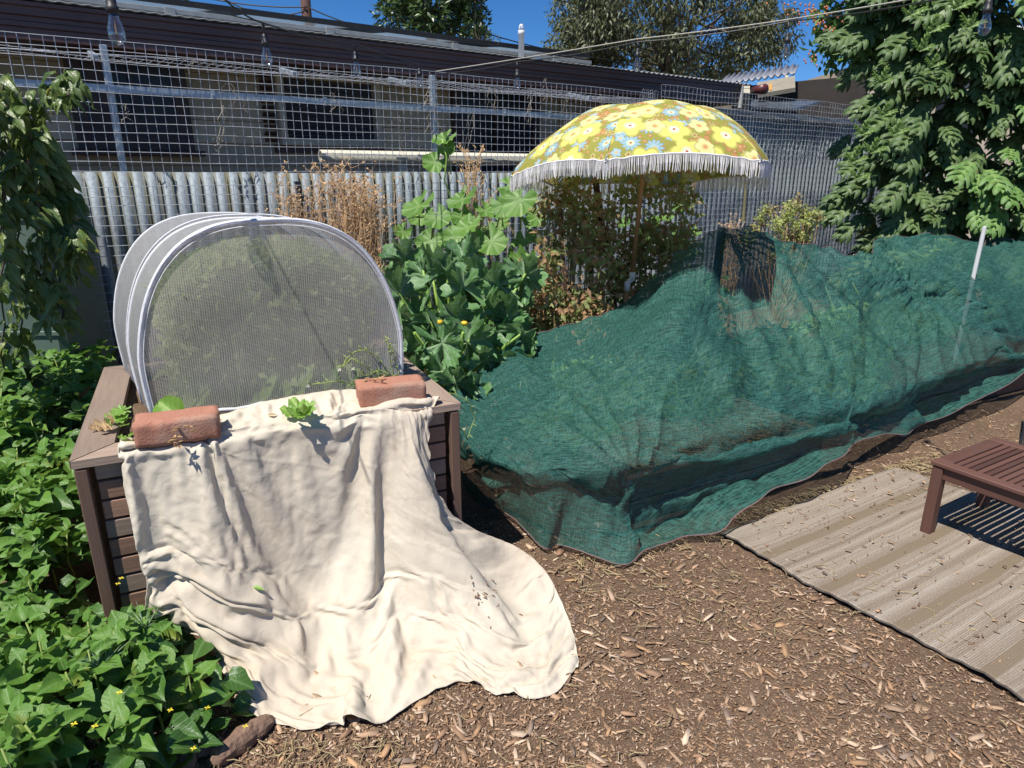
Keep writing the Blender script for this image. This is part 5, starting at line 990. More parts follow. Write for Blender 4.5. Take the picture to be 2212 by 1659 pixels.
1,0,1,0,1,-1,-1,1,1,1,0,0,0,1,-2,0,0,1,0,0,-1,1,-1,1,-1,0,-1,0,2,-1,0,1,2,0,-2,-1,0,1,0,-1,0,1,-1,0,0,0,2,1,-1,-2,-2,0,2,1,0,0,-1,-1,0,0,0,-1,1,1,0,1,1,0,0,1,0,0,1,0,0,1,-1,0,0,-1,1,
0,-1,1,1,-2,1,-1,-1,0,2,0,-1,0,1,2,-2,-1,0,1,0,0,0,-1,1,0,0,0,2,0,-1,-3,-1,0,2,1,0,-1,0,-1,-1,0,-1,2,1,1,0,0,0,1,1,0,0,1,0,0,1,-1,-2,0,1,0,0,0,-1,1,0,-1,0,-1,0,0,2,-1,-1,1,2,1,-1,-2,
0,1,0,-1,1,0,-1,0,0,2,1,0,-3,-2,-1,2,2,0,0,-1,-1,0,0,0,1,-1,0,0,1,0,-1,1,1,0,1,0,0,2,1,2,-1,-1,0,1,0,1,-2,0,1,-1,0,0,-1,0,1,1,-1,-1,1,2,0,-1,-1,1,1,-2,0,0,1,0,1,0,1,-2,-1,-2,0,2,0,1,
-1,-1,0,0,0,-1,0,1,0,1,0,0,1,0,1,1,0,0,1,0,0,1,-2,0,1,0,0,0,0,-2,3,-1,0,-1,-1,0,0,2,-2,1,0,2,0,-1,-1,0,1,1,0,-1,0,0,0,1,0,-1,-2,-1,0,2,2,-1,0,-1,-1,-1,0,1,1,0,0,0,0,0,1,0,0,1,1,0,-1,
0,2,1,-2,1,0,-1,1,1,-2,0,1,-1,0,0,0,-1,0,2,-1,-1,1,1,2,-2,-1,-1,4,-1,0,-1,-1,1,0,2,-1,-2,-1,-1,1,1,1,0,-1,-1,0,0,0,0,0,1,1,-1,-1,0,0,1,1,1,0,1,1,1,0,0,-1,-1,0,1,-1,1,0,-2,1,1,-1,1,-1,
-1,0,2,-1,0,0,1,1,0,-1,-1,1,0,1,-1,0,0,0,1,-1,-1,-2,0,1,2,0,0,-1,0,-1,-1,0,1,0,1,-1,0,0,-1,0,0,1,0,1,1,1,1,1,1,-2,1,0,0,0,1,-1,-1,0,1,-1,0,1,-1,-1,2,-1,-1,1,0,2,0,-1,-1,0,3,-1,0,-1,
-1,2,0,-2,-2,0,-1,3,2,-1,-1,0,-1,-1,1,0,0,1,0,0,0,-1,0,0,1,0,2,0,0,1,0,1,1,-1,-1,1,0,0,0,1,-3,0,2,0,-1,1,-1,0,0,0,-1,0,1,1,2,-2,-1,0,2,0,0,-1,1,0,-1,-1,-1,-1,1,1,1,1,-1,-1,-1,0,0,1,
0,0,-1,1,0,0,0,0,0,1,0,0,1,1,0,1,0,-2,1,1,-1,0,0,2,-2,-3,1,1,1,-1,2,-3,1,2,-2,-1,1,1,1,0,-2,0,1,0,1,1,-2,1,-2,-1,-1,0,0,4,-1,0,-1,-1,0,0,0,0,0,0,1,0,1,0,1,0,0,0,0,1,0,0,1,0,1,-1,0,1,
0,-1,0,-1,4,-5,-1,3,0,-1,1,-2,0,3,-3,1,0,1,0,1,-1,-2,1,3,1,-2,0,-1,-1,-1,0,-1,1,2,1,-1,-1,-1,0,0,0,0,0,0,0,0,1,2,0,-1,-1,-1,0,-1,1,-1,1,2,2,-1,0,1,0,-1,0,-2,1,2,-5,1,3,-1,0,0,-1,1,0,
-1,0,1,2,-1,1,-3,0,2,1,-2,1,0,-2,-1,0,1,1,1,0,0,-1,-1,0,0,1,-1,1,0,1,0,0,1,0,0,-1,0,-1,1,0,0,1,1,1,-1,2,0,0,-2,0,2,-6,3,1,-4,4,-2,0,2,-3,1,2,-2,0,1,1,1,-1,0,-1,1,-1,1,1,-2,-1,0,-1,0,
3,1,0,-2,-1,-1,0,1,0,1,0,1,0,1,0,0,0,0,0,-1,0,-1,0,1,1,0,0,-1,3,-1,0,-1,-2,2,0,-4,3,-2,0,1,-1,1,-2,1,1,-1,0,1,1,1,0,0,-2,1,0,1,-1,-3,0,0,0,0,3,0,0,-1,-2,0,0,0,1,1,1,0,-1,0,0,0,1,0,0,
0,0,1,0,1,-1,0,0,0,-1,0,1,2,-1,-2,0,0,-4,3,-3,5,-4,1,0,-1,3,-2,0,-1,2,1,1,-1,0,-1,1,0,-2,-1,0,0,-1,2,3,-1,0,-2,0,-1,1,0,0,1,-1,1,0,0,0,0,1,1,0,0,1,0,1,0,1,-1,-2,0,-3,-3,-2,0,2,5,1,-1,
-3,3,1,-5,2,1,-1,0,-1,5,-3,-1,0,2,0,0,0,-3,2,0,-2,-1,1,0,0,1,2,0,-1,-1,-1,1,-1,1,1,-1,0,0,1,1,0,-1,0,1,1,1,0,1,1,1,0,-2,-3,0,-2,3,-2,-2,-1,0,7,-3,1,-4,1,4,-5,-1,4,-2,2,-2,3,-2,-2,1,
2,0,-1,1,-2,-1,-2,1,1,0,-1,2,1,1,-1,-1,-1,0,0,0,0,0,0,0,0,1,1,1,0,-1,2,1,0,1,0,1,-1,-2,-3,-1,2,-4,3,3,-1,-5,-1,6,-2,1,-3,-1,4,-4,2,-1,-2,1,-1,1,-1,1,1,2,-1,0,-2,-1,-1,2,-1,0,0,2,1,0,
-1,-1,0,-1,1,0,0,0,1,0,-1,-1,0,1,1,1,0,1,2,0,0,0,-1,-1,-2,0,0,0,-4,1,4,-1,-7,3,6,-5,2,-4,1,0,0,2,-2,-1,0,0,0,0,2,1,1,-2,0,-2,-1,1,0,-1,2,3,1,-1,-1,-1,0,-1,0,0,0,0,1,-1,1,0,0,0,1,1,1,
0,-1,0,1,-1,1,-1,-2,0,-2,2,0,-4,0,1,-1,-1,1,0,-2,-1,0,2,-2,0,0,1,-1,0,1,0,1,1,0,0,-2,-1,0,-1,0,1,3,3,0,0,-3,0,-1,1,0,0,0,0,-2,1,0,1,-1,1,-1,1,0,1,1,0,-2,1,-1,0,0,-1,6,-1,2,-3,-5,-2,
1,-3,-4,2,0,2,-1,0,1,-2,1,1,-2,1,0,0,0,1,-1,0,0,-2,2,-1,0,2,4,2,-1,-1,-2,0,-1,0,1,1,0,0,-1,-1,0,-1,1,-1,0,1,1,0,0,-1,0,-2,1,1,2,0,3,3,2,4,-3,-6,5,0,-4,-1,-2,-2,-3,-1,-1,1,2,0,-1,-1,
0,0,0,1,-3,1,0,0,-1,-1,2,1,4,0,1,-2,1,0,-1,-1,-1,1,1,0,1,-1,0,-1,-1,-1,1,-1,0,1,0,0,-2,-1,0,1,2,-1,-2,-4,2,4,-2,5,2,-4,2,0,1,2,0,-1,0,0,-3,-2,-1,0,-1,-1,0,0,3,-5,2,2,-1,-1,0,3,0,0,-1,
-3,1,0,3,1,-3,0,0,1,-2,2,0,0,-1,0,-2,1,0,-1,-1,1,1,-1,-1,0,1,-1,1,-3,0,0,2,-2,0,-2,1,-1,1,2,-1,2,0,-2,1,1,-2,2,0,-2,-1,0,3,1,-6,1,3,2,-3,0,3,-1,1,1,-4,-1,1,1,1,-2,0,0,0,-1,0,-1,2,1,
-1,-2,0,-1,1,0,1,0,-1,0,1,-1,4,0,1,-1,0,0,-1,-2,0,0,-1,-3,0,0,0,2,0,2,3,-6,0,2,-2,-2,1,3,2,-4,-2,1,5,-3,-2,1,-1,1,4,-2,-3,0,2,0,0,-1,3,-2,-2,1,-1,-1,1,-1,-1,-1,1,1,2,2,0,-4,0,0,0,2,
-1,0,-3,6,-6,5,3,1,-1,-3,0,0,-1,2,1,-4,1,-2,-3,-2,0,-1,1,-1,2,4,-2,-3,1,6,-2,-4,-1,-1,1,4,-1,-1,-2,2,2,-3,2,2,-3,0,0,-2,0,-1,0,0,-1,1,0,1,1,5,-7,-1,1,0,-2,-2,0,-4,0,2,2,1,3,-1,4,-2,
-2,-2,-1,-2,-2,1,-1,-1,1,1,-1,1,-2,0,4,1,-1,-2,2,-1,-4,2,3,-1,1,1,0,2,-1,0,-3,0,0,0,-1,-1,-1,-1,-3,-2,0,-1,1,2,-1,2,7,0,-1,-2,-2,-2,3,-2,-1,1,-1,0,0,5,-4,-3,2,-1,-1,-1,0,-1,0,1,1,0,
0,0,-1,-1,4,0,1,-2,-1,-3,1,6,-3,1,2,0,0,1,-2,-1,2,-4,2,-2,0,-1,0,0,-1,0,-1,1,-1,2,1,0,3,1,-3,-2,-1,-3,3,4,0,-5,-2,-1,-1,0,0,2,-1,3,0,0,-5,0,1,0,0,1,-2,1,1,-2,1,4,-4,1,-4,5,4,-2,-2,3,
0,0,2,-1,-4,2,0,0,-4,0,-1,2,-1,1,2,1,0,-1,1,0,5,-2,-4,0,-1,-2,-1,0,0,6,1,-1,-5,1,0,-1,0,0,2,-3,3,-2,-1,-4,1,0,-1,-1,0,1,-1,1,-1,2,1,-3,2,1,2,0,-1,-2,2,2,0,-1,-1,3,-2,-1,-3,-1,1,0,-1,
0,-1,0,0,0,-2,-1,0,4,2,1,-1,2,-5,-3,3,-2,6,2,1,1,0,-1,1,0,1,-3,-5,0,-1,0,-2,-1,0,-1,0,0,0,2,1,-2,1,3,0,-2,-1,0,0,3,-4,-1,3,-1,4,-5,1,2,1,-4,-1,0,1,-2,-1,1,-1,0,1,0,0,0,1,1,1,1,1,-1,
1,-4,-3,-1,0,0,0,0,1,3,1,2,-4,-4,1,0,-1,0,-1,0,-1,0,2,-1,1,1,-1,0,1,0,-1,0,3,-3,5,-3,-2,0,0,2,-2,-1,4,-2,-2,-1,-1,-1,1,-1,1,0,1,0,-1,0,0,1,-1,0,2,-1,2,1,-4,-2,0,0,-1,0,1,-1,-1,0,3,-4,
-1,2,0,-1,-1,-2,1,-1,2,3,-1,-1,3,-1,-4,0,0,1,1,0,2,5,-4,-2,-1,1,0,-2,0,3,-1,-3,0,0,-1,0,-1,1,0,0,0,0,0,2,-7,0,1,2,-4,5,5,-1,3,1,-2,2,-1,-2,-5,-3,-2,3,0,-4,0,0,-1,-1,0,0,1,1,-1,2,0,0,
2,-3,0,-1,1,1,0,0,5,-4,0,-1,-2,1,-1,2,2,1,-4,1,0,0,1,-2,-1,0,0,-1,0,1,6,-3,2,0,-4,-6,5,2,1,-8,2,6,-1,-1,-2,-5,-5,1,2,0,-2,-1,-1,1,-1,0,1,0,0,0,-1,0,0,2,-1,0,0,2,-1,-1,2,3,0,-2,-2,3,
-1,1,0,4,0,2,0,-6,-2,1,0,-1,-1,0,0,2,2,4,-1,-1,-8,-1,-4,5,-6,2,2,-7,0,0,-1,0,0,1,-1,1,0,-1,1,0,0,0,-2,1,1,-1,-1,0,3,0,-1,-1,1,1,0,0,-2,4,-1,-3,1,0,3,0,1,-4,4,-2,-1,4,-1,-2,-1,0,1,-1,
0,1,4,3,-1,-2,-4,0,5,-6,2,-1,-4,-5,-1,1,0,-3,1,0,-2,1,0,0,-1,1,1,0,2,-2,-1,0,0,1,-1,0,0,0,0,0,3,3,-1,-3,-1,-1,1,0,-1,1,-1,2,-1,0,1,-1,0,1,0,0,-1,1,-1,2,0,-1,-2,3,2,1,-1,-1,1,0,-4,3,
0,-6,-4,-2,1,0,1,-2,1,-1,1,-1,-1,1,0,-1,0,0,0,1,-1,1,0,-1,2,-1,0,0,1,-1,0,2,0,-2,0,0,0,0,-1,0,1,0,0,-1,1,-1,0,-1,1,2,0,-3,-3,4,0,1,-2,4,0,0,-3,-2,0,-1,-3,0,0,-1,0,2,-1,0,-1,-1,0,0,0,
1,-1,-1,1,1,-1,-1,0,1,0,2,-1,-1,0,1,-1,2,-2,1,0,-1,-1,0,1,0,-1,1,-1,-1,0,1,0,0,-2,3,1,2,-6,2,1,-1,-4,0,-2,1,4,-5,0,0,-2,0,0,-1,1,-1,0,1,-1,0,0,-1,0,-1,0,0,1,-1,0,1,0,0,0,1,1,0,-2,1,
1,-2,0,1,0,0,-1,-1,0,2,-2,-1,1,0,1,1,-2,-1,-1,2,-3,1,2,-3,5,-2,2,-1,0,-3,-3,0,-3,-1,0,2,-1,0,-1,1,0,-1,0,0,0,-1,0,0,-1,0,0,0,1,0,0,1,0,0,1,-1,1,-2,1,1,1,-2,0,0,2,-2,2,-3,0,0,-1,3,-2,
-2,1,-2,1,3,0,-3,-3,-2,8,1,-7,5,-1,0,0,-1,-6,0,-1,0,-1,0,0,-1,1,1,0,2,0,-2,-2,0,-2,1,0,0,1,0,1,-1,1,0,-1,2,-1,1,-1,0,0,0,0,1,0,2,-3,-1,1,0,0,-2,0,0,-2,1,0,3,-3,-1,3,4,-2,3,0,-4,-3,1,
0,0,-5,-5,1,0,0,-1,-1,2,0,-1,1,-1,0,0,-1,0,0,0,0,0,0,1,0,0,0,-1,1,-1,1,0,1,1,-2,0,1,-2,0,0,1,1,-2,0,0,0,1,-2,1,0,-1,3,-2,0,4,1,-1,-7,2,-3,-1,-2,0,-1,1,-1,0,-1,0,0,0,0,0,0,-1,0,0,0,-1,
-1,1,-1,0,1,1,0,0,1,-1,0,0,0,1,0,0,0,2,-3,-1,2,2,2,-3,-2,0,-1,1,0,-1,1,-1,-1,-1,3,1,1,0,-4,-3,-3,-1,-1,4,-4,0,0,2,-2,0,1,-1,1,0,-1,0,1,-1,0,-1,-1,0,0,-1,1,0,0,0,1,0,-1,0,1,-1,1,1,2,
-2,0,-1,1,-1,4,0,-3,1,-1,-1,-1,0,1,1,-2,1,-1,-2,4,0,5,-1,-6,-7,3,-1,-3,0,0,-1,-1,0,3,-3,0,2,-1,1,0,2,-3,0,2,-2,-1,0,-1,1,-2,0,1,1,1,0,-1,1,0,1,4,-5,-1,0,0,-2,1,3,0,0,-2,-1,0,1,1,-1,
-1,0,2,-2,-1,-1,3,-7,-1,5,0,-6,2,-3,4,-4,2,-1,0,-1,0,1,2,-1,-1,-1,5,-5,5,1,-7,1,-1,0,-1,1,-1,1,0,0,1,-1,1,1,-2,3,0,1,-2,0,-2,0,1,2,-2,-2,0,0,0,0,0,0,0,-1,1,2,2,-6,360,0,0,0,0,0,0,0,
0,0,1,1,1,1,1,2,1,2,1,1,1,1,1,1,0,1,0,1,0,0,0,1,0,0,0,0,-1,0,0,-1,-1,-1,-1,-1,-2,-1,-2,-2,-1,-2,-1,-1,0,-1,0,0,0,0,0,0,0,0,2,0,0,0,-1,0,0,0,0,1,-1,0,0,0,0,0,0,-1,0,1,0,-1,0,0,0,0,0,
0,0,0,0,0,0,0,0,-1,1,0,0,0,0,0,0,0,1,0,0,1,0,1,0,0,0,1,0,0,0,1,0,1,0,0,3,0,-3,-2,6,-4,3,-4,5,-3,-2,3,-2,-1,1,-1,2,1,-4,-1,2,-2,4,-4,1,1,1,-2,2,-1,1,-2,-1,0,3,-5,-1,2,-1,1,1,3,0,1,0,
-1,1,0,0,0,1,1,0,0,0,0,-1,0,2,-1,1,1,2,1,-3,3,-1,1,-3,3,-1,2,-4,-1,-1,2,3,-4,1,0,-2,1,0,-1,0,-1,2,-1,-1,1,0,-1,1,-2,2,1,-3,-1,1,-2,4,-2,0,2,2,1,0,2,0,0,0,0,-1,1,1,0,1,-1,0,-3,-5,-3,
-1,1,3,-1,2,-1,0,1,-5,7,-4,-4,4,-1,1,-3,2,-2,1,-2,0,3,-3,1,-1,0,1,-1,-1,1,0,0,0,-1,0,3,-4,1,-1,1,0,2,1,0,0,0,2,0,1,0,0,0,0,-2,-1,0,-1,0,-1,-1,0,-2,-2,-2,2,-4,1,6,-5,2,-2,1,1,-2,-1,5,
1,-5,-1,2,0,-4,3,1,-2,0,-2,1,1,-2,1,0,0,0,0,-1,1,0,-2,1,4,4,0,0,-2,-3,1,0,-1,1,0,1,0,0,-1,-1,-1,-1,-1,-2,0,1,2,2,1,1,1,-1,0,-3,5,0,-1,-3,3,2,-1,-2,4,-2,-4,2,-1,-1,3,-5,2,0,0,0,0,0,-1,
1,0,0,-1,1,0,-1,-1,6,2,-1,-4,-2,-1,1,0,1,1,0,-1,0,-1,-1,-1,0,0,0,0,2,1,0,-2,1,0,-2,-1,5,1,-7,2,-1,5,-4,-1,3,-2,2,-1,-1,-4,3,-4,3,3,-4,1,0,-1,4,-3,0,-1,1,0,-1,0,1,0,-2,4,3,-1,-5,2,0,
-1,-2,1,1,1,-1,0,-1,-1,0,1,1,1,2,1,-3,-3,-2,-1,-1,-1,-2,-2,1,0,2,-1,-2,3,4,-3,-1,-1,-1,-1,2,1,-1,-3,5,-5,1,1,-1,1,0,-1,0,1,-1,-1,1,-1,2,0,-3,6,0,-7,2,0,0,2,0,-1,0,-1,0,0,-1,1,0,0,-1,
0,-3,-2,1,1,1,0,0,-3,-1,-4,-1,-1,5,-2,2,0,-2,1,2,2,-1,-5,6,1,-5,3,-3,0,2,-1,2,-1,-1,-1,2,0,-1,-1,2,0,1,-1,3,-6,0,0,0,-1,2,2,0,0,-2,0,-1,0,1,0,-2,-3,-2,0,2,2,0,0,-1,0,-2,0,-1,-5,2,2,
-3,0,1,-3,4,-1,-1,0,1,0,0,1,-1,-1,1,0,0,-1,0,-1,2,0,-1,2,-1,-1,1,1,-1,-1,2,6,-8,3,0,0,1,-1,1,-1,-1,-2,0,-1,-2,-2,1,3,4,0,-1,-2,0,-2,-1,-1,0,-1,0,2,2,-2,-2,-2,0,-1,-4,1,-1,1,-2,8,3,-17,
1,2,-1,0,0,-1,1,1,-3,1,1,-2,1,1,-3,-1,3,0,-2,2,9,6,0,1,-1,0,-1,-1,-1,1,-1,-2,-3,1,2,3,2,0,-2,-3,-3,-1,-1,-1,-1,0,-1,-15,-6,3,4,11,4,4,0,-1,-1,3,-7,5,-16,6,10,4,1,1,0,-4,3,-3,1,0,0,1,
-1,1,-2,0,5,1,-3,-11,-7,-7,-2,-1,0,0,0,1,4,1,4,4,5,3,2,-1,-3,-4,-3,-2,0,-1,0,0,0,-1,0,4,0,0,-4,-11,3,6,-1,2,1,-1,5,-5,-1,8,3,3,-1,0,1,-3,-7,10,0,0,-1,1,-1,-1,-1,4,-2,-3,4,3,0,-1,-3,
-3,-3,-1,0,-1,-5,-1,-2,2,3,3,-1,-3,-4,-2,-1,0,-1,0,0,-1,0,1,1,19,-12,-4,1,-3,-10,-6,3,-2,-2,3,5,1,11,6,-3,-9,-2,-2,-1,12,6,-11,-3,1,1,-1,2,1,6,-7,-6,3,-3,7,2,2,5,0,2,1,1,-1,0,-2,-2,
-3,-3,-5,-4,-1,-1,0,0,0,0,0,-1,0,-1,0,-1,-9,15,-2,0,2,2,-5,-4,-3,6,0,-9,-2,11,1,-8,1,-1,0,-1,-1,-1,3,0,-1,3,1,0,-2,-2,1,1,-2,2,0,0,1,2,4,1,-1,-1,0,0,-2,-1,-1,-2,-2,-2,-1,0,0,0,1,0,0,
0,-1,0,-1,-1,-8,2,6,2,1,-1,2,1,0,1,-1,-1,-3,-2,-5,3,-1,4,1,2,-6,2,1,3,-1,-5,0,-2,1,0,2,-4,1,3,-5,3,3,-3,0,-1,1,-1,-1,0,1,-1,-1,-1,-1,1,-1,0,0,0,-1,1,0,-1,1,0,-1,0,-3,1,3,-1,0,-1,5,-1,
4,-3,-1,4,-8,-1,2,-4,2,-1,-1,-2,2,-4,0,1,1,4,-1,1,0,1,0,4,0,-7,0,-2,2,2,-2,0,-1,0,0,-2,1,0,-2,-1,0,0,0,0,0,1,0,-1,-1,1,-1,0,1,1,-6,0,1,2,0,3,-3,1,0,-2,-1,0,4,-5,0,0,-2,0,0,0,-1,1,-1,
-1,0,0,1,0,0,0,0,1,1,5,3,0,-4,1,0,-1,0,0,-1,0,-2,-1,0,-1,0,-1,0,0,0,0,0,1,0,-1,1,-1,-1,0,-5,-2,-1,1,2,0,0,-1,1,-1,1,-1,-2,-1,0,0,0,-1,1,0,0,-1,0,1,0,-1,0,0,0,0,0,-1,1,1,0,2,-1,-1,1,
1,1,-1,1,-1,-1,0,-1,0,0,1,0,0,-1,0,0,-1,1,0,-2,0,0,-1,-7,0,1,-2,-1,0,2,-1,-1,1,1,0,0,0,-2,2,-2,0,0,-1,1,-1,0,0,0,0,0,0,0,-1,1,0,0,0,1,0,2,0,2,-1,-1,0,-2,1,0,-1,1,0,-1,0,1,-1,1,-1,-1,
0,0,-1,1,0,0,-1,-8,1,0,0,-1,1,-1,1,0,0,0,-1,1,-2,1,0,-1,0,-1,1,-1,0,0,0,0,0,1,-1,-1,1,-1,2,0,0,0,1,0,0,0,1,-1,0,0,0,-1,1,-1,0,0,0,0,0,0,-1,1,-1,0,0,-1,0,0,1,-7,0,0,0,0,0,0,0,-1,1,-1,
0,0,0,-1,0,1,-1,0,-1,0,0,0,0,0,1,-1,1,-1,0,0,0,1,0,1,-1,0,1,-1,1,0,-1,0,0,1,-1,0,0,0,0,0,0,-1,1,-1,0,-1,0,1,0,1,1,-7,0,-1,1,0,0,0,0,0,-1,0,0,0,0,-1,1,-1,0,0,-1,1,0,-1,0,1,-1,0,0,0,0,
0,0,0,0,0,1,0,0,1,-2,0,0,1,0,-1,1,0,0,1,-1,0,1,0,-1,0,0,-1,1,-1,0,0,0,-7,0,0,-1,0,1,0,0,-1,1,-1,0,0,0,0,-1,1,-1,-1,1,-1,0,0,0,0,0,0,0,0,0,0,0,0,0,0,0,1,1,-1,0,-1,0,0,0,1,0,0,1,0,0,0,
0,0,0,0,-1,0,0,0,1,-1,-1,-8,1,0,0,0,-1,1,-1,1,-1,0,0,1,-1,-1,1,-1,0,0,-1,0,0,0,0,0,0,0,0,0,0,0,0,0,1,0,0,0,0,-1,0,1,0,0,0,0,0,1,-1,0,0,0,0,0,1,0,0,0,-1,1,-1,0,-1,-7,0,0,0,0,0,-1,1,-1,
0,1,-1,0,0,-1,0,1,-1,0,0,-1,1,0,-1,0,0,0,0,0,0,0,0,0,0,0,1,1,-1,0,0,-1,0,0,1,0,0,0,1,-1,1,-1,0,1,0,-1,0,1,0,0,0,0,-1,-7,0,0,0,-1,1,0,-1,0,1,-1,0,0,0,0,-1,0,0,-1,0,1,-1,0,0,0,0,0,0,0,
0,0,0,0,0,0,1,0,0,-1,0,1,0,1,-1,1,0,0,0,0,-1,1,0,-1,0,0,0,-1,1,0,0,1,1,-7,0,0,0,0,-1,1,0,0,-1,0,0,0,0,-1,0,1,-1,0,0,-1,0,0,0,0,0,0,0,0,0,0,0,0,0,1,0,0,0,0,-1,0,1,0,1,0,0,0,0,0,0,-1,
0,1,-1,1,-1,0,0,1,0,0,1,-7,0,0,0,0,0,0,-1,0,0,0,1,0,0,-1,0,-1,0,-1,0,0,1,0,0,-1,0,0,0,0,0,0,0,0,0,1,0,0,-1,0,1,-1,0,0,1,0,1,0,-1,0,1,0,0,0,0,0,2,0,1,0,1,-1,-2,-7,0,0,0,0,0,-1,1,-1,0,
0,0,0,0,0,-1,1,0,-1,-1,0,0,0,0,0,0,0,0,0,0,0,0,0,1,0,0,0,0,-1,0,1,0,0,0,0,0,0,0,1,-1,1,0,-1,0,0,-1,1,0,1,0,1,1,-7,0,0,0,0,-1,1,0,0,0,-1,0,0,1,-1,-1,0,0,0,0,0,-1,0,0,0,0,0,-1,1,0,0,0,
0,0,1,1,-1,-1,0,0,1,0,1,-1,1,0,0,0,-1,1,-1,0,-1,1,-1,0,0,0,0,1,1,1,-7,0,0,0,0,0,0,0,-1,0,0,0,-1,1,0,-1,0,0,0,-1,0,0,0,1,-1,0,0,0,0,0,0,0,0,1,0,0,0,-1,1,0,-1,1,0,1,0,0,0,1,0,-1,0,0,0,
-1,1,1,0,1,0,1,-1,0,-7,0,0,0,0,0,0,0,0,-1,1,-1,0,0,1,-1,-1,1,-1,0,-1,0,0,0,0,0,0,0,0,0,0,0,1,0,0,0,-1,0,0,0,1,0,1,0,0,0,0,0,0,0,1,0,0,0,0,0,2,0,2,0,-1,-1,-7,1,0,0,0,-1,0,0,1,-1,-1,0,
0,-1,2,-2,0,0,0,-1,0,0,0,0,0,0,-1,1,0,0,0,0,0,1,0,0,0,0,-1,1,0,1,-1,0,0,1,0,-1,1,0,0,0,1,-1,1,1,1,1,0,0,1,-2,-6,-1,0,0,0,0,0,1,0,0,-2,-1,2,-1,0,1,-1,0,0,-1,0,-1,0,0,1,-1,1,-1,0,0,0,
0,1,0,0,0,-1,0,1,-1,1,0,0,1,0,-1,1,0,-1,1,-1,0,-1,0,-1,0,0,0,1,0,2,4,-6,0,0,0,-1,1,0,-1,0,2,-2,-1,0,0,-1,1,-1,0,0,0,-1,0,0,0,1,-1,0,0,0,0,0,1,0,-1,1,-1,0,0,0,1,1,-1,1,-1,1,0,-1,0,1,
-1,1,0,0,0,-1,1,0,2,1,1,0,0,-7,1,-1,0,1,-1,0,1,-1,-1,2,-2,0,0,0,1,-2,0,1,-1,-1,0,0,0,0,1,-1,0,0,0,0,1,-1,1,0,0,-1,0,1,0,0,1,0,0,-1,0,0,1,-1,1,0,-1,0,-1,0,0,1,1,0,2,0,2,-5,-1,0,0,0,1,
-2,0,1,-1,1,0,-2,0,0,1,0,-2,1,0,-1,-1,0,0,0,1,-1,0,0,0,1,-1,1,1,-1,-1,1,0,-1,2,-1,1,-1,1,0,0,1,0,0,0,-1,-1,0,-1,0,-1,0,0,1,1,2,4,-6,0,-1,0,-1,0,1,0,0,1,-1,0,-1,0,-1,0,0,0,-1,1,-1,0,
0,0,-1,0,1,0,0,0,0,1,0,0,0,-1,-1,1,1,0,1,-1,1,-1,1,0,-1,0,1,-1,0,0,-1,0,-2,1,0,-1,1,0,4,3,-6,-2,0,3,1,2,-4,0,0,1,-1,1,0,-1,-1,0,0,0,-1,0,2,-2,-1,-1,1,0,0,0,0,0,2,-2,0,1,-1,0,0,0,1,0,
0,1,0,1,-1,0,0,0,-1,1,0,0,-1,-1,0,-1,0,0,0,2,1,4,-5,-2,2,-1,1,1,2,-2,0,-1,1,0,-1,0,-1,-1,3,-2,1,-2,1,0,-2,0,0,0,0,0,0,2,-1,0,0,-1,0,0,0,1,1,1,0,0,0,-1,1,0,0,0,0,-1,0,0,-1,0,-1,0,0,1,
0,0,2,2,-5,0,2,-1,1,-2,2,-1,0,-2,1,0,0,0,3,-3,-2,2,0,0,-3,2,-2,0,-1,0,1,0,0,0,0,0,0,1,-1,-1,1,0,1,0,1,-1,0,0,0,0,1,0,0,1,-1,0,-1,0,1,0,0,0,0,0,2,0,-5,0,1,0,-2,0,0,1,-2,0,-1,0,2,-2,0,
0,0,2,-1,1,-2,-1,1,-3,0,0,0,1,1,0,-1,1,0,-1,-1,1,0,0,0,0,0,1,0,0,0,0,0,0,1,-1,1,-1,2,-1,0,1,1,1,0,1,0,0,-5,0,-1,0,-1,-2,-1,0,0,-1,0,0,0,1,-2,1,1,0,-1,1,0,-2,0,0,-1,0,0,0,1,1,-1,0,0,
-1,0,-1,1,1,0,0,0,0,0,1,-1,1,0,0,-1,1,0,1,0,1,0,0,1,1,1,1,1,0,-5,2,0,0,-4,-3,1,-1,1,3,-2,-1,-2,1,-1,1,0,-1,0,0,1,-2,1,-1,-1,1,0,0,1,-1,1,0,-1,-2,0,0,0,1,0,1,0,-1,0,0,1,0,0,0,1,0,0,1,
0,0,0,0,1,1,2,0,1,1,-5,1,-1,-1,3,1,-3,1,1,-4,0,-1,0,0,2,0,-1,-2,0,0,2,1,-3,1,-1,1,-1,-1,1,0,1,-1,0,-1,-1,1,1,-1,1,0,0,1,-1,-1,1,0,0,0,0,0,1,0,1,0,1,-1,-1,1,1,2,-1,0,-5,0,3,-2,-1,2,0,
1,-3,0,1,0,0,0,0,0,0,-2,1,-1,0,1,1,-2,0,-1,3,-1,-2,0,1,0,-2,0,2,-1,3,1,-2,0,1,0,1,0,-2,1,-2,-1,0,1,0,2,0,0,-1,0,0,0,1,0,0,-1,-5,0,-2,1,1,0,1,1,4,0,-1,-1,-2,-1,1,-1,0,0,-1,1,-1,-1,2,
3,-3,-2,1,4,0,-3,-1,1,0,-2,0,1,1,1,3,-2,-2,1,1,0,-1,-1,2,-1,0,-2,0,0,2,0,0,-1,-1,1,0,3,-1,-2,-5,0,0,1,0,1,0,-2,2,-1,0,1,2,1,-2,0,-3,0,0,0,2,1,-2,-1,2,-1,-2,1,1,4,-3,-3,3,1,-2,0,0,1,
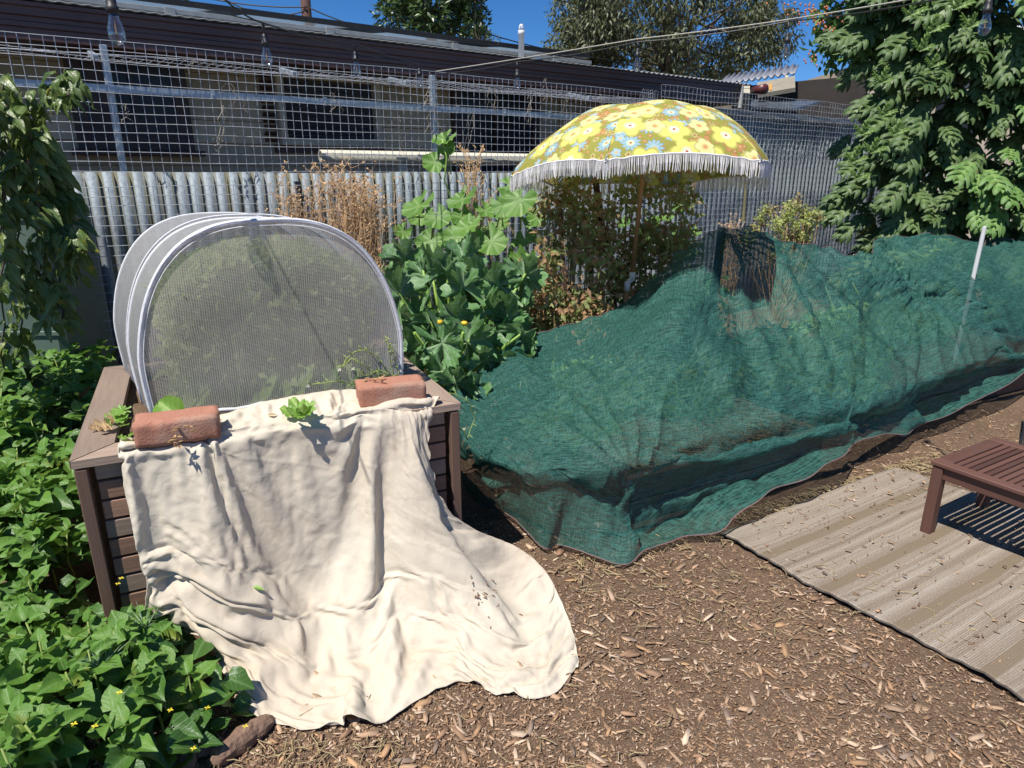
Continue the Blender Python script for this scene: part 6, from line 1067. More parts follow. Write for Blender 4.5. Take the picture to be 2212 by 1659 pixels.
-1,2,-1,-2,0,0,2,-2,0,3,-1,1,-1,-1,1,1,-1,0,-1,-1,1,1,0,-2,-5,1,0,-1,1,1,-1,1,-2,2,0,-1,-2,-1,1,0,2,0,-2,0,0,3,-3,0,1,-1,0,0,-1,-1,4,-1,-2,1,1,1,2,-3,-2,0,1,1,-2,0,1,0,0,0,1,0,4,-2,
-2,1,1,0,1,2,1,-1,-3,-2,-5,0,-1,0,-1,0,2,0,-3,-1,0,-1,0,1,-1,0,0,1,2,-2,0,1,0,-1,-1,1,0,1,1,-3,-1,2,1,-2,2,5,-4,-2,-1,-1,0,0,0,0,1,1,-1,1,0,0,1,0,-1,1,0,2,-1,-2,-4,1,2,6,-5,0,-1,1,-1,
-2,-1,0,-2,0,0,0,-1,1,2,-1,-1,2,0,0,2,-2,0,-2,0,0,0,1,2,-4,0,1,1,1,6,-3,-6,1,-1,-1,0,0,0,1,1,0,4,-2,2,-1,0,2,-2,3,2,7,1,-5,-2,-2,1,-2,-6,0,1,-1,1,-2,0,-2,0,1,1,1,1,-2,-3,0,1,-1,1,3,
-1,-2,0,1,0,2,-2,-1,1,0,-3,2,0,7,-6,-4,0,0,0,0,0,0,0,2,-1,0,0,5,0,1,-3,2,0,-3,4,1,4,0,-1,-6,1,2,-5,-2,0,0,2,2,-2,-1,0,0,0,0,0,0,-1,-1,0,-1,1,1,1,-2,2,-1,2,1,-2,0,-1,2,-1,-1,4,-1,-1,
-4,0,1,0,0,-1,-1,1,1,-1,0,1,2,2,0,-1,1,2,-1,1,-2,2,3,-1,0,-2,-1,-6,-3,1,1,3,-1,1,-1,2,-1,0,0,0,0,1,1,-2,0,-2,-1,1,3,-1,1,1,1,-1,0,-2,-2,1,1,-2,0,3,2,-5,0,0,3,2,-3,-1,0,2,-1,-1,0,1,-1,
1,-2,3,2,0,1,1,0,1,-1,-3,-2,-6,-2,1,1,0,2,1,1,1,1,-1,0,0,-2,-2,1,0,0,4,2,-6,1,1,0,1,0,-3,-1,3,1,-2,3,1,-3,0,-1,-2,-1,3,-2,0,5,-1,-3,1,5,-4,-3,1,4,-3,-2,2,2,0,1,-3,2,-2,2,-1,-1,-5,1,
-1,-1,0,0,2,-1,1,0,1,0,-1,1,0,0,-2,0,3,2,2,-5,-1,0,2,0,0,-1,-4,2,4,-4,1,5,-2,-3,0,-1,2,-1,0,0,6,1,-7,-1,6,-6,-1,2,5,2,-3,0,0,-2,-1,-1,4,-2,0,0,-6,1,0,0,1,2,-1,1,-1,0,-1,-1,2,-1,0,-2,
5,-1,-4,-2,3,2,-1,3,1,-2,0,1,1,-2,-2,2,0,-3,1,-2,1,1,-3,2,0,-1,-1,1,6,-2,-4,4,-4,-1,0,4,4,2,2,2,-3,-2,0,0,-2,-2,-7,4,-2,4,-3,-3,1,-1,0,1,1,1,-3,0,-1,0,0,8,-1,-6,-1,1,4,7,-2,-5,2,1,3,
-1,-2,-1,1,0,-5,-1,0,0,-1,0,3,-2,-2,0,2,3,-5,0,1,-2,-1,0,0,3,6,2,4,-3,-6,0,2,0,-6,1,-1,1,-2,1,-3,3,-2,1,-2,0,3,-1,1,6,3,-5,-5,2,-2,4,4,-5,-2,6,4,-3,-1,4,-2,-1,-1,-7,0,3,-2,-2,0,1,0,
2,-2,1,1,-2,0,0,-2,1,3,-2,5,2,-3,-3,3,1,2,0,0,-2,-6,1,0,-1,0,-3,0,3,-2,-1,-2,2,2,3,3,-4,4,-4,-1,4,2,-2,0,1,0,-3,6,3,-8,0,1,2,-4,0,3,-5,2,2,-1,-3,-3,1,2,-1,1,-2,5,0,0,0,2,2,-1,-2,1,-1,
-1,3,1,0,-1,-1,-7,1,2,-2,0,3,2,-4,3,-1,0,-3,0,-1,0,3,0,-2,1,0,5,2,-3,-1,3,-1,-1,2,2,-5,2,0,-3,4,-5,0,3,2,1,-1,-2,-1,5,-5,-3,-1,3,3,0,0,-2,3,-3,2,1,-2,-1,-2,2,-1,1,1,-6,0,-1,2,-1,0,1,
1,2,-2,0,1,-1,-1,0,1,1,-2,1,1,-2,4,4,-1,-3,2,2,-1,1,-4,2,-2,-1,3,-4,0,3,1,3,-3,-2,3,-6,4,-6,6,-4,1,5,0,-1,-3,2,0,-5,4,-4,2,0,2,0,0,-7,1,4,-1,0,1,-2,0,0,1,-1,1,0,2,5,-4,-4,2,1,2,-3,-1,
3,3,0,0,-2,1,-5,4,0,-2,1,-1,-2,2,2,1,-3,1,4,-1,1,-4,-1,1,2,-6,-1,2,2,2,3,-4,0,-2,3,4,2,-1,-4,-3,-6,-1,1,0,1,7,-1,-3,-1,-2,1,0,-1,3,-3,6,-6,0,4,-1,6,-2,-2,0,5,1,-2,0,0,-4,-2,0,2,-1,-1,
1,4,-1,-6,0,2,1,-4,5,4,-7,3,5,1,0,0,2,-4,2,-1,-1,3,-2,-5,-2,2,-1,-6,2,-1,-1,4,-2,1,-1,3,2,-1,-3,-3,5,-4,1,1,1,-1,2,0,2,4,-1,-7,1,6,-2,-1,0,-1,-1,2,-4,1,4,1,-6,-1,3,-3,2,4,-6,2,5,-5,
2,1,5,2,-5,-2,-4,2,5,0,-5,-1,3,-1,0,-7,0,0,1,2,-1,1,3,-7,0,0,1,1,0,3,-3,2,1,2,0,0,2,-2,-4,1,2,1,2,1,-1,-1,1,-1,-5,3,5,-2,-6,5,-1,4,-5,1,-1,-4,4,5,-4,1,1,-5,-2,-1,5,0,2,-5,-2,2,-1,2,
3,-6,0,0,2,2,-2,0,-5,1,1,3,-2,2,0,5,-5,-1,3,5,-2,-1,1,-2,-1,0,4,0,0,0,0,-2,1,-2,-2,5,2,-7,1,0,2,2,-5,0,4,-2,-4,3,0,4,-8,-2,2,4,1,3,-2,-3,3,0,0,0,0,-6,2,2,-1,0,-2,2,1,-3,-1,3,0,3,-5,
2,4,-5,3,-2,5,2,-6,1,3,1,-2,1,-2,0,1,-1,0,-3,3,4,-4,-2,1,3,-2,1,2,-8,0,8,-1,-7,7,-7,-2,7,5,2,0,-2,-3,2,-1,4,0,-2,-5,-6,1,4,1,-3,3,-2,3,-1,-4,0,5,-4,1,-4,2,1,5,-2,-3,1,6,-5,0,-1,2,0,
2,0,2,-3,-2,-1,5,-5,-2,1,4,-1,-1,-5,4,3,-1,-1,1,4,-6,1,6,-6,0,-1,-3,-1,-1,2,2,-1,2,1,0,-6,-1,-1,2,5,1,-1,0,0,0,-4,6,2,-1,-5,-2,7,-5,6,-3,-3,2,8,-2,-2,0,-2,-3,3,1,1,-5,3,-3,-3,1,3,2,
-1,2,-7,0,8,2,-7,2,-4,4,-1,3,-1,-6,-1,2,1,0,0,3,0,-6,0,6,])
NT = unbake(46, 84, (-0.309, 2.314, 0.007), 0.003, [
8,8,7,6,7,9,9,7,7,7,10,12,11,8,7,8,8,8,5,4,4,8,10,11,10,11,13,14,13,11,10,12,14,14,13,12,14,15,16,15,12,10,12,13,14,14,14,17,20,21,19,16,16,18,19,17,15,17,19,22,22,18,16,14,16,17,17,
17,20,23,29,32,35,38,42,48,52,57,67,87,99,100,84,59,-2,4,-3,-2,-2,3,4,2,-2,0,0,-1,0,0,0,0,0,1,0,0,0,-1,1,0,1,-1,0,1,0,1,0,-8,-7,-7,-3,0,-3,1,-3,-3,-1,4,1,-2,2,2,6,-1,-2,-2,0,3,2,0,0,
1,9,8,-7,-1,-1,1,0,1,-1,1,3,5,2,-1,-38,0,3,5,2,1,4,9,18,7,-3,-9,18,-9,1,-4,3,4,0,-4,1,1,3,0,-4,0,0,-1,-1,2,0,0,0,1,0,-1,0,0,0,2,0,-1,1,1,-3,-6,-7,6,3,1,3,-1,3,2,-2,2,1,5,-2,1,-3,1,0,
-1,-1,-1,-2,-1,0,2,-2,-2,-2,-5,-2,1,2,0,2,-2,1,1,0,-2,-1,1,2,0,2,1,3,3,5,5,-3,8,-5,2,0,-3,-1,1,5,1,-4,0,0,2,1,0,0,-2,0,0,0,0,1,0,1,0,-1,1,0,0,2,-1,-1,-4,-12,2,9,3,0,1,0,0,0,3,3,-1,1,
-1,-2,0,0,0,-1,0,-1,0,2,0,0,-1,0,-6,3,-4,-4,-2,-1,2,0,4,0,0,-1,0,1,1,1,2,1,1,1,5,-2,6,2,15,-11,1,-1,0,0,-1,5,4,-2,-4,-1,0,2,-2,1,-1,0,0,0,0,0,0,1,1,0,-1,0,1,0,-1,-3,2,3,1,-2,-2,1,-1,
-1,0,0,-1,3,0,0,1,4,0,0,0,0,-2,1,0,0,2,0,-1,-4,-2,-4,1,1,-3,-1,0,0,-1,1,0,1,1,1,2,1,0,3,3,1,0,-3,4,12,-1,-3,3,-1,0,2,0,-4,2,5,3,-1,-3,0,-3,0,0,1,-1,0,0,0,0,1,0,0,1,1,0,-1,-4,-2,-2,10,
-2,4,-1,0,0,1,-1,-2,-1,0,1,1,1,1,0,1,0,-1,1,-2,-1,1,0,0,0,1,-9,0,-3,-2,-1,0,-1,1,1,0,1,2,3,3,-2,0,0,1,6,2,0,3,-4,10,0,1,1,-1,0,0,2,-1,-2,0,3,2,2,-1,-2,-4,4,-1,-1,-1,-1,1,1,0,1,1,-1,
0,0,1,16,-16,-1,-3,5,1,0,0,3,0,0,1,0,0,0,1,-1,-2,1,-1,0,4,-2,0,0,-1,-1,-3,-2,-6,0,3,2,-3,0,-1,0,1,0,1,1,-3,0,16,-7,-7,3,-2,-3,6,5,3,2,-1,9,-2,-3,-4,1,0,0,1,0,-1,-1,2,0,0,4,-2,-2,-3,
0,1,0,0,1,0,3,-1,1,-2,1,-1,-7,15,1,-7,6,0,3,-2,4,-3,1,0,0,-1,-1,1,5,0,-1,-2,-1,-6,2,2,0,0,-2,-1,-1,4,-6,-8,3,-1,-4,0,2,0,1,0,-1,3,4,4,-2,2,-1,-2,5,-4,3,10,-1,-3,8,0,3,1,-1,0,1,-1,-2,
-3,-1,-1,0,0,0,1,2,4,-5,-2,0,0,-1,-2,-2,0,-1,5,3,2,-5,2,2,14,2,-1,-3,3,-5,6,0,2,0,3,2,1,-4,4,-2,1,0,0,-3,-1,-1,-2,-2,-1,-1,-10,4,-1,-7,4,7,3,2,2,1,0,-1,-2,-14,14,8,-3,-2,5,-10,6,-4,
-13,0,5,9,3,0,2,0,0,-1,1,-1,0,-2,0,1,0,1,0,-3,-1,4,1,-2,0,5,8,-2,-3,0,0,-1,0,0,3,1,1,-1,-2,0,-2,2,-2,2,0,2,0,0,-1,0,-2,0,1,4,1,2,-1,-2,0,2,-2,-12,4,4,8,5,-1,-1,1,0,0,0,-4,2,-7,7,0,-1,
4,-2,-2,-3,-3,-1,-7,-4,-2,-3,3,-7,1,0,0,-1,0,1,-1,1,0,0,0,0,0,2,0,-1,0,2,1,-2,-4,2,4,2,0,1,0,3,1,0,-2,0,2,-1,-2,-4,2,0,0,0,0,1,-1,1,0,2,1,-2,1,3,-2,1,0,1,-7,7,0,6,1,0,1,1,-1,-1,-3,-4,
4,-4,7,2,-2,1,0,-2,-3,-4,-7,2,-1,-6,3,-9,1,-4,-1,1,0,1,0,-1,1,-1,0,1,0,-1,1,0,1,1,0,0,1,-1,0,1,0,1,0,0,2,1,0,-1,-1,0,-1,0,1,1,1,1,-1,2,1,0,0,3,1,2,-1,-3,1,-3,5,1,-4,-14,7,7,4,-4,3,1,
0,-1,-1,0,-4,6,-5,4,2,3,0,-3,0,-1,-1,-3,-1,-9,-3,-1,1,-5,0,0,1,0,0,0,0,0,-1,1,0,0,1,0,0,0,0,0,0,1,0,1,0,0,1,-1,1,0,0,-1,0,-1,0,0,1,-2,1,2,0,0,-1,-2,0,2,1,-1,1,1,1,4,1,4,-2,0,-1,-2,-1,
-2,1,3,-2,1,1,-1,1,-1,2,-2,-2,-1,1,0,1,1,-1,1,1,-1,-10,1,-1,2,-3,-7,-1,2,0,0,1,0,-1,0,1,0,0,0,0,1,-1,1,-1,1,0,0,1,0,1,0,0,1,0,0,-1,1,0,0,1,-1,1,4,1,-1,-2,-2,3,0,-3,-3,2,0,2,-1,0,-1,
2,-1,1,-2,-1,4,0,-1,0,2,1,0,0,2,-2,-1,2,0,-1,1,1,-1,0,0,0,1,0,0,-6,-1,-2,4,-7,-7,0,4,1,0,0,0,0,0,-1,0,1,0,1,0,1,-1,1,-1,1,-1,0,2,0,0,1,0,-1,0,1,-1,0,0,0,1,-2,1,0,0,-1,1,0,2,5,2,-2,-1,
-2,-2,0,2,1,0,-1,0,-4,1,0,2,0,-1,2,2,1,-1,-1,1,1,-1,1,0,0,1,-1,1,0,-1,-1,1,-1,-5,-1,-2,-2,-6,1,-1,0,1,-1,0,0,0,1,0,0,0,0,1,-1,1,0,0,0,1,1,-1,1,1,-1,0,1,-1,0,0,0,2,-1,-1,1,-2,0,0,0,0,
1,1,-2,2,1,-1,-2,0,1,1,-2,2,-1,0,2,1,-1,0,0,2,1,0,0,-1,2,-1,1,-1,1,1,0,0,1,-1,-1,1,-3,2,-3,-2,0,-6,-3,-2,0,1,0,0,1,0,0,0,0,0,0,0,1,-1,1,-1,1,0,1,0,0,1,0,0,0,0,0,1,-1,1,1,-1,0,0,-1,-1,
0,0,1,0,2,-1,-1,-1,1,0,0,1,0,0,2,-4,0,2,1,0,1,0,0,1,1,0,-1,2,0,1,0,-3,3,0,-1,0,0,0,0,-1,-6,4,3,-2,-1,-4,-7,-1,-1,4,1,0,0,0,0,-1,0,0,1,1,-2,0,0,1,0,1,0,1,0,1,-1,1,1,0,-1,0,0,1,0,0,-1,
0,0,0,0,0,-1,2,0,-2,1,-1,0,0,1,1,0,0,1,-1,0,0,0,2,1,-1,-1,1,1,0,1,1,1,1,-2,-2,2,0,0,0,0,-1,2,-5,3,-2,6,-4,-4,-1,-1,-4,-3,1,0,0,0,0,0,1,0,0,0,-2,1,0,0,1,0,1,1,1,0,-1,1,0,0,0,1,0,0,0,
0,-1,1,-1,0,-1,0,0,2,2,-1,-3,0,0,0,1,1,-1,1,1,-1,-1,1,0,1,1,0,0,0,1,-1,1,2,0,1,0,0,-1,0,0,0,0,-1,1,-1,-3,7,-6,0,0,-2,-2,-1,0,-6,-2,0,0,1,0,0,0,0,-1,-2,1,0,1,1,0,1,0,0,1,0,1,0,0,0,1,
-1,0,1,0,-1,1,-1,-1,0,1,-1,0,1,1,-3,0,1,0,1,0,0,1,0,1,-1,-1,1,0,2,0,0,0,-1,1,1,1,1,2,0,-1,0,-2,1,-1,0,0,0,1,-4,7,-8,2,0,-1,-1,-2,-2,1,-4,-5,0,1,-1,0,0,0,-1,0,1,-1,2,0,1,0,0,1,0,0,0,
0,1,0,1,-1,1,0,-1,0,0,0,0,0,0,-1,0,0,2,-2,-2,2,0,1,0,1,0,0,1,-1,0,-1,1,0,1,1,1,-2,1,0,1,1,2,-1,0,1,-1,0,0,-1,0,-1,0,0,2,0,-4,3,-2,-1,-1,-1,-3,-1,-2,-5,1,-1,-1,-1,0,0,1,2,-1,1,0,0,0,
1,0,0,1,-1,2,0,0,1,-1,0,0,-1,1,0,1,-1,0,0,-1,0,0,1,0,-2,1,0,0,1,0,0,0,0,1,1,-3,2,0,1,0,1,0,0,0,1,0,2,0,1,0,0,0,-2,-1,1,0,-3,3,0,2,-5,5,-2,-1,-2,0,-3,-2,-1,-2,-2,1,-1,-1,1,1,0,0,-1,1,
1,-1,0,0,0,1,0,0,1,0,0,1,0,0,1,-1,0,0,0,0,0,0,0,0,-1,0,1,0,-2,1,-1,1,1,0,0,1,0,0,0,-3,3,1,-1,1,0,1,-1,0,1,2,1,1,0,1,-1,-1,0,-1,0,-2,2,0,1,-4,4,-1,-1,-1,0,-2,-2,-2,-2,-3,0,0,-1,1,1,-1,
1,0,0,0,0,-1,1,0,0,1,0,0,1,0,1,-1,1,0,0,0,0,-1,0,0,1,-1,0,0,0,0,1,-2,0,0,0,1,1,0,1,-1,1,1,-1,-2,3,0,0,0,1,-1,1,0,1,1,1,0,1,0,0,-1,-2,1,0,-3,1,2,-1,5,-3,0,-2,0,-1,-1,-2,-3,-2,-2,-3,0,
0,1,0,0,-1,1,0,0,-1,1,0,0,1,0,0,1,-1,0,1,1,-1,1,0,0,0,0,-1,1,-1,1,0,-1,0,1,0,-2,2,-1,0,1,0,0,0,1,0,0,-1,0,2,0,0,0,1,0,-1,2,0,1,1,1,0,0,0,-1,-1,0,0,-7,1,7,2,-3,1,-1,-1,0,-1,-2,-2,-2,
-3,-2,-3,-1,1,1,-1,1,0,-1,0,0,1,-1,0,1,0,0,1,0,1,0,0,0,1,0,-1,1,-1,0,0,0,1,-1,0,0,0,0,0,-1,2,-1,0,1,-1,1,0,1,0,1,-3,2,1,-1,1,1,-1,1,-1,1,0,2,1,0,1,0,0,-1,-3,1,-2,2,8,-2,-3,1,-1,-3,1,
-1,-1,-1,-2,-3,-2,-3,-2,0,0,0,0,0,1,0,0,0,-1,1,0,0,0,0,1,0,0,1,0,1,0,0,1,-1,0,-1,0,0,0,0,0,0,0,0,-2,2,1,-2,2,0,0,-1,1,0,2,0,-3,3,-1,1,0,0,0,0,1,1,0,1,0,2,0,1,-2,-11,-1,7,2,13,-3,-7,
1,0,-2,0,0,-1,-1,-1,-3,-2,-2,-1,-5,0,1,0,0,-1,0,1,0,0,0,0,0,0,0,1,0,0,1,0,1,0,0,0,0,0,-2,1,0,-1,0,1,0,0,0,0,-1,2,0,-2,2,0,-1,1,0,1,0,0,-2,2,1,0,0,0,0,0,1,1,0,1,1,1,1,0,-15,2,10,-2,6,
0,-3,1,1,-2,-1,1,-1,-1,-1,-2,-2,-3,-2,-2,-3,0,0,0,0,1,-1,0,0,0,0,0,0,1,0,0,1,1,0,0,0,0,1,0,0,-3,3,0,-1,0,0,-1,1,0,0,0,-1,2,-2,0,2,1,-3,1,1,1,0,-1,-1,3,0,0,0,0,0,0,1,0,1,1,1,1,1,-13,
8,12,7,-9,-6,-1,0,1,0,-1,1,-1,-1,-1,-1,-1,-2,-3,-3,-1,-2,0,1,-1,0,0,1,-1,1,-1,0,0,1,-1,1,1,-1,1,0,1,0,1,-1,1,-2,1,1,-1,0,-1,0,1,0,0,0,-1,1,1,-3,3,0,-1,0,1,0,0,1,-1,0,2,0,0,0,0,1,-1,
1,1,0,1,2,1,-5,-3,10,1,-2,-3,-1,1,1,-1,0,0,0,0,-1,-1,-1,-2,-2,-2,-3,-2,-1,1,0,0,-1,0,0,1,-1,0,0,0,0,1,0,0,1,1,0,0,0,0,1,-1,-1,2,0,-1,0,0,-1,0,0,1,0,-1,2,0,-3,2,2,-2,0,0,1,0,1,-3,2,2,
0,0,1,-1,0,1,1,-1,1,1,1,1,-6,5,0,0,-5,4,1,0,1,-1,0,1,0,-1,-1,-1,-1,-2,-2,-2,-3,-1,-1,0,0,0,1,0,0,-1,0,0,0,1,0,0,0,1,1,-1,1,0,0,0,0,-1,1,1,-1,1,-1,0,0,0,0,-1,0,0,2,-1,-1,1,1,-2,0,1,1,
0,0,-3,4,1,0,1,-1,1,0,0,0,0,1,1,2,-2,-3,5,-2,-1,0,2,1,0,-1,1,0,-1,0,0,-1,-1,-1,-1,-3,-2,-3,-2,-1,0,0,0,0,0,0,0,0,0,0,0,0,0,2,-1,0,1,0,0,1,0,0,-1,2,0,0,-1,1,-1,-1,0,0,1,0,0,0,-1,-1,3,
-1,-1,1,1,-1,2,-1,-2,4,0,0,0,1,-1,0,0,1,0,1,2,0,-4,1,3,-1,-3,4,0,0,0,0,1,0,0,0,-1,-1,0,-2,-2,-2,-2,-3,-2,-2,0,1,-1,0,0,0,0,0,0,1,-1,1,0,0,1,0,0,0,0,0,2,-2,2,0,0,-1,1,-1,-1,1,-1,1,0,
0,1,0,-1,0,1,1,-1,0,-1,1,0,-1,0,3,1,-1,1,-1,0,0,0,1,0,1,1,1,-6,4,0,-1,0,3,0,0,-1,1,1,0,0,-1,0,0,-2,-2,-1,-2,-2,-4,-1,-2,0,0,0,1,-1,0,0,0,0,0,1,-1,1,0,0,1,0,0,1,0,-1,0,1,1,0,0,0,-1,0,
-1,1,-1,1,0,0,0,-2,1,1,1,-2,1,1,0,0,-1,1,2,0,1,0,0,0,0,0,0,1,1,1,-3,-3,5,-2,0,3,0,0,0,0,1,0,0,0,-1,-1,0,-1,-1,-2,-1,-3,-3,-2,-3,1,-1,1,-1,1,-1,0,0,1,-1,0,1,0,0,1,0,0,0,1,0,-1,2,0,0,
-1,1,-1,-1,1,0,-1,1,0,-1,1,1,-2,1,1,0,-1,0,0,1,1,-3,3,2,-1,0,1,-1,1,0,0,0,0,1,2,-4,1,0,2,0,2,-1,0,-1,2,0,0,0,0,0,-1,-1,-1,-2,-2,-1,-2,-3,-2,-2,0,0,0,1,-1,0,1,-1,0,1,0,0,0,0,0,1,-1,1,
0,1,-1,1,1,-1,1,-1,-1,1,-1,1,0,-1,0,1,0,-1,-1,2,1,-1,-1,1,1,0,0,-1,3,0,0,1,0,0,0,0,0,0,0,2,-1,-2,2,0,0,2,0,0,0,0,1,0,0,0,0,-1,0,-2,-1,-1,-1,-2,-3,-2,-2,3,0,0,0,0,0,0,0,1,0,0,0,-1,1,
0,0,0,1,0,1,-1,0,1,0,1,0,-1,-1,0,0,0,0,1,0,0,0,0,-1,1,1,0,-2,2,-1,1,-1,0,3,1,-2,2,0,0,-1,0,1,0,0,1,-1,0,1,0,0,2,1,-1,0,1,-1,1,0,0,0,-1,-1,0,-1,-2,-1,-3,-1,-4,-1,-4,0,0,0,0,1,-1,1,-1,
1,-1,0,1,-1,1,1,-1,0,2,-1,-1,2,0,1,0,-1,0,0,0,0,-1,0,0,0,1,-1,0,-1,3,0,-2,0,1,1,0,-1,1,3,-1,1,0,-1,0,1,0,0,0,1,0,-2,3,-2,2,2,0,-1,0,0,0,1,0,0,0,-1,-1,0,-1,-1,-1,-2,-1,-3,-2,-1,-5,0,
1,-1,1,-1,1,-1,1,-1,1,0,-1,1,0,0,0,1,0,0,0,2,0,-1,0,-1,0,1,0,0,0,-1,0,0,0,1,-1,0,1,1,-2,1,0,1,0,-1,1,2,-1,1,2,-2,1,0,0,-1,0,2,0,-3,3,-1,2,1,0,0,0,1,-1,0,0,1,0,-1,0,-1,-1,-1,-1,-1,-3,
-2,-4,-1,-3,0,0,0,0,0,0,1,0,0,0,-1,0,1,-1,1,1,0,0,-1,2,0,0,1,-1,0,-1,1,1,0,-2,0,-1,1,1,-1,0,0,2,-1,-2,1,2,0,0,-2,4,1,-1,1,-1,0,1,-1,0,1,-1,1,0,-2,3,1,2,-1,0,0,1,-1,1,0,0,-1,0,-1,1,0,
-2,-1,-1,-2,-2,-3,-3,0,-2,0,0,0,0,1,-1,0,0,0,0,0,1,-1,1,0,0,1,0,0,1,0,0,0,0,0,0,1,-1,0,0,0,-1,0,0,0,0,0,2,-1,-2,2,0,0,1,-1,3,1,-1,1,0,-1,0,1,0,-2,1,1,-1,1,0,3,1,-1,0,0,0,0,0,0,1,0,-1,
0,0,-2,1,-2,-1,-2,-2,-3,-3,-5,12,1,-1,0,0,0,1,0,0,0,0,0,-1,1,-1,0,1,1,0,0,1,0,1,0,0,0,0,0,0,-1,1,-1,-1,0,0,0,0,1,0,-1,-1,2,1,0,-1,2,2,-1,0,1,-2,2,0,-1,0,0,1,0,-2,4,-2,5,-1,0,0,0,-1,
0,0,1,-1,0,-1,2,-2,0,-1,-1,-1,-2,-2,-3,-2,-4,2,0,0,1,-1,1,-1,0,0,0,0,0,0,0,1,0,1,-1,1,0,1,0,0,0,0,0,2,-1,0,1,-1,0,0,-2,0,0,1,-1,2,-3,-3,6,-1,1,0,1,1,-1,2,0,-1,0,0,1,-1,0,0,0,-1,3,-2,
7,-2,-1,0,0,0,0,0,0,0,0,1,-1,0,-1,-1,0,-2,-2,-2,-4,-3,-1,5,0,0,0,1,0,-1,1,0,-1,1,-1,0,0,0,1,0,1,0,0,1,1,-1,1,0,0,0,-1,1,0,-1,0,0,0,-1,0,1,0,1,-5,3,3,-1,-1,0,3,0,-1,3,-2,-1,2,0,-1,-2,
2,1,-1,3,-1,-1,7,-3,0,0,-1,0,0,0,0,0,0,1,-2,-1,1,-2,-2,0,-1,-3,-3,-2,-6,3,0,1,-1,0,2,-1,0,0,0,0,-1,1,0,0,1,-1,1,0,1,1,-1,1,0,-1,2,1,0,-3,1,-2,-1,2,0,-2,3,-2,1,2,-5,7,-2,-2,-1,2,2,0,
-1,4,-4,2,2,-3,-2,3,0,1,-2,4,-2,1,6,-6,2,-1,0,0,-1,1,-1,0,2,-2,0,-1,-1,-2,1,-1,-3,-2,-1,-1,-2,-7,277,-20,-22,-20,-20,-20,-14,-7,-1,-2,-7,-15,-18,-17,-15,-16,-16,-10,-1,5,5,-1,-6,-7,
-6,-7,-8,-9,-2,7,12,12,7,5,6,8,5,1,0,2,8,10,8,6,7,13,14,12,7,6,10,14,15,12,13,17,22,24,21,16,13,14,13,9,5,6,13,19,19,14,12,16,23,27,25,27,34,46,58,74,77,75,66,50,-3,3,-1,-2,-2,1,2,-1,
-4,-1,0,1,2,1,1,1,2,1,-1,-2,1,3,0,0,2,0,4,6,1,-2,0,7,9,3,5,1,3,9,6,5,-2,-2,-2,0,1,-4,-4,-3,2,4,0,-5,-5,-3,-3,-6,-14,-15,2,-1,1,-3,-1,2,4,2,-2,-2,-1,5,47,1,-3,-5,-2,-1,-5,-11,-16,-11,
17,-23,13,13,0,-2,1,0,-1,-2,0,1,1,-2,-4,1,2,0,2,2,1,2,-1,-2,-2,3,2,2,-1,3,2,4,1,-1,-3,4,-3,-2,-6,0,0,-2,2,0,-1,2,1,1,0,0,-1,-1,0,0,-1,0,0,0,0,-1,-1,1,-2,3,-1,1,-2,0,0,4,1,-1,0,1,-8,
-1,1,1,1,-1,3,3,-1,2,9,-2,6,6,-2,-1,0,-1,2,-1,-3,-2,0,1,2,0,1,0,0,3,2,0,0,-1,-1,0,3,1,-1,5,1,4,1,6,-6,-12,-1,0,4,-3,-1,0,1,-3,6,-1,0,1,2,-2,0,-1,0,-1,1,2,-2,-1,-1,0,-1,2,-5,0,3,0,2,
1,1,-2,2,0,0,2,-9,1,1,2,-1,0,2,-4,4,8,2,12,-2,2,-3,1,0,-1,1,3,-2,-4,-3,-3,2,3,1,2,0,2,1,1,0,0,-2,0,2,0,4,1,3,2,3,1,-4,-8,-6,6,0,4,3,0,0,3,-2,0,2,-3,-3,-3,-2,2,-1,0,-2,-2,0,2,-3,1,3,
-1,-2,-3,-4,2,2,1,3,3,1,0,0,-2,-4,2,0,-1,3,-3,-4,6,5,7,5,-3,7,1,-2,0,0,0,-3,0,3,2,-3,-3,-3,-1,5,1,2,0,2,0,1,-1,0,-2,2,2,3,3,1,0,-8,-3,10,-5,1,-3,-1,-1,1,2,2,3,0,0,-1,-1,-2,0,-2,0,2,
-1,-1,-1,0,-2,4,-1,-2,-3,2,0,0,0,1,2,1,2,0,1,-2,-6,-4,3,-1,1,3,2,-2,1,4,8,1,2,6,3,-3,1,0,-1,-1,-2,0,1,0,0,0,-1,-1,4,1,0,1,2,-1,0,0,-1,0,5,3,3,1,1,-8,-7,4,1,2,-3,0,0,-3,0,-1,1,1,-1,0,
2,5,-1,0,0,-2,-5,5,1,-1,-2,1,-3,5,0,-6,-4,0,-1,0,1,2,1,1,-1,1,-4,-7,5,5,0,1,5,2,-2,-2,3,-4,13,6,6,-5,2,0,0,-1,-1,-1,-2,-1,-1,-1,1,3,1,-1,1,1,0,0,-1,0,-1,-1,6,8,-7,-5,1,6,4,-10,5,-2,
1,3,-4,0,2,-2,-1,2,5,0,-6,-7,11,5,-3,4,1,-6,-2,1,-1,-4,0,1,-1,-3,0,0,3,1,-1,1,2,2,2,-1,-7,-2,4,2,-1,-3,1,11,-4,-10,12,2,5,6,0,-1,0,0,0,-1,0,-3,-2,-1,-1,0,1,-5,-1,4,6,1,1,1,2,3,-2,-1,
-8,-9,0,6,-2,16,0,-3,2,1,-1,-4,1,-2,-3,2,0,-4,-3,-1,8,5,-4,-2,2,-4,4,0,3,1,7,1,-2,1,-1,-3,0,-2,-6,-4,-1,-2,-1,1,2,1,21,-9,-11,0,5,-2,9,-14,6,15,2,-6,-1,1,1,1,1,1,1,2,0,1,0,0,1,1,0,0,
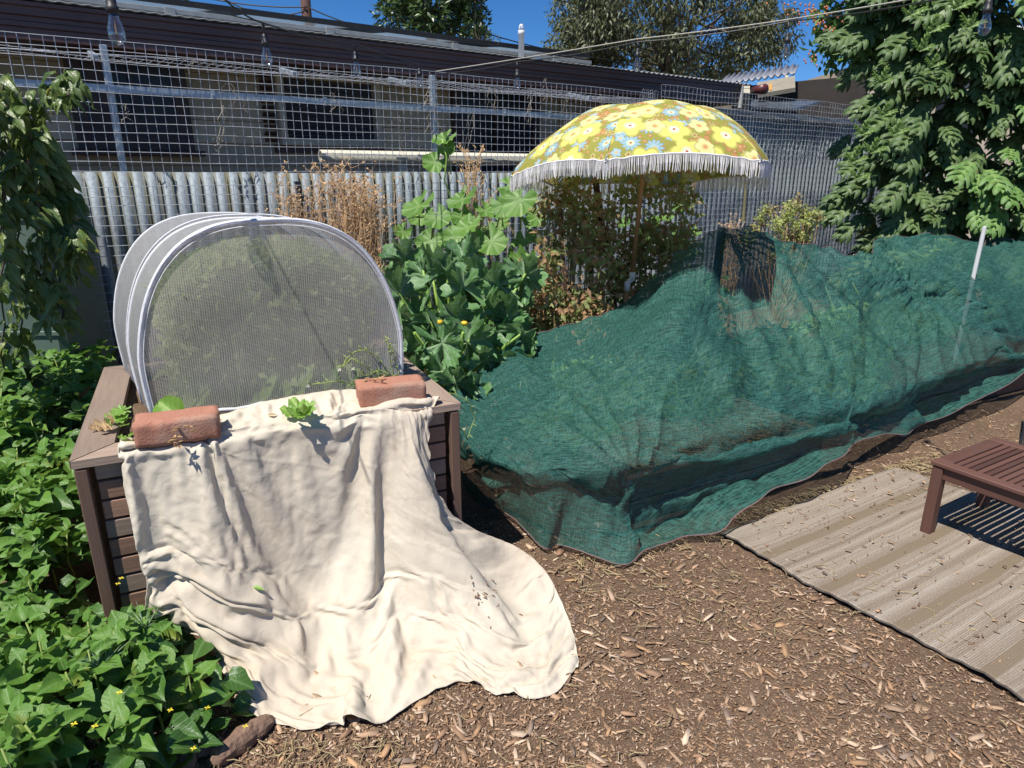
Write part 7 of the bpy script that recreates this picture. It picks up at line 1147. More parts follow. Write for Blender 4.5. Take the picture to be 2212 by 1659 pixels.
-1,-3,-6,0,7,-1,0,-3,-3,-8,4,1,3,0,4,-2,1,1,0,2,1,2,-1,2,0,-3,-1,1,-1,2,3,2,1,-1,-4,0,0,2,0,-1,-5,-2,9,1,0,3,-5,-1,1,0,-1,-1,0,2,-5,6,-5,2,2,-6,2,1,-3,4,-4,7,-3,-8,1,-7,2,2,0,1,0,1,
2,1,0,1,0,0,1,1,1,0,-1,-1,-10,0,0,-2,3,8,-4,-1,-1,1,-4,-1,0,5,1,-2,2,1,0,1,0,2,1,2,0,2,-1,-1,-1,2,2,0,-2,2,-2,1,-2,6,-4,-7,-4,2,3,0,0,1,1,3,2,-7,4,-8,-1,1,-1,4,1,4,1,-1,-4,5,-2,-11,
3,-6,0,0,1,1,2,1,1,0,1,1,1,1,0,0,0,0,1,0,1,1,-1,1,1,-1,0,-1,0,-3,-2,0,1,1,0,0,1,-1,0,-2,0,1,-6,0,0,-2,-2,-1,-1,2,7,3,5,-5,-5,3,6,-3,-4,-1,6,-1,0,3,3,2,-1,1,-9,5,-6,-1,-3,0,3,3,0,2,-1,
-11,11,3,-4,-7,-1,-3,-7,0,1,2,1,1,0,2,1,0,0,1,0,1,0,1,0,0,0,0,1,1,0,0,0,0,0,0,1,0,0,-2,-1,-3,1,2,1,2,1,1,5,-3,0,0,-1,0,-1,-3,-6,-4,-1,4,8,2,-8,-1,4,1,2,2,3,1,0,-1,2,-1,0,0,2,-1,0,0,
-2,-1,-2,-3,-9,7,3,-1,-7,0,-3,-4,-6,1,1,0,1,2,1,0,1,1,1,0,2,-1,0,0,0,1,1,0,0,0,1,0,0,0,0,1,0,0,-1,-1,-1,-1,-7,-2,3,3,3,-3,1,5,2,0,1,-2,0,1,2,0,-2,-1,-4,-6,6,6,1,0,-1,3,0,1,1,1,0,-2,
0,0,-1,-1,0,0,0,-1,-2,-2,-3,4,3,-5,-4,-1,-6,-4,-3,1,1,1,1,1,1,1,0,1,1,1,0,1,0,0,0,-1,0,1,1,0,0,1,0,0,0,1,0,0,0,-1,-2,0,0,0,2,1,1,0,-4,-9,-2,0,0,4,4,2,-3,-1,0,2,3,4,3,-2,-1,3,0,0,2,1,
1,1,0,-2,-1,0,-1,-1,1,-1,0,-1,-1,-1,0,4,-4,-3,-4,-4,-2,-7,-1,2,-1,1,2,1,1,1,1,0,1,0,1,0,1,-1,1,0,1,0,0,1,0,0,0,1,1,-1,1,-1,-2,0,0,-1,2,0,1,0,-1,0,-1,3,-3,-2,4,3,0,-1,1,0,0,1,0,-1,-2,
1,0,1,1,0,1,2,2,0,-1,-2,0,-1,-1,1,-1,0,0,0,-2,0,-3,2,-3,-5,-2,-3,-1,-4,-4,0,2,1,1,1,1,1,1,0,1,1,0,0,0,1,-1,1,0,1,0,1,0,1,0,0,0,0,-1,-1,0,0,-1,1,0,0,1,1,0,-4,2,3,1,1,-1,-1,-1,1,1,-1,
3,0,-1,-2,1,-1,1,0,1,1,2,3,-1,0,-1,-1,2,-3,-1,1,0,0,0,-1,-3,2,-4,-6,1,-3,-4,2,-2,-4,-6,1,0,2,1,1,1,0,1,1,1,0,0,1,0,0,1,1,0,0,1,0,1,-1,1,0,-1,0,-2,1,-1,0,1,-1,1,1,0,0,-2,-1,4,0,1,1,-1,
0,0,1,-1,-1,3,0,-1,0,-1,0,-1,2,1,3,2,0,0,-1,-1,0,1,-2,0,0,1,0,0,-4,2,-8,-5,1,1,0,-3,-5,-1,-3,-4,1,1,0,1,1,1,2,0,1,-1,1,0,1,1,1,0,0,2,0,0,0,0,1,0,-1,0,-2,1,-1,1,0,-1,1,-1,1,1,0,-8,7,
3,0,1,-1,0,-1,1,0,-1,2,1,0,-1,0,0,-2,1,1,2,2,1,0,0,-1,0,0,0,0,0,1,-1,1,-2,-2,0,-15,14,-3,-4,-2,-3,-4,-5,0,-2,1,0,2,2,1,1,0,0,0,1,0,2,0,0,1,0,1,0,0,1,0,1,0,-1,0,-1,0,-1,1,0,0,0,-1,1,
0,0,-2,0,4,2,0,0,-1,-1,1,0,0,-1,2,1,-1,0,-1,0,0,1,1,1,1,2,0,-1,0,1,0,0,-2,1,0,0,0,-2,2,-12,9,-4,1,-3,-3,-4,-2,-8,0,1,1,1,0,1,1,1,0,1,1,0,2,1,0,1,0,1,0,0,1,0,0,0,0,0,0,-1,-1,1,1,-1,-1,
0,1,0,0,0,-3,6,3,-3,1,0,-2,1,0,1,-1,-1,4,-1,-1,0,0,0,-1,0,2,1,2,-1,1,1,1,-1,-1,0,0,1,-2,3,-2,-2,-3,-4,6,-4,-1,-2,-3,-3,-3,-5,-3,1,1,1,0,-1,2,1,2,1,1,2,0,-1,2,0,0,0,0,0,1,0,1,0,0,0,-1,
0,1,0,-1,0,0,-1,0,0,1,-1,-1,5,0,1,0,-2,0,1,-1,1,-1,0,3,0,-2,1,0,-1,0,1,0,2,1,1,0,1,0,-1,1,-1,1,-1,1,0,-3,0,-7,6,-6,3,-1,-3,-3,-3,-2,-5,-3,-1,1,-1,1,3,1,1,1,1,0,1,0,1,0,0,1,0,1,0,0,1,
0,0,-1,1,0,0,0,0,-1,0,-1,0,0,0,0,-2,2,4,0,1,-1,-2,2,-1,1,-1,-1,2,3,-2,1,0,-1,0,-1,1,0,1,1,1,1,1,-1,1,0,0,0,-2,2,-1,0,-3,-2,-2,2,-1,-2,-2,-3,-3,-3,-4,-2,-3,0,1,1,2,1,1,1,1,1,0,0,1,0,
1,0,1,-1,1,0,0,0,0,1,0,0,0,0,-1,-1,0,0,0,-1,1,0,-1,4,2,0,1,-2,-1,1,0,0,0,-2,4,0,-1,0,1,0,-2,1,-1,1,2,1,1,1,0,0,0,0,1,-2,0,1,-5,1,-3,-2,2,1,0,-3,-2,-3,-3,-2,-4,-3,-1,1,0,2,1,1,2,0,0,
1,0,1,0,1,1,0,0,0,1,0,0,1,0,0,0,0,1,-1,-1,-1,-1,0,1,1,0,-1,-1,5,-1,1,0,-1,-1,1,0,0,0,-1,3,2,-2,1,0,-1,0,-1,1,0,1,1,1,1,0,1,0,0,1,-2,-1,7,3,-13,-4,2,2,-1,-1,-2,-3,-2,-3,-2,-5,-2,-1,1,
0,2,1,1,1,1,1,0,1,0,1,0,0,0,1,1,-1,1,0,0,1,1,-1,1,-1,-1,-1,1,0,0,-1,0,0,-1,3,2,-2,2,0,-2,2,0,-1,1,-1,0,4,-1,0,1,-1,-1,-1,0,1,-1,2,1,1,1,1,0,-1,1,0,-1,-1,2,-8,-8,7,5,-1,1,-3,-2,-2,-3,
-3,-3,-3,-2,-2,0,2,0,2,1,1,0,1,1,0,1,0,1,0,1,0,0,1,0,1,0,1,-1,1,-1,0,0,0,0,-1,0,0,-1,0,-1,4,-1,0,2,-1,-1,2,-1,1,-1,-1,2,2,-1,0,1,-1,0,0,0,-1,1,2,0,1,1,1,-2,-1,6,6,-8,-1,-15,-8,19,0,
-1,1,-1,-2,-2,-2,-3,-3,-2,-4,-5,1,0,1,2,0,2,1,1,1,0,1,0,1,1,0,0,0,1,0,0,1,0,0,0,0,1,-1,1,0,-1,0,-2,0,0,-1,1,3,-1,1,1,-1,0,1,0,-1,-1,1,1,3,-1,0,1,-1,-1,0,-1,1,0,1,1,1,1,-2,-3,8,1,-4,
-1,-14,-1,15,0,-3,2,0,-3,-2,-1,-2,-3,-3,-3,-3,-3,-1,1,1,0,2,0,2,1,0,1,0,1,1,-1,1,1,0,0,1,1,-1,1,-1,2,0,-2,1,1,0,-1,-1,0,-1,0,0,2,1,-2,3,0,-1,-1,3,-1,-1,0,0,3,0,-1,1,0,0,0,-2,1,-1,0,
2,1,1,-1,-3,9,-3,-8,-14,5,15,2,-2,-3,2,1,-2,-3,0,-2,-3,-2,-3,-3,-3,-4,-1,1,1,1,0,2,0,2,1,0,1,0,0,1,0,1,1,0,0,0,1,-1,1,0,0,0,1,0,0,-1,-1,-1,0,0,0,2,0,-1,2,0,0,1,0,0,0,0,-1,3,0,-1,1,0,
-1,0,0,-1,-1,2,0,2,0,-4,7,3,-6,-4,1,5,0,0,-2,0,2,-2,-3,0,-1,-2,-2,-3,-3,-2,-3,-4,-2,1,0,1,2,1,1,0,1,1,0,1,0,0,2,0,0,1,0,0,0,1,1,-1,-1,2,1,-1,-1,0,-1,0,-1,0,1,1,-1,1,2,0,-2,2,1,0,-1,
0,-1,3,0,-1,1,-1,1,-1,-1,0,0,1,1,0,-2,3,6,-2,0,-4,5,-2,-1,-1,-2,3,-1,-2,-1,-1,-2,-1,-3,-2,-2,-4,-2,-4,-2,1,1,1,0,1,2,1,0,1,0,1,1,1,0,-1,1,0,1,0,0,1,0,0,0,1,0,0,0,0,0,-1,0,-1,0,1,-2,
1,3,-1,-1,3,1,-2,0,-1,1,2,-1,0,1,0,-1,1,-1,-1,0,1,1,0,-2,7,2,-2,-2,2,0,-2,0,-3,3,0,-2,0,-2,-1,-2,-2,-2,-2,-3,-3,-2,-4,-2,0,1,1,2,1,1,0,2,0,1,0,0,1,0,2,0,0,0,0,0,1,0,-1,2,0,0,0,0,0,-1,
-1,0,0,1,-1,-1,3,0,0,-1,3,-1,0,0,-1,1,2,-1,0,1,-1,1,-1,0,0,-1,1,0,-2,4,5,0,-1,-1,3,-3,-1,-2,1,1,-2,1,-3,0,-1,-2,-2,-2,-2,-3,-2,-2,-5,-2,1,1,1,0,1,1,2,0,1,0,1,1,0,1,0,0,1,-1,1,1,0,-1,
1,1,0,0,0,0,-1,0,0,-1,0,-1,1,-1,2,2,-1,0,2,-1,1,-1,-1,2,1,-2,1,1,-1,0,0,-1,0,0,0,1,-1,5,4,-1,-2,1,0,-2,-1,-1,2,0,-1,-1,-1,-1,-2,-1,-2,-1,-2,-3,-4,-1,-6,-1,0,2,0,2,1,1,0,1,1,1,0,0,1,
0,1,0,0,1,0,1,-1,0,2,0,0,0,0,0,0,0,-1,-1,0,0,-1,1,2,0,-1,1,1,1,-1,0,-1,3,0,-2,1,0,0,1,-1,0,-1,0,1,0,0,5,2,-1,-2,3,-2,-2,-1,1,1,-1,0,-2,0,-2,-1,-1,-1,-2,-2,-4,-3,-1,-5,-1,1,0,2,1,1,0,
2,0,1,1,1,0,0,1,0,0,0,1,1,-1,0,1,1,0,1,-1,1,-1,0,0,-1,-1,0,0,-1,1,2,0,-1,1,2,-1,0,-1,0,2,-1,0,1,0,0,0,0,-1,-1,1,0,-1,3,5,1,-2,1,1,-4,0,0,2,-1,-2,0,-1,0,-1,-1,-1,-1,-2,-2,-4,-3,-2,-5,
-2,1,1,0,1,1,2,1,1,0,1,0,1,1,0,0,1,0,-1,1,1,-1,2,0,0,0,0,0,0,0,-1,0,0,-1,0,-1,1,2,0,0,1,1,-1,0,-1,1,1,0,-1,2,-1,1,0,-1,-1,0,-1,2,-1,3,3,1,-1,2,-3,0,-1,1,0,-1,0,-1,1,-2,-1,-1,-1,-2,0,
-3,-5,-3,-2,-4,-2,1,0,2,1,1,1,1,0,1,1,1,0,0,0,0,1,0,1,0,0,1,0,1,0,0,0,-1,1,0,0,-1,-1,-1,0,0,1,1,0,0,2,1,0,-1,-1,2,1,-3,1,1,-1,1,0,-1,0,0,1,-1,0,5,0,2,-1,2,-2,0,-1,0,-1,0,0,0,-1,-1,0,
-1,-1,-2,-2,-3,-3,-4,-4,-2,-4,0,2,0,2,1,1,0,2,1,0,0,1,1,0,0,0,0,2,0,-1,1,1,0,0,0,0,1,-1,0,-1,0,-1,0,-1,0,2,1,-1,0,3,0,-1,-1,0,2,-1,-1,2,0,0,1,0,-1,0,-1,0,0,0,5,1,-1,2,0,-1,-1,1,-1,0,
0,-1,0,-1,-1,1,-1,-3,-1,-2,-2,-4,-3,-3,-5,-5,1,0,2,0,2,1,1,1,0,1,0,1,0,0,1,0,1,0,0,0,2,-1,0,1,0,0,0,0,0,-1,-1,0,-1,0,0,1,1,1,0,2,-1,0,-1,1,1,0,-2,2,0,-1,2,-1,0,-1,0,0,0,1,4,0,1,2,-1,
0,0,-1,-1,0,-1,0,0,-2,2,-2,-1,-2,-1,-1,-3,-3,-5,-3,-2,-4,1,0,1,2,1,1,1,0,1,0,2,0,0,1,0,0,1,0,0,1,0,1,0,0,0,0,0,0,0,0,-1,-1,-1,0,1,1,0,-1,2,2,0,-1,-1,1,1,-2,0,2,0,0,1,-1,0,-1,0,1,-3,
4,3,1,0,1,0,0,0,-2,0,0,-1,1,-2,1,0,-2,-2,-1,-1,-2,-2,-3,-5,-3,-3,-3,1,1,1,0,1,2,1,1,1,0,0,1,0,0,1,0,0,0,1,1,0,0,1,0,0,0,0,1,-1,-1,0,-1,-1,0,1,1,1,-1,2,1,-1,-1,0,1,1,-2,0,2,-1,2,0,0,
-1,0,0,0,-1,4,0,1,2,0,0,0,-2,0,0,-1,0,0,-1,1,-1,-1,-2,-1,0,-2,-2,-4,-4,-2,-2,2,0,1,1,2,1,1,1,1,0,1,0,0,1,1,-1,1,1,0,0,1,0,1,0,0,0,1,-1,0,0,0,-1,0,-1,0,0,0,0,0,3,1,-2,1,-1,1,0,-1,2,-1,
0,2,0,-1,0,-1,1,-2,1,3,0,3,-1,1,1,0,-1,0,-1,-2,1,-2,2,1,-2,-2,-2,1,-2,-3,-1,-3,-5,0,-3,-4,1,1,1,1,1,2,0,0,1,1,1,0,0,0,1,1,0,0,1,0,1,0,0,1,-1,0,0,-1,1,0,0,-1,0,-1,0,0,1,-1,3,1,-2,1,-1,
2,-1,-2,3,-1,1,1,-1,1,-2,1,0,-3,3,2,0,3,-1,2,1,-2,0,-1,0,0,-1,-1,2,-1,-2,-1,0,-1,-3,-1,-3,-3,-3,-3,0,-5,1,0,1,1,2,1,1,1,1,0,0,1,0,1,0,0,1,0,1,0,0,1,-1,1,0,0,1,-1,0,-1,0,1,-2,0,0,1,-1,
1,4,-2,-2,2,1,-1,-1,0,2,-3,3,2,-2,0,0,0,-2,0,2,1,2,2,-3,4,-1,0,0,0,-2,1,-3,4,-3,-3,2,-2,1,-2,-4,2,-5,-2,-4,-2,0,-7,0,2,1,1,-1,4,-1,1,1,0,2,-2,1,1,0,2,-2,1,2,-1,1,0,-1,3,-3,0,1,0,2,-2,
0,0,-1,0,0,1,0,0,3,-5,0,4,0,1,-3,1,2,-4,4,0,-3,3,1,-2,-2,1,3,-1,4,0,-2,4,0,-1,0,-2,1,-4,3,2,-6,3,-2,0,1,-7,3,-4,-4,0,-3,-1,4,-1,18,-1,-1,-3,-2,-2,-1,-1,0,0,1,1,1,0,0,-1,-1,-1,-1,-2,
1,2,1,0,0,-1,-1,-1,-1,-1,1,2,1,1,1,1,1,0,2,3,5,6,5,5,4,2,2,1,2,3,3,3,2,2,0,0,-2,-3,-3,-1,-2,-2,-3,-3,-3,-4,-2,-2,1,2,2,3,3,4,5,6,6,6,7,7,6,5,4,3,9,1,0,1,0,0,1,0,0,-1,2,0,1,0,-1,0,1,
0,0,1,0,-1,-1,0,0,0,0,-3,-1,2,-2,-5,-5,-5,-3,-1,5,1,-5,6,5,0,-3,-1,0,3,-3,-8,7,0,0,1,3,3,-1,-1,-1,3,0,1,1,1,1,1,-2,1,1,1,-2,-3,0,-1,1,0,-7,6,1,-4,12,-14,-7,7,-2,-8,10,1,-1,0,1,1,-1,
1,1,2,-2,1,0,-1,1,0,0,0,1,0,0,0,-1,0,-1,0,-1,-1,-1,1,1,-3,-7,3,2,9,-2,3,-2,-6,4,-6,-4,-5,-8,0,9,10,-4,-1,2,-1,0,-2,3,0,2,-1,0,-3,2,0,2,0,3,-2,-1,1,0,0,0,2,0,-5,-1,6,-1,-2,-3,-8,7,-3,
0,6,11,0,0,0,0,0,1,0,0,0,2,0,-1,1,-1,0,1,1,0,0,0,-1,1,-2,0,-1,0,-1,0,-4,-3,3,10,2,2,-2,0,-4,2,1,-10,2,2,-1,-1,2,-3,0,-1,-1,-3,1,1,6,-1,-2,-3,-2,2,2,-3,1,-1,1,0,3,0,0,0,1,0,2,-4,-1,4,
4,-10,8,-11,-4,11,-5,-1,3,11,0,1,0,-1,0,0,1,-1,0,1,2,0,-1,0,1,-1,1,1,1,-1,0,-1,0,-2,0,1,0,-4,0,5,1,1,-1,0,-6,-2,0,2,-3,-4,0,1,4,8,-1,0,-1,-2,2,-1,1,0,-4,3,0,-6,0,-6,-1,4,2,3,0,0,0,1,
-1,1,1,3,-3,0,1,1,-2,-2,-6,-9,3,10,1,-3,2,11,0,1,0,0,-1,0,0,2,0,-2,0,3,0,0,-1,1,0,0,1,0,-1,0,-1,0,-2,0,1,-1,1,-1,3,1,0,-1,1,-1,-1,-1,-2,1,0,2,1,0,1,-2,-1,-1,3,-1,-1,-2,-5,-6,-1,10,-7,
3,2,1,0,-1,1,1,-1,0,0,2,1,7,-2,-3,2,-12,-5,5,0,4,-2,0,2,0,0,11,0,0,1,0,0,0,0,0,1,0,-1,0,1,0,1,0,0,1,0,0,0,0,-2,-2,-1,-4,0,6,2,-1,3,0,0,0,0,-1,-1,0,0,-1,-1,-2,5,-3,-3,2,0,-1,-2,-2,-4,
-3,3,-4,1,7,1,-2,-1,-3,0,0,2,2,1,0,0,-5,1,-3,-2,11,-2,4,-17,6,4,2,2,-4,4,1,0,10,1,1,0,0,-1,0,0,0,0,0,-2,3,-3,-3,2,2,1,1,3,2,-1,2,3,-10,-2,-4,6,2,2,-4,8,4,2,-4,-1,0,-4,-5,-2,2,2,0,-2,
-4,-10,0,5,-3,-2,3,1,1,-3,1,-3,-3,2,3,2,0,0,3,0,0,2,0,1,1,-6,7,-1,-6,-1,-2,5,3,-4,-6,3,5,2,1,-6,18,0,0,0,1,1,-2,-1,0,0,0,0,-7,3,4,1,-3,1,0,-2,0,-2,-6,-8,6,5,10,-1,2,-1,2,-10,-2,-2,4,
0,-2,2,2,-1,-5,-3,0,-4,6,7,-6,-6,6,-4,0,-5,-7,-3,11,12,-3,7,0,-2,2,-1,-4,-5,-4,-4,-2,-2,2,8,-13,10,13,3,-4,6,-9,-7,-6,-2,12,9,0,-1,3,-1,0,1,0,0,1,1,0,0,0,0,1,0,1,-4,0,2,0,-2,-5,0,1,
6,6,2,-2,2,-2,-3,0,-5,-3,2,0,0,0,-3,3,2,2,1,1,-1,-3,-1,2,-2,1,1,-2,4,2,-1,-4,0,-2,7,0,-3,-3,-1,0,2,2,2,3,0,4,-1,0,-5,-2,-1,1,4,-7,-9,4,0,4,3,1,-1,3,0,0,0,0,0,1,-1,1,0,1,0,-1,-1,0,1,
1,-5,-3,1,5,5,2,1,2,-1,1,-4,0,0,0,1,-2,-1,-3,-14,1,7,2,5,2,0,-4,-3,0,-1,-3,1,-3,5,-2,4,5,3,-3,-2,5,-5,3,2,1,0,1,1,0,2,-1,1,0,-2,-1,-1,-9,-1,7,2,-15,5,-2,6,0,3,2,-4,2,1,0,0,0,0,0,1,-1,
1,0,1,-1,0,-2,0,0,2,2,0,-2,-1,1,2,0,2,1,2,-1,-1,-1,-2,-1,-5,-5,-2,3,1,-1,-2,-1,-1,2,1,2,2,5,1,-6,-4,9,-8,-6,8,13,-2,-4,5,-1,2,0,1,-1,2,0,0,2,3,-2,-2,1,-3,-5,-2,1,0,-6,-5,5,2,-1,4,2,
-14,3,0,0,0,0,0,0,0,1,-1,0,0,2,0,0,0,1,0,0,0,0,-1,0,1,1,0,0,-1,-4,-2,-1,0,-1,1,6,9,1,4,-15,-10,1,1,-1,1,1,-1,-3,1,8,1,-4,-3,10,11,-6,-2,0,-2,1,0,1,0,2,-2,-3,5,-2,-1,1,3,-2,1,-1,-1,1,
-15,-8,11,2,4,-5,5,1,5,2,1,0,0,0,1,-1,1,-1,1,-1,0,0,1,1,0,0,1,1,-1,0,0,1,-1,0,-1,0,-1,1,0,1,1,3,0,-1,8,-1,-5,11,1,-17,-2,-1,0,1,1,1,-2,-3,-1,-4,13,11,-10,-5,-1,1,2,-1,2,1,1,-2,-2,2,
2,-3,0,2,0,0,0,-1,1,0,-21,9,3,0,1,-1,4,-1,9,3,-1,0,1,0,0,1,-1,0,-1,0,-1,1,1,1,1,1,0,0,1,-1,1,-1,0,0,-1,-2,0,0,1,1,2,0,3,2,-1,-2,-1,2,5,12,-2,-1,2,0,1,-1,1,-1,-1,4,-5,-13,-5,-3,3,-2,
1,1,2,1,-2,-2,1,1,2,0,1,0,0,-1,0,0,-1,-1,-8,-1,1,1,-2,9,-1,-1,5,2,0,1,-1,1,0,0,-1,0,0,0,1,-1,1,0,2,0,1,0,0,0,-1,0,0,-2,0,0,0,2,2,0,0,0,0,1,0,0,0,2,1,0,2,2,-2,-4,-2,1,0,2,1,-2,0,-1,0,
-1,-2,1,1,2,-1,-2,-1,1,1,3,-1,-1,2,0,-1,1,-1,-2,1,-4,1,-5,1,3,-6,7,0,1,3,2,1,-1,1,-1,-1,0,1,1,0,-1,1,1,-1,1,0,0,1,0,-1,0,0,-1,0,0,0,1,2,1,0,1,0,-1,0,1,0,1,0,4,-1,-3,0,0,-1,1,1,-2,0,
2,-2,-1,2,1,-2,0,-1,-1,0,1,-1,-2,2,1,1,2,-2,2,1,-1,-1,-1,-2,1,2,-9,13,7,-1,1,-11,-4,1,-1,1,3,0,0,-1,0,1,0,1,-3,0,3,1,0,0,0,0,0,-2,1,0,0,-1,0,-1,1,1,3,1,1,0,-1,-1,1,0,0,1,-1,4,1,-3,0,
-2,0,1,0,0,0,2,1,-3,0,1,-1,-1,0,0,0,-1,-2,-1,2,1,2,2,-1,-1,0,0,-2,0,0,-1,5,-8,5,-1,11,-6,-1,9,-12,-2,1,-2,2,0,1,0,0,0,-1,-2,2,3,1,-1,0,1,-1,-2,0,0,-1,1,0,0,0,1,1,2,1,1,-1,0,0,0,0,0,
0,0,2,6,-5,-2,1,-2,1,0,1,-1,0,2,0,-3,1,0,0,-1,0,0,-1,-1,-2,0,2,2,3,-1,-1,-1,2,-1,-3,2,-3,3,0,-4,7,-3,3,2,-4,3,-4,-4,3,0,2,1,-2,-1,0,0,1,2,2,0,0,-1,-1,-1,0,1,-1,0,1,0,0,0,1,1,1,1,1,0,
0,-1,1,0,0,1,0,0,3,2,-4,-1,-1,0,1,1,-1,0,0,3,-3,-1,2,0,-1,-2,1,-1,-1,-2,0,1,3,3,-1,-2,0,1,0,-4,3,-1,-2,5,-7,8,-8,5,2,-1,0,0,-1,-4,2,2,3,-2,0,1,1,0,1,1,-1,2,-2,-2,0,0,0,0,0,1,0,0,0,1,
0,1,2,1,1,-1,-1,1,0,0,0,0,0,1,4,-5,-2,2,0,0,2,-1,0,0,2,1,-5,2,1,-1,-1,-1,0,0,-1,-1,0,2,2,0,-1,0,1,0,0,-3,3,-6,5,-1,0,3,-6,6,0,-1,0,1,-3,-2,1,1,1,1,1,1,-1,1,-1,-1,1,-1,0,0,0,0,0,0,1,
1,0,-1,1,0,2,1,0,0,0,0,1,0,0,0,1,0,0,2,1,-4,0,-1,1,3,-1,-1,0,0,2,-1,-3,2,1,-1,-1,-1,1,-2,0,0,0,2,1,-1,0,1,-1,0,-2,2,-2,-3,6,-6,10,-14,11,-1,1,0,-1,1,-2,-1,-3,0,2,0,1,-2,-1,0,1,0,2,-2,
0,3,-1,0,0,0,0,0,0,1,0,1,1,-1,0,2,0,1,0,1,0,0,0,0,0,3,-1,-5,2,0,0,2,-1,1,-1,0,2,-1,-3,2,1,-2,-1,0,-1,1,0,-2,1,2,0,0,1,0,-1,0,-2,5,-6,3,-4,6,-12,10,0,0,1,1,0,-1,-2,-1,0,-1,1,1,0,-2,1,
0,0,2,-2,0,2,0,0,0,-1,1,1,0,0,0,1,1,-1,0,0,1,0,1,2,0,0,0,0,0,1,2,-4,-1,1,-1,3,2,-2,-1,0,0,3,-4,-2,3,-1,-1,-1,1,0,-1,0,0,1,0,0,2,0,-2,1,-1,1,-1,-2,-3,6,-4,5,-2,1,0,1,0,0,1,-2,-3,0,1,
2,0,-1,0,0,0,1,-1,0,2,0,0,0,-1,1,0,0,0,1,1,0,-1,-1,0,3,-1,2,2,1,-1,0,0,-1,0,2,0,-4,2,0,0,2,0,-1,0,0,1,1,-4,0,2,-3,0,1,0,0,-1,1,-2,1,2,1,-1,0,0,-1,-1,3,-6,0,7,-5,2,-2,3,-1,0,2,0,0,0,
-2,-1,0,0,2,0,-2,1,0,1,0,0,1,0,1,-1,0,-1,2,0,-1,1,0,0,-1,-1,1,3,-2,3,1,1,0,0,-1,0,0,1,1,-2,-3,5,-2,1,2,-1,-1,1,-1,1,1,-5,1,0,-1,0,0,0,0,0,1,-1,1,1,1,-1,0,1,-1,0,-9,1,10,0,3,-9,3,0,-2,
2,1,1,0,0,-2,-1,0,0,2,-1,1,-1,1,-1,0,1,0,1,-1,1,-1,2,-1,-1,1,0,0,0,-1,0,3,-1,1,1,1,0,0,0,1,0,1,0,2,-5,1,1,-1,3,2,-3,0,0,1,0,-1,-4,2,0,-1,1,-1,1,-1,0,0,0,1,0,0,1,1,1,-2,2,-3,0,-3,6,-9,
5,2,-3,0,3,1,0,0,0,-3,-1,0,-1,1,0,0,0,1,0,0,0,1,-1,1,-1,0,2,-1,-1,1,-1,0,-1,1,2,0,0,2,2,-3,1,0,2,0,1,-1,1,-1,-3,4,-1,0,2,0,-2,1,0,0,2,-3,-2,0,1,-2,1,1,-2,1,0,0,0,1,1,0,3,4,-10,4,-1,
8,-2,0,-10,-2,8,-5,-1,4,-1,1,0,0,0,-1,-2,-1,-2,2,-2,0,2,0,0,1,0,-1,1,0,-1,2,-1,-2,2,0,-1,-1,1,1,3,-2,0,4,-4,-1,1,3,1,1,-1,1,0,-2,-1,3,-1,0,1,1,-3,1,1,1,-1,-3,-2,3,-1,0,0,-1,1,0,0,0,
0,2,-1,4,3,-15,4,-2,-6,-4,10,0,-2,11,-5,-1,2,1,0,0,2,0,0,-2,-2,0,1,1,-1,1,0,0,1,0,0,1,0,0,0,1,-2,0,1,-2,1,-1,1,2,0,-1,5,-1,-6,3,1,2,1,0,1,-1,0,-2,2,1,-3,2,1,1,-3,1,0,0,1,-4,0,2,-2,0,
1,0,0,-1,1,0,1,0,3,6,-11,-5,5,-2,0,0,2,-6,10,-3,-3,2,2,0,0,1,0,0,0,-2,-1,0,1,1,-1,1,1,0,0,1,0,0,1,-1,0,0,-2,2,-2,0,0,1,2,1,-3,3,3,-6,2,1,1,0,1,1,0,0,-1,-2,3,1,-2,1,3,-4,0,0,1,0,1,-5,
1,2,-1,0,0,-1,1,0,0,0,0,1,6,-4,-10,1,2,7,-10,6,-3,4,4,-8,3,0,2,0,0,0,2,-1,-1,-1,-1,-1,1,0,0,0,1,1,0,0,1,1,-1,0,1,-2,0,0,-1,1,0,2,0,-1,0,4,-2,-4,3,1,-1,1,1,1,0,0,-1,1,2,-1,-1,0,3,-3,
-1,1,0,1,0,-5,3,1,-2,2,-1,-1,1,-1,0,1,1,3,2,-10,-3,2,6,-4,-2,5,-5,9,-8,1,2,0,2,-1,2,0,0,0,0,-2,-1,0,1,1,-1,1,0,1,0,1,-1,1,0,0,0,-2,1,-1,1,0,1,1,0,-2,3,2,-6,1,2,-1,1,1,1,1,0,0,0,0,2,
-1,-2,3,2,-5,1,1,-1,2,-3,-2,2,1,-2,1,-1,0,0,0,1,0,1,5,-3,-10,-1,7,3,-9,6,1,4,-4,-7,6,-1,3,0,0,0,1,0,-1,0,-2,-1,-1,0,1,-1,0,1,1,1,0,0,0,0,0,-1,0,0,-1,1,0,1,0,-1,1,4,-3,-4,3,0,0,1,1,1,
0,1,0,0,1,1,-2,0,1,1,-1,0,-1,0,2,-4,-1,3,-1,-1,2,-1,-1,0,0,1,0,1,5,-7,-7,3,10,-7,-3,7,-2,4,-9,3,2,-1,3,-2,1,1,0,-1,0,0,-1,-1,-1,0,0,0,1,0,1,1,-1,1,-1,0,-1,0,1,-1,1,0,1,1,-2,0,2,3,-6,
0,3,-1,1,0,0,1,1,1,0,-1,1,2,-3,1,2,1,-3,0,0,1,0,-4,0,3,-1,0,1,-3,1,0,1,0,0,2,2,-9,-4,8,5,-9,5,1,3,-5,-4,5,0,2,-2,0,1,0,0,0,-1,1,-2,-1,0,-1,1,0,-1,1,0,1,0,0,0,-1,0,0,-1,1,0,1,1,0,-1,
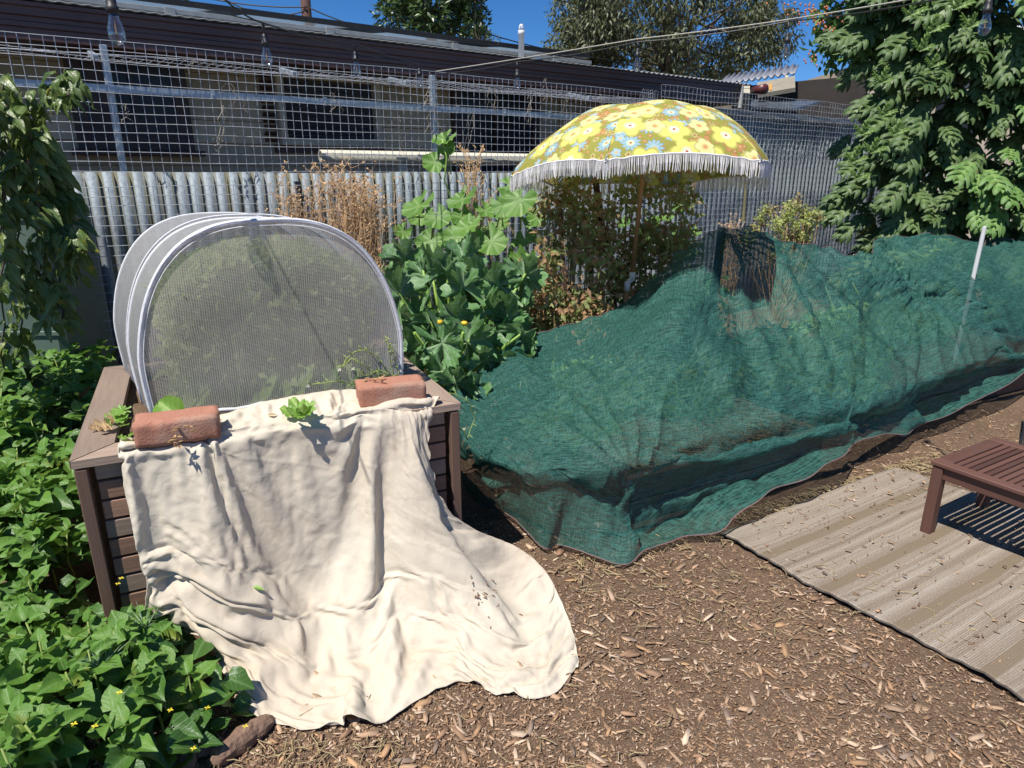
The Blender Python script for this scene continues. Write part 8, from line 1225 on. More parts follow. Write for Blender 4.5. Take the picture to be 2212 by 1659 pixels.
0,4,-3,-3,2,1,0,1,1,0,-1,1,0,1,1,1,0,-1,0,3,-2,-2,2,-1,1,-1,-3,0,3,-2,2,-1,-1,0,0,1,0,0,3,-1,-10,0,11,-2,-3,5,0,-1,-9,6,2,-1,1,-1,1,0,-1,0,0,-1,1,-1,-1,-1,1,0,0,1,-1,2,0,0,1,-2,0,-1,
0,0,0,2,1,1,-2,-1,2,3,-6,0,4,-1,1,1,0,0,0,0,1,0,1,2,-1,-2,2,1,-1,-1,0,1,1,-3,-3,3,0,-2,3,-1,-1,1,0,0,0,-1,5,-6,-7,5,9,-9,5,2,0,-6,1,2,-1,1,-2,1,2,-2,-1,0,1,1,1,-2,-1,-1,2,0,0,0,1,1,
0,-1,0,0,-1,0,1,-1,1,2,0,1,-2,1,2,-1,-5,4,-1,1,2,0,-1,0,1,1,1,0,0,1,-1,-1,1,2,-2,-1,2,0,0,-3,-1,3,-1,-1,2,-1,-1,0,0,0,0,1,4,-9,-3,10,0,-6,5,-1,-2,-2,4,-2,0,0,-1,4,-5,0,2,1,-1,1,1,-1,
-3,1,-8,0,0,0,1,0,1,-1,1,-2,0,1,-1,0,2,0,1,0,-1,1,3,-6,1,1,1,1,0,0,0,0,1,0,1,1,1,1,-2,0,1,1,-2,0,0,1,0,-4,0,4,-2,-1,2,-3,1,1,-1,0,0,1,2,-11,4,9,-5,0,0,0,-4,3,0,-1,4,-4,3,-3,-3,2,0,3,
-1,0,1,0,-1,-1,-9,0,0,1,0,0,0,0,0,0,-1,1,-1,1,2,0,1,-1,-2,2,1,-4,2,1,0,1,1,-1,0,0,0,2,1,1,0,0,-1,0,1,0,-2,1,1,0,-1,-3,1,2,-3,2,1,-2,1,-1,0,-1,0,3,-2,-8,7,6,-7,2,-1,-4,2,2,-3,5,-2,0,
3,-7,1,1,3,0,-3,2,1,-1,-1,-3,2,0,0,0,1,0,0,0,-1,1,-1,0,1,0,2,0,0,-1,1,1,-2,-3,5,-2,2,1,0,-1,-1,1,1,0,2,1,0,-1,-1,1,2,-1,-2,1,1,1,-2,-3,2,1,-2,1,0,-2,0,0,0,1,-2,6,-6,-6,9,1,-4,0,-2,0,
4,-1,0,3,-5,6,-5,-4,3,2,3,-5,1,0,1,1,-3,1,2,1,0,0,0,0,-1,1,0,-1,1,0,-1,3,0,0,0,-1,0,2,-4,1,2,-1,1,1,0,-1,0,0,1,1,1,2,0,0,-1,1,0,0,-2,1,1,1,-4,-2,3,1,-2,2,-2,-1,0,0,1,-3,1,6,-11,2,7,
-3,-2,0,-1,3,2,-3,4,-3,2,1,-8,2,3,3,-2,-5,3,0,1,0,-2,-3,18,-1,1,0,1,0,0,-1,1,0,-1,1,0,1,1,0,0,-2,2,0,-4,3,0,1,1,0,0,-2,1,0,0,1,2,1,0,-1,0,1,2,-2,-1,2,0,0,-3,0,2,-2,0,1,-2,0,0,1,-1,-2,
5,-1,-9,8,2,-2,-3,0,2,2,-2,0,3,-3,5,-7,-4,7,1,2,-6,-1,4,-2,1,0,-2,0,-8,0,0,1,0,0,-1,1,0,0,0,0,0,2,0,0,-1,0,1,0,-3,3,-2,2,1,-1,0,0,0,-1,0,2,0,2,1,0,0,2,-1,-1,-3,5,-1,-1,-2,1,1,-2,1,-1,
-2,1,0,1,-2,1,5,-7,-6,9,1,-2,-2,1,2,1,-3,3,0,0,2,-9,4,1,5,-4,-4,4,-1,-1,2,-2,-2,1,-3,0,1,0,0,-1,0,1,0,-1,0,1,1,0,1,0,-1,0,0,-1,0,1,0,1,0,1,-1,0,-1,1,0,0,1,0,3,-2,1,2,-1,-3,2,3,1,-5,
0,1,-1,0,2,-2,-2,2,1,-2,-3,6,0,-8,1,4,2,-2,0,1,-3,2,0,3,-3,5,-8,1,7,-1,-4,-2,1,7,-7,3,0,-2,-1,3,-8,1,-1,0,1,-1,1,0,-1,0,0,0,3,1,-1,-3,2,3,-4,-1,1,1,0,3,-1,-2,-2,1,2,-1,0,1,0,2,2,-3,
0,4,-4,1,4,-2,1,-9,3,5,-4,4,0,-3,1,1,-1,-4,4,2,-5,-3,2,3,1,-3,2,-3,4,-1,4,-4,7,-12,2,9,-9,0,1,0,7,-10,7,0,-3,0,1,6,-10,])
# ================================================================ CREAM SHEET
def gridmesh(name, P, mat, parent=None, scale=1.0, sub=1):
    ny, nx, _ = P.shape
    F = [(j * nx + i, (j + 1) * nx + i, (j + 1) * nx + i + 1, j * nx + i + 1) for j in range(ny - 1) for i in range(nx - 1)]
    d1 = np.concatenate([np.zeros((ny, 1)), np.cumsum(np.linalg.norm(np.diff(P, axis=1), axis=2), axis=1)], 1)
    d2 = np.concatenate([np.zeros((1, nx)), np.cumsum(np.linalg.norm(np.diff(P, axis=0), axis=2), axis=0)], 0)
    U = np.stack([d1.mean(0)[None, :].repeat(ny, 0), d2.mean(1)[:, None].repeat(nx, 1)], 2).reshape(-1, 2)
    o = link(name, npmesh(name, P.reshape(-1, 3), F, mat, True, U), parent)
    if sub: md = o.modifiers.new('smooth', 'SUBSURF'); md.levels = md.render_levels = sub
    return o
m, b = newmat('cream_cotton'); tc = b.n('TexCoord'); o_ = b.co('Object')
f1 = b.noise(o_, 2.2, 3, .5); f2 = b.noise(o_, 11, 5, .7); f3 = b.noise(b.co('Object', (1, 1, 1)), 26, 4, .6, 1.2); f4 = b.noise(tc.outputs['UV'], 900, 1, .5)
col = b.mix(b.ramp(f1, [(.35, (0, 0, 0)), (.65, (1, 1, 1))]), (.70, .63, .51), (.60, .515, .41))
col = b.mix(b.math('MULTIPLY', b.ramp(f2, [(.58, (0, 0, 0)), (.78, (1, 1, 1))]), .65), col, (.44, .32, .22))
wr = b.n('TexVoronoi', feature='DISTANCE_TO_EDGE'); dv = b.n('VectorMath', operation='ADD'); b.set(dv.inputs[0], o_)
nv = b.n('TexNoise'); b.set(nv.inputs['Vector'], o_); nv.inputs['Scale'].default_value = 14; sv = b.n('VectorMath', operation='SCALE'); b.set(sv.inputs[0], nv.outputs['Color']); sv.inputs['Scale'].default_value = .12; b.set(dv.inputs[1], sv.outputs[0])
b.set(wr.inputs['Vector'], dv.outputs[0]); wr.inputs['Scale'].default_value = 13
wh = b.ramp(wr.outputs['Distance'], [(.0, (0, 0, 0)), (.16, (1, 1, 1))])
nm = b.bump(wh, .22, .002); nm = b.bump(f3, .22, .005, nm); nm = b.bump(b.noise(o_, 75, 3, .6), .2, .003, nm)
p = b.pbr(col, .85, 0, nm, .2); t_ = b.n('BsdfTranslucent'); b.set(t_.inputs[0], col); b.set(t_.inputs['Normal'], nm)
mx = b.n('MixShader'); mx.inputs[0].default_value = .14; b.set(mx.inputs[1], p); b.set(mx.inputs[2], t_.outputs[0]); b.out(mx.outputs[0]); M_SHEET = m

def refine(P, k):
    ny, nx, _ = P.shape; out = P
    for ax in (0, 1):
        n_ = out.shape[ax]; t_ = np.linspace(0, n_ - 1, (n_ - 1) * k + 1); i = np.clip(t_.astype(int), 0, n_ - 2); f = t_ - i; tk = lambda q_: np.take(out, np.clip(q_, 0, n_ - 1), axis=ax)
        sh_ = [1, 1, 1]; sh_[ax] = -1; f = f.reshape(sh_); p0, p1, p2, p3 = tk(i - 1), tk(i), tk(i + 1), tk(i + 2)
        out = .5 * (2 * p1 + (p2 - p0) * f + (2 * p0 - 5 * p1 + 4 * p2 - p3) * f * f + (3 * p1 - p0 - 3 * p2 + p3) * f ** 3)
    return out
def normals(P, ref):
    nn = np.cross(np.gradient(P, axis=0), np.gradient(P, axis=1)); nn /= np.linalg.norm(nn, axis=2, keepdims=True) + 1e-9
    return nn * np.sign((nn * np.array(ref)).sum(2).mean())
CR = refine(CL, 4); cn = normals(CR, (0, -.5, 1)); ny_, nx_, _ = CR.shape
for j in range(ny_):
    for i in range(nx_):
        a, c_ = i / nx_ * 1.25, j / ny_ * 1.6; h = 0
        for (pa, pc, kf, am) in ((.93, .16, 15, .0025), (.22, .16, 11, .004), (1.1, 1.5, 10, .003)):
            dx, dy = a - pa, c_ - pc; r_ = math.hypot(dx, dy); wv = math.sin(kf * math.atan2(dy, dx) + 3 * noise.noise((a * 3, c_ * 3, kf))); h += am * (1 - abs(wv)) ** 1.6 * min(1, r_ / .12) * math.exp(-r_ * 1.5)
        for (ca, sa, fr_, am, z_) in ((.9, .4, 5, .0011, 1), (.3, -.95, 7, .0010, 5), (.7, .7, 10, .0008, 9), (-.6, .8, 14, .0007, 12), (.1, 1, 12, .0007, 15)):
            n1 = noise.noise(((a * ca + c_ * sa) * fr_ * .35, (c_ * ca - a * sa) * fr_ * 1.6, z_)); h += am * max(0, 1 - abs(n1) * 14) * max(0, min(1, .4 + 2.5 * noise.noise((a * 3, c_ * 3, z_ + 20))))
        CR[j, i] += cn[j, i] * h
CR[:, :, 2] = np.maximum(CR[:, :, 2], .006)
o = gridmesh('cream_sheet', CR, M_SHEET, sub=0); md = o.modifiers.new('thick', 'SOLIDIFY'); md.thickness = .0012; md.offset = 0
q = MB(); q.tube([Vector(p) for p in CR[-1][::2]], .0022, 5); q.build('hem', M_SHEET, o, True)
q = MB(); q.tube([Vector(p) for p in CR[::2, 0]], .0018, 5); q.build('hem', M_SHEET, o, True)
q = MB(); q.tube([Vector(p) for p in CR[::2, -1]], .0018, 5); q.build('hem', M_SHEET, o, True)
prop(o, 'crumpled cream cotton sheet hung over the planter front and spread on the mulch', 'sheet')
# ================================================================ RAISED BEDS, NET AND WHAT IS UNDER IT
random.seed(31); np.random.seed(31)
M_SLEEP = wood('dark_sleeper', (.12, .06, .038), (.075, .04, .028), 'X', .8, 26, .5)
BU = Vector((.886, .464, 0)).normalized(); BN = Vector((BU.y, -BU.x, 0)); BO = Vector((.50, 2.47, 0))
def BP(s, d, z=0): p = BO + BU * s - BN * d; return Vector((p.x, p.y, z))
def bed(s0, s1, d0, d1, h, label, n=2):
    t = thing('raised_bed', BP((s0 + s1) / 2, (d0 + d1) / 2, 0), label, 'raised bed', 'timber raised beds'); bh = h / n; dl = d1 - d0
    for k in range(n):
        z = bh * (k + .5)
        for d_ in (d0 + .03, d1 - .03): board('sleeper', s1 - s0 - .004 * k, .05, bh - .006, fr(BP((s0 + s1) / 2, d_, z), BU), M_SLEEP, t, .004)
        for s_ in (s0 + .025, s1 - .025): board('sleeper', dl - .114, .05, bh - .006, fr(BP(s_, (d0 + d1) / 2, z), BN), M_SLEEP, t, .004)
    for s_ in (s0 + .07, s1 - .07): board('corner_peg', h - .02, .04, .04, fr(BP(s_, d0 + .076, h / 2), (0, 0, 1), z=BN), M_SLEEP, t, .003)
    V = [BP(s0 + .05 + (s1 - s0 - .1) * i / 20, d0 + .055 + (dl - .11) * j / 12, h - .04 + .015 * noise.noise((i * .5, j * .5, s0))) - BASE[t.name] for j in range(13) for i in range(21)]
    link('soil', npmesh('soil', V, [(j * 21 + i, j * 21 + i + 1, (j + 1) * 21 + i + 1, (j + 1) * 21 + i) for j in range(12) for i in range(20)], M_SOIL, True), t); return t
bed(.09, 1.34, .15, 1.20, .235, 'dark timber raised bed under the near part of the green net')
bed(2.20, 4.5, .42, 1.58, .24, 'dark timber raised bed under the far right part of the green net')
# straw mulch inside the beds
M_STRAW = simple('straw', (.46, .36, .19), (.32, .24, .13), 60, .75)
def straw(name, label, fn, n, ln, w_=.0018, seed=1):
    random.seed(seed); V = []; F = []
    for i in range(n):
        p = Vector(fn()); a = rnd(0, 6.28); L = rnd(.4, 1) * ln; d = Vector((math.cos(a), math.sin(a), rnd(-.12, .12))) * L / 2; s_ = Vector((-math.sin(a), math.cos(a), 0)) * w_ * rnd(.6, 1.5)
        k = len(V); b1 = Vector((0, 0, rnd(-.004, .006))); up = Vector((0, 0, w_))
        V += [p - d - s_, p - d + s_, p - d + up * 1.4, p + b1 - s_, p + b1 + s_, p + b1 + up * 1.4, p + d - s_, p + d + s_, p + d + up * 1.4]
        for q_ in (0, 3): F += [(k + q_, k + q_ + 1, k + q_ + 4, k + q_ + 3), (k + q_ + 1, k + q_ + 2, k + q_ + 5, k + q_ + 4), (k + q_ + 2, k + q_, k + q_ + 3, k + q_ + 5)]
    return link(name, npmesh(name, [tuple(v) for v in V], F, M_STRAW))
o = straw('straw_mulch', '', lambda: BP(rnd(.15, 1.29), rnd(.21, 1.12), .225 + rnd(0, .03)), 3000, .12, seed=4); prop(o, 'pale straw mulch covering the soil of the near raised bed', 'straw', kind='stuff')
o = straw('straw_litter', '', lambda: BP(rnd(-.35, 2.1), rnd(-.20, .02) * random.random(), .006 + rnd(0, .010)), 480, .07, seed=5); prop(o, 'loose straw scattered along the foot of the raised beds', 'straw', kind='stuff')
# the net
M_NET = knit('green_shade_net', (.045, .165, .135), .0062, .0046, .42, .36, rough=.65, trans=.14, zig=.7, dark=(.008, .055, .047), gl=-.15, extra=.36, nz=16, streak=1)

NR = refine(NT, 5); dj = np.gradient(NR, axis=0); di = np.gradient(NR, axis=1); nn = np.cross(di, dj); nn /= np.linalg.norm(nn, axis=2, keepdims=True) + 1e-9; nn *= np.sign(nn[:, :, 2].mean()); hw = np.clip((np.arange(NR.shape[0]) / NR.shape[0] - .10) / .12, .12, 1)
peaks = [(Z(1560, 500, 1.15), 13, .026), (Z(1975, 590, .86), 9, .022), (Z(1365, 1032, .35), 8, .014), (Z(1910, 535, .93), 10, .016)]
for j in range(NR.shape[0]):
    for i in range(NR.shape[1]):
        x, y, z = NR[j, i]; h = 0
        for pk, kf, am in peaks:
            dx, dy = x - pk.x, y - pk.y; r_ = math.hypot(dx, dy); a = math.atan2(dy, dx); wv = math.sin(kf * a + 3.5 * noise.noise((x * 1.5, y * 1.5, kf)) + r_ * 2); h += am * (1 - abs(wv)) ** 1.5 * min(1, r_ / .15) * math.exp(-r_ * 1.3) * 2.2
        u_ = x * .75 + y * .66; v_ = -x * .66 + y * .75; n1 = noise.noise((u_ * 2.2, v_ * 7, 3)); n2 = noise.noise((u_ * 12 + v_ * 3, v_ * 5, 7)); h += .011 * (1 - abs(n1) * 3.4) * (abs(n1) < .3) + .02 * noise.noise((u_ * 1.2, v_ * 2.6, 11)) + .003 * n2 + .0015 * noise.noise((x * 25, y * 25, z * 25))
        NR[j, i] += nn[j, i] * h * hw[j]
NR[:, :, 2] = np.maximum(NR[:, :, 2], .008)
o = gridmesh('shade_net', NR, M_NET, None, sub=0)
prop(o, 'large dark green knitted shade net draped over the raised beds and stakes', 'net')
t = o
# hem cord along the front edge and back edge
M_CORD = simple('dull_red_hem', (.23, .10, .10), (.08, .12, .11), 40, .7)
for row, lab in ((0, 'front'), (-1, 'back')):
    q = MB(); P = NR[row][::2]; q.tube([Vector(P[i]) + Vector((0, 0, .002)) for i in range(0, P.shape[0])], .0030 if row == 0 else .0022, 5); q.build('hem_cord', M_CORD, o, True)
# stakes and poles
M_STAKE = wood('dark_stake', (.085, .04, .03), (.05, .028, .022), 'Z', .8, 30, .3)
def stake(a, c_, r_, label, mat=None, name='garden_stake', w2=None):
    q = MB(); q.beam(a, c_, r_ * 2, r_ * 2, up=(0, 1, .01), bev=.003); return prop(q.build(name, mat or M_STAKE), label, 'stake')
P1 = AT(1287, 395, 4.55); P2 = AT(1325, 650, 4.45); d = (P2 - P1); stake(P1, P2 + d * .9, .019, 'thick dark brown leaning timber stake left of the umbrella pole')
P1 = AT(1208, 430, 4.9); P2 = AT(1225, 700, 4.85); stake(P1, P2, .016, 'dark upright stake among the withered tomatoes at the left')
P1 = AT(1275, 540, 5.1); P2 = AT(1278, 690, 5.1); stake(P1, P2, .018, 'short black stake behind the thick leaning stake')
P1 = Z(1560, 500, 1.15); P2 = Z(1550, 640, .3) ; stake(Vector(P1), Vector((P1.x - .03, P1.y + .05, 0)), .022, 'dark post holding up the highest peak of the green net')
P1 = Z(1862, 566, .9); stake(P1, Vector((P1.x + .12, P1.y, 0)), .012, 'thin post under the net dip beside the looped wire border')
P1 = Z(2120, 490, 1.14); q = MB(); q.lathe(Vector((P1.x, P1.y, 0)), (0.02, 0, 1), [(.014, 0), (.014, 1.14), (0, 1.145)], 10); prop(q.build('white_pipe_stake', M_PVC), 'short white plastic stake poking up behind the far net', 'stake')
P1 = AT(1612, 395, 5.9); P2 = AT(1606, 470, 5.9); q = MB(); q.tube([P1, P2], [.012, .014], 8); q.tube([P2, P2 - Vector((0, 0, .03))], .02, 8); prop(q.build('strap', simple('olive_strap', (.22, .2, .1), None, 9, .8)), 'olive strap hanging below the right edge of the umbrella', 'strap')
# plants under the net
M_NG = leafmat('netted_leaf', (.14, .30, .07), (.26, .42, .12), trans=.3, rough=.5, nscale=3)
M_HAYLEAF = leafmat('yellowing_leaf', (.36, .36, .12), (.5, .46, .2), trans=.2, rough=.6)
def netplants(name, label, spots, n, lo, hi, mat, seed):
    np.random.seed(seed); random.seed(seed); c0 = BP(spots[0][0], spots[0][1], .3); t = thing(name, c0, label, 'plants')
    PL = []
    for _ in range(n):
        s_, d_, rr, h = spots[np.random.randint(len(spots))]; a = rnd(0, 6.28); k = math.sqrt(random.random()); zz = .24 + (h - .10) * rnd(.1, 1) * (1 - .45 * k * k)
        PL.append(tuple(BP(s_ + math.cos(a) * rr * k, d_ + math.sin(a) * rr * k, zz)))
    PL = np.array(PL); V, F, U = leafcloud(PL, rs(n) + np.array([0, 0, -.1]), rs(n) + np.array([-.2, -.2, 1.]), np.random.uniform(lo, hi, n), np.random.uniform(lo, hi, n) * .30)
    prop(link('foliage', npmesh('foliage', V - np.array(BASE[t.name]), F, mat, False, U), t), kind='stuff')
    q = MB()
    for s_, d_, rr, h in spots:
        for k in range(5): a = rnd(0, 6.28); q.tube([BP(s_, d_, .3), BP(s_ + math.cos(a) * rr * .3, d_ + math.sin(a) * rr * .3, .3 + h * .5), BP(s_ + math.cos(a) * rr * .7, d_ + math.sin(a) * rr * .7, .3 + h * .85)], .003, 5)
    prop(q.build('stems', M_WIRY, t), kind='stuff'); return t
netplants('netted_vegetables', 'bushy green plants under the left and middle part of the net', [(.2, .8, .25, .14), (.5, 1.0, .3, .26), (.9, .8, .3, .28), (1.25, 1.0, .3, .45), (1.0, 1.25, .3, .5), (1.6, .9, .25, .36), (.6, 1.3, .3, .34)], 4600, .03, .075, M_NG, 3)
netplants('netted_vegetables', 'pale green plants under the right part of the net', [(1.9, 1.0, .3, .42), (2.4, .9, .3, .34), (2.8, 1.2, .35, .44), (3.3, 1.3, .35, .42), (3.8, 1.3, .3, .3), (2.0, .6, .25, .25)], 3600, .03, .08, M_NG, 4)
netplants('netted_stalks', 'straw coloured dry stalks under the net peak near the post', [(1.5, 1.2, .25, .40), (1.7, 1.1, .3, .35)], 900, .03, .08, M_HAYLEAF, 5)
# looped wire border
t = thing('looped_border', FP(6.4, .9, 0), 'low grey looped wire garden border showing above the dip in the net', 'border fence')
A_ = AT(1690, 545, 6.3); B_ = AT(1865, 560, 6.3)
q = MB()
for i in range(11):
    c0 = A_.lerp(B_, i / 10); w2 = (B_ - A_).length / 10 * .62
    pts = [Vector((c0.x + math.cos(math.pi * k / 10) * w2 * -1, c0.y, c0.z - .03 + .075 * math.sin(math.pi * k / 10))) for k in range(11)]
    pts = [pts[0] - Vector((0, 0, .5))] + pts + [pts[-1] - Vector((0, 0, .5))]
    q.tube(pts, .0036, 6)
q.build('loops', M_WIRE, t, True)
for dz in (.03, .11, .2): q = MB(); q.tube([A_ - Vector((.05, -.01, dz)), B_ + Vector((.05, .01, -dz))], .003, 6); q.build('cross_wire', M_WIRE, t)

# ================================================================ PLANTS
# ---- sprawling ground cover at the left
random.seed(41); np.random.seed(41)
def tri_leaf(seed):
    rg = random.Random(seed); V = []; U = []; rows = 6
    wv = [.04, .33, .42, .38, .28, .15, .006]
    for k in range(rows + 1):
        v = k / rows; vv = v - (.07 if k == 1 else 0); cu = rg.uniform(.1, .5); fo = .1 + .16 * (seed % 6)
        for x in (-1, -.55, 0, .55, 1):
            w_ = wv[k] * (1 + rg.uniform(-.12, .12))
            V.append((x * w_, vv - (.02 if abs(x) == 1 and k == 1 else 0), fo * abs(x) * w_ - (.12 + .09 * (seed % 5)) * v * v + .05 * math.sin(v * 7 + seed) * x + rg.uniform(-.025, .025) * (abs(x) > .3) + .03 * math.sin(v * 9) * abs(x))); U.append((.5 + x * w_, v))
    F = [(k * 5 + j, k * 5 + j + 1, (k + 1) * 5 + j + 1, (k + 1) * 5 + j) for k in range(rows) for j in range(4)]
    return np.array(V), np.array(F), np.array(U)
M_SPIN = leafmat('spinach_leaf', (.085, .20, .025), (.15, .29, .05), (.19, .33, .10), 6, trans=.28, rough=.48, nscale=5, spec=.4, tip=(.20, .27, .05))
M_SPIND = leafmat('spinach_leaf_shade_tone', (.045, .12, .02), (.075, .17, .03), (.14, .25, .08), 6, trans=.25, rough=.4, nscale=5)  # darker copy for lower leaves, shade under the canopy painted into it
TL = [tri_leaf(i) for i in range(12)]; TM = [npmesh('leaf', *t_[:2], M_SPIN, True, t_[2]) for t_ in TL]
T = thing('leafy_ground_cover', (-1.5, 2.0, 0), 'dense sprawling bed of green triangular leaved spinach filling the lower left corner', 'plants')
def gch(x, y):                                            # canopy height
    q_ = Vector((x, y, 0)) - PO; u = q_.dot(PU); v = q_.dot(PV)
    h = .12 + .16 * min(1, max(0, (-.75 - x) / .3)) + .34 * min(1, max(0, (y - 1.75) / 1.3)) + .10 * noise.noise((x * 3.1, y * 3.1, 0)) + .06 * noise.noise((x * 8, y * 8, 2))
    return h
def gok(x, y):
    q_ = Vector((x, y, 0)) - PO; u = q_.dot(PU); v = q_.dot(PV)
    if -.06 < u < 1.3 and v > -.05: return False
    if u > 0 and v > -.66 and u > .13 - v * .50: return False      # under the sheet
    if x > -.80 + (y - 1.38) * .1 and y < 1.56 and v < -.3: return random.random() < .0
    if y < 1.05 or x < -3.4: return False
    return v < -.02 or u < -.06
tips = []
while len(tips) < 460:
    x = rnd(-3.3, -.60); y = rnd(1.05, 3.5)
    if not gok(x, y): continue
    if y < (-x) * .62 - .25 and x < -2.4: continue
    tips.append((x, y, max(.05, gch(x, y))))
LV = []
q = MB()
for (x, y, h) in tips:
    ln = Vector((rnd(-.5, .5), rnd(-.5, .3), 1)).normalized(); top = Vector((x, y, h)); root = Vector((x - ln.x * .1, y - ln.y * .1, max(.0, h - .25)))
    if random.random() < .55: q.tube([root, (root + top) / 2 + Vector((rnd(-.02, .02), rnd(-.02, .02), 0)), top], [.004, .0035, .0025], 5)
    nl_ = random.randint(7, 10)
    for k in range(nl_):
        a = k * 2.4 + rnd(-.3, .3); f = k / nl_; dn = f * .11
        d_ = Vector((math.cos(a), math.sin(a), rnd(-.1, .25) + .9 * (1 - f) - .45 * f)); p = top - Vector((0, 0, dn)) + d_ * .012
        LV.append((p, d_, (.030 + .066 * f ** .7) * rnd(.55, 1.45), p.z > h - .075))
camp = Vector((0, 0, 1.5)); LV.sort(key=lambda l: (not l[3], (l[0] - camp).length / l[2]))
it = []; itd = []
for i, (p, d_, s_, topq) in enumerate(LV):
    M = frame(p, d_, (SUN.x * .6 + rnd(-.8, .8), SUN.y * .6 + rnd(-.8, .8), 1), s_)
    if i < 290: inst('leaf', TM[i % 12], T, M)
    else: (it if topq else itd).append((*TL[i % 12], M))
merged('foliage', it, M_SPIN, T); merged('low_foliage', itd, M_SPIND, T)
lower = []
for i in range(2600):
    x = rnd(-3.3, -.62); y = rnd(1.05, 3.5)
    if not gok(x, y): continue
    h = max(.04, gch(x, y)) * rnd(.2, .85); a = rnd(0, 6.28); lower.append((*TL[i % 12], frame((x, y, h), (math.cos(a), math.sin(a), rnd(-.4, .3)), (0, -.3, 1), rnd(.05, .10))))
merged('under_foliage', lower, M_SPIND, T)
prop(q.build('stems', M_WIRY, T, True), kind='stuff')
M_YEL = simple('yellow_flower', (.75, .62, .03), None, 20, .6)
for k, (px_, py_) in enumerate(((262, 1250), (255, 1262), (395, 1500), (258, 1497), (448, 1530), (368, 1535), (160, 1565), (205, 1570), (530, 1570), (418, 1618), (600, 1070), (195, 950))):
    if px_ > 560: continue
    p = Z(px_, py_, max(.1, gch(*Z(px_, py_, .22).xy)) + .015) if py_ > 1000 else Z(px_, py_, .5)
    qq = MB()
    for j in range(4):
        a = j * 1.571; qq.add([p, p + Vector((math.cos(a - .5) * .005, math.sin(a - .5) * .005, .003)), p + Vector((math.cos(a) * .009, math.sin(a) * .009, .002)), p + Vector((math.cos(a + .5) * .005, math.sin(a + .5) * .005, .003))], [(0, 1, 2, 3)])
    qq.build('flower', M_YEL, T)
# feathery grey weeds in it
M_FEA = simple('grey_green_blade', (.14, .22, .12), (.2, .28, .16), 20, .6)
for (px_, py_, lab) in ((530, 1400, 'tuft of fine grey green stalks in the ground cover left of the sheet'), (225, 1440, 'spiky narrow leaved weed tuft low in the ground cover at far left')):
    c0 = Z(px_, py_, .26); c0 = Z(px_ * .5 + 50, py_ - 40, .25) if px_ > 500 else c0; q = MB()
    for k in range(26):
        a = rnd(0, 6.28); d_ = Vector((math.cos(a) * rnd(.3, 1), math.sin(a) * rnd(.3, 1), rnd(.4, 1.2))).normalized() * rnd(.04, .10); q.tube([c0, c0 + d_ * .5, c0 + d_ + Vector((0, 0, -.008))], [.0022, .0016, .0005], 4)
    prop(q.build('weed_tuft', M_FEA), lab, 'weed')

# ---- vine at the far left
random.seed(51)
M_VINE = leafmat('vine_leaf', (.055, .105, .025), (.13, .19, .04), (.2, .28, .1), 8, trans=.3, rough=.33, nscale=5, tip=(.30, .30, .04))
VL = [plain_leaf(i + 20, .25, 7, .35, .35 + .1 * i, .35, .05, .8) for i in range(4)]; VM = [npmesh('leaf', *v_[:2], M_VINE, True, v_[2]) for v_ in VL]
T = thing('climbing_vine', (-2.2, 2.95, 0), 'drooping glossy leaved vine climbing at the far left edge beside the iron fence', 'vine')
strands = [[(150, 160), (120, 210), (60, 240), (10, 300)], [(150, 160), (148, 190), (145, 210)], [(0, 200), (45, 260), (95, 330), (140, 400), (158, 430)], [(95, 330), (110, 400), (140, 460), (165, 520), (160, 600)], [(20, 230), (60, 330), (80, 420), (90, 520), (85, 640)], [(0, 250), (30, 380), (45, 520), (50, 660), (40, 760)], [(60, 380), (110, 470), (130, 560), (120, 650), (150, 700)], [(140, 375), (100, 365), (60, 350)], [(0, 400), (20, 540), (60, 640), (110, 700)], [(90, 300), (60, 260), (20, 230)], [(110, 500), (135, 540), (165, 500), (175, 560)], [(0, 330), (50, 420), (100, 480), (150, 480)], [(0, 180), (0, 400), (5, 600), (10, 800)], [(50, 560), (100, 600), (140, 640)]]
nl_ = 0; LVV = []
for si, pa in enumerate(strands):
    pts = [AT(x, y, 2.95 + .12 * math.sin(si * 2.1 + i)) for i, (x, y) in enumerate(pa)]
    sm = []
    for i in range(len(pts) - 1):
        for k in range(6): sm.append(pts[i].lerp(pts[i + 1], k / 6) + Vector((rnd(-1, 1), rnd(-1, 1), rnd(-1, 1))) * .012)
    sm.append(pts[-1]); q = MB(); q.tube(sm, .0038, 5); q.build('stem', simple('vine_stem', (.07, .05, .035), (.11, .09, .06), 20, .8), T, True)
    for i, p in enumerate(sm):
        for r_ in range(2 if i % 3 else 3):
            a = rnd(0, 6.28); d_ = Vector((math.cos(a) * .8, math.sin(a) * .5 - .25, -.55 + rnd(-.35, .35)))
            LVV.append((p + Vector((rnd(-.03, .03), rnd(-.05, .03), rnd(-.03, .03))), d_, rnd(.05, .105)))
for i in range(520):  # unseen leaf mass left of view, added to cast shade on the vine
    d_ = Vector((random.gauss(0, 1), random.gauss(0, 1), random.gauss(0, 1))).normalized() * rnd(.3, 1); LVV.append((Vector((-2.30 + d_.x * .28, 2.45 + d_.y * .30, 1.85 + d_.z * .60)), Vector((rnd(-1, 1), rnd(-1, 1), -.6)), rnd(.08, .13)))
for i in range(120):
    p = AT(rnd(-60, 105), rnd(190, 470), rnd(2.85, 3.2)); a = rnd(0, 6.28); LVV.append((p, Vector((math.cos(a) * .7, math.sin(a) * .5 - .3, -.5 + rnd(-.4, .4))), rnd(.05, .10)))
LVV.sort(key=lambda l: l[0].y < 2.78); LVV = [l for l in LVV]; rest = []
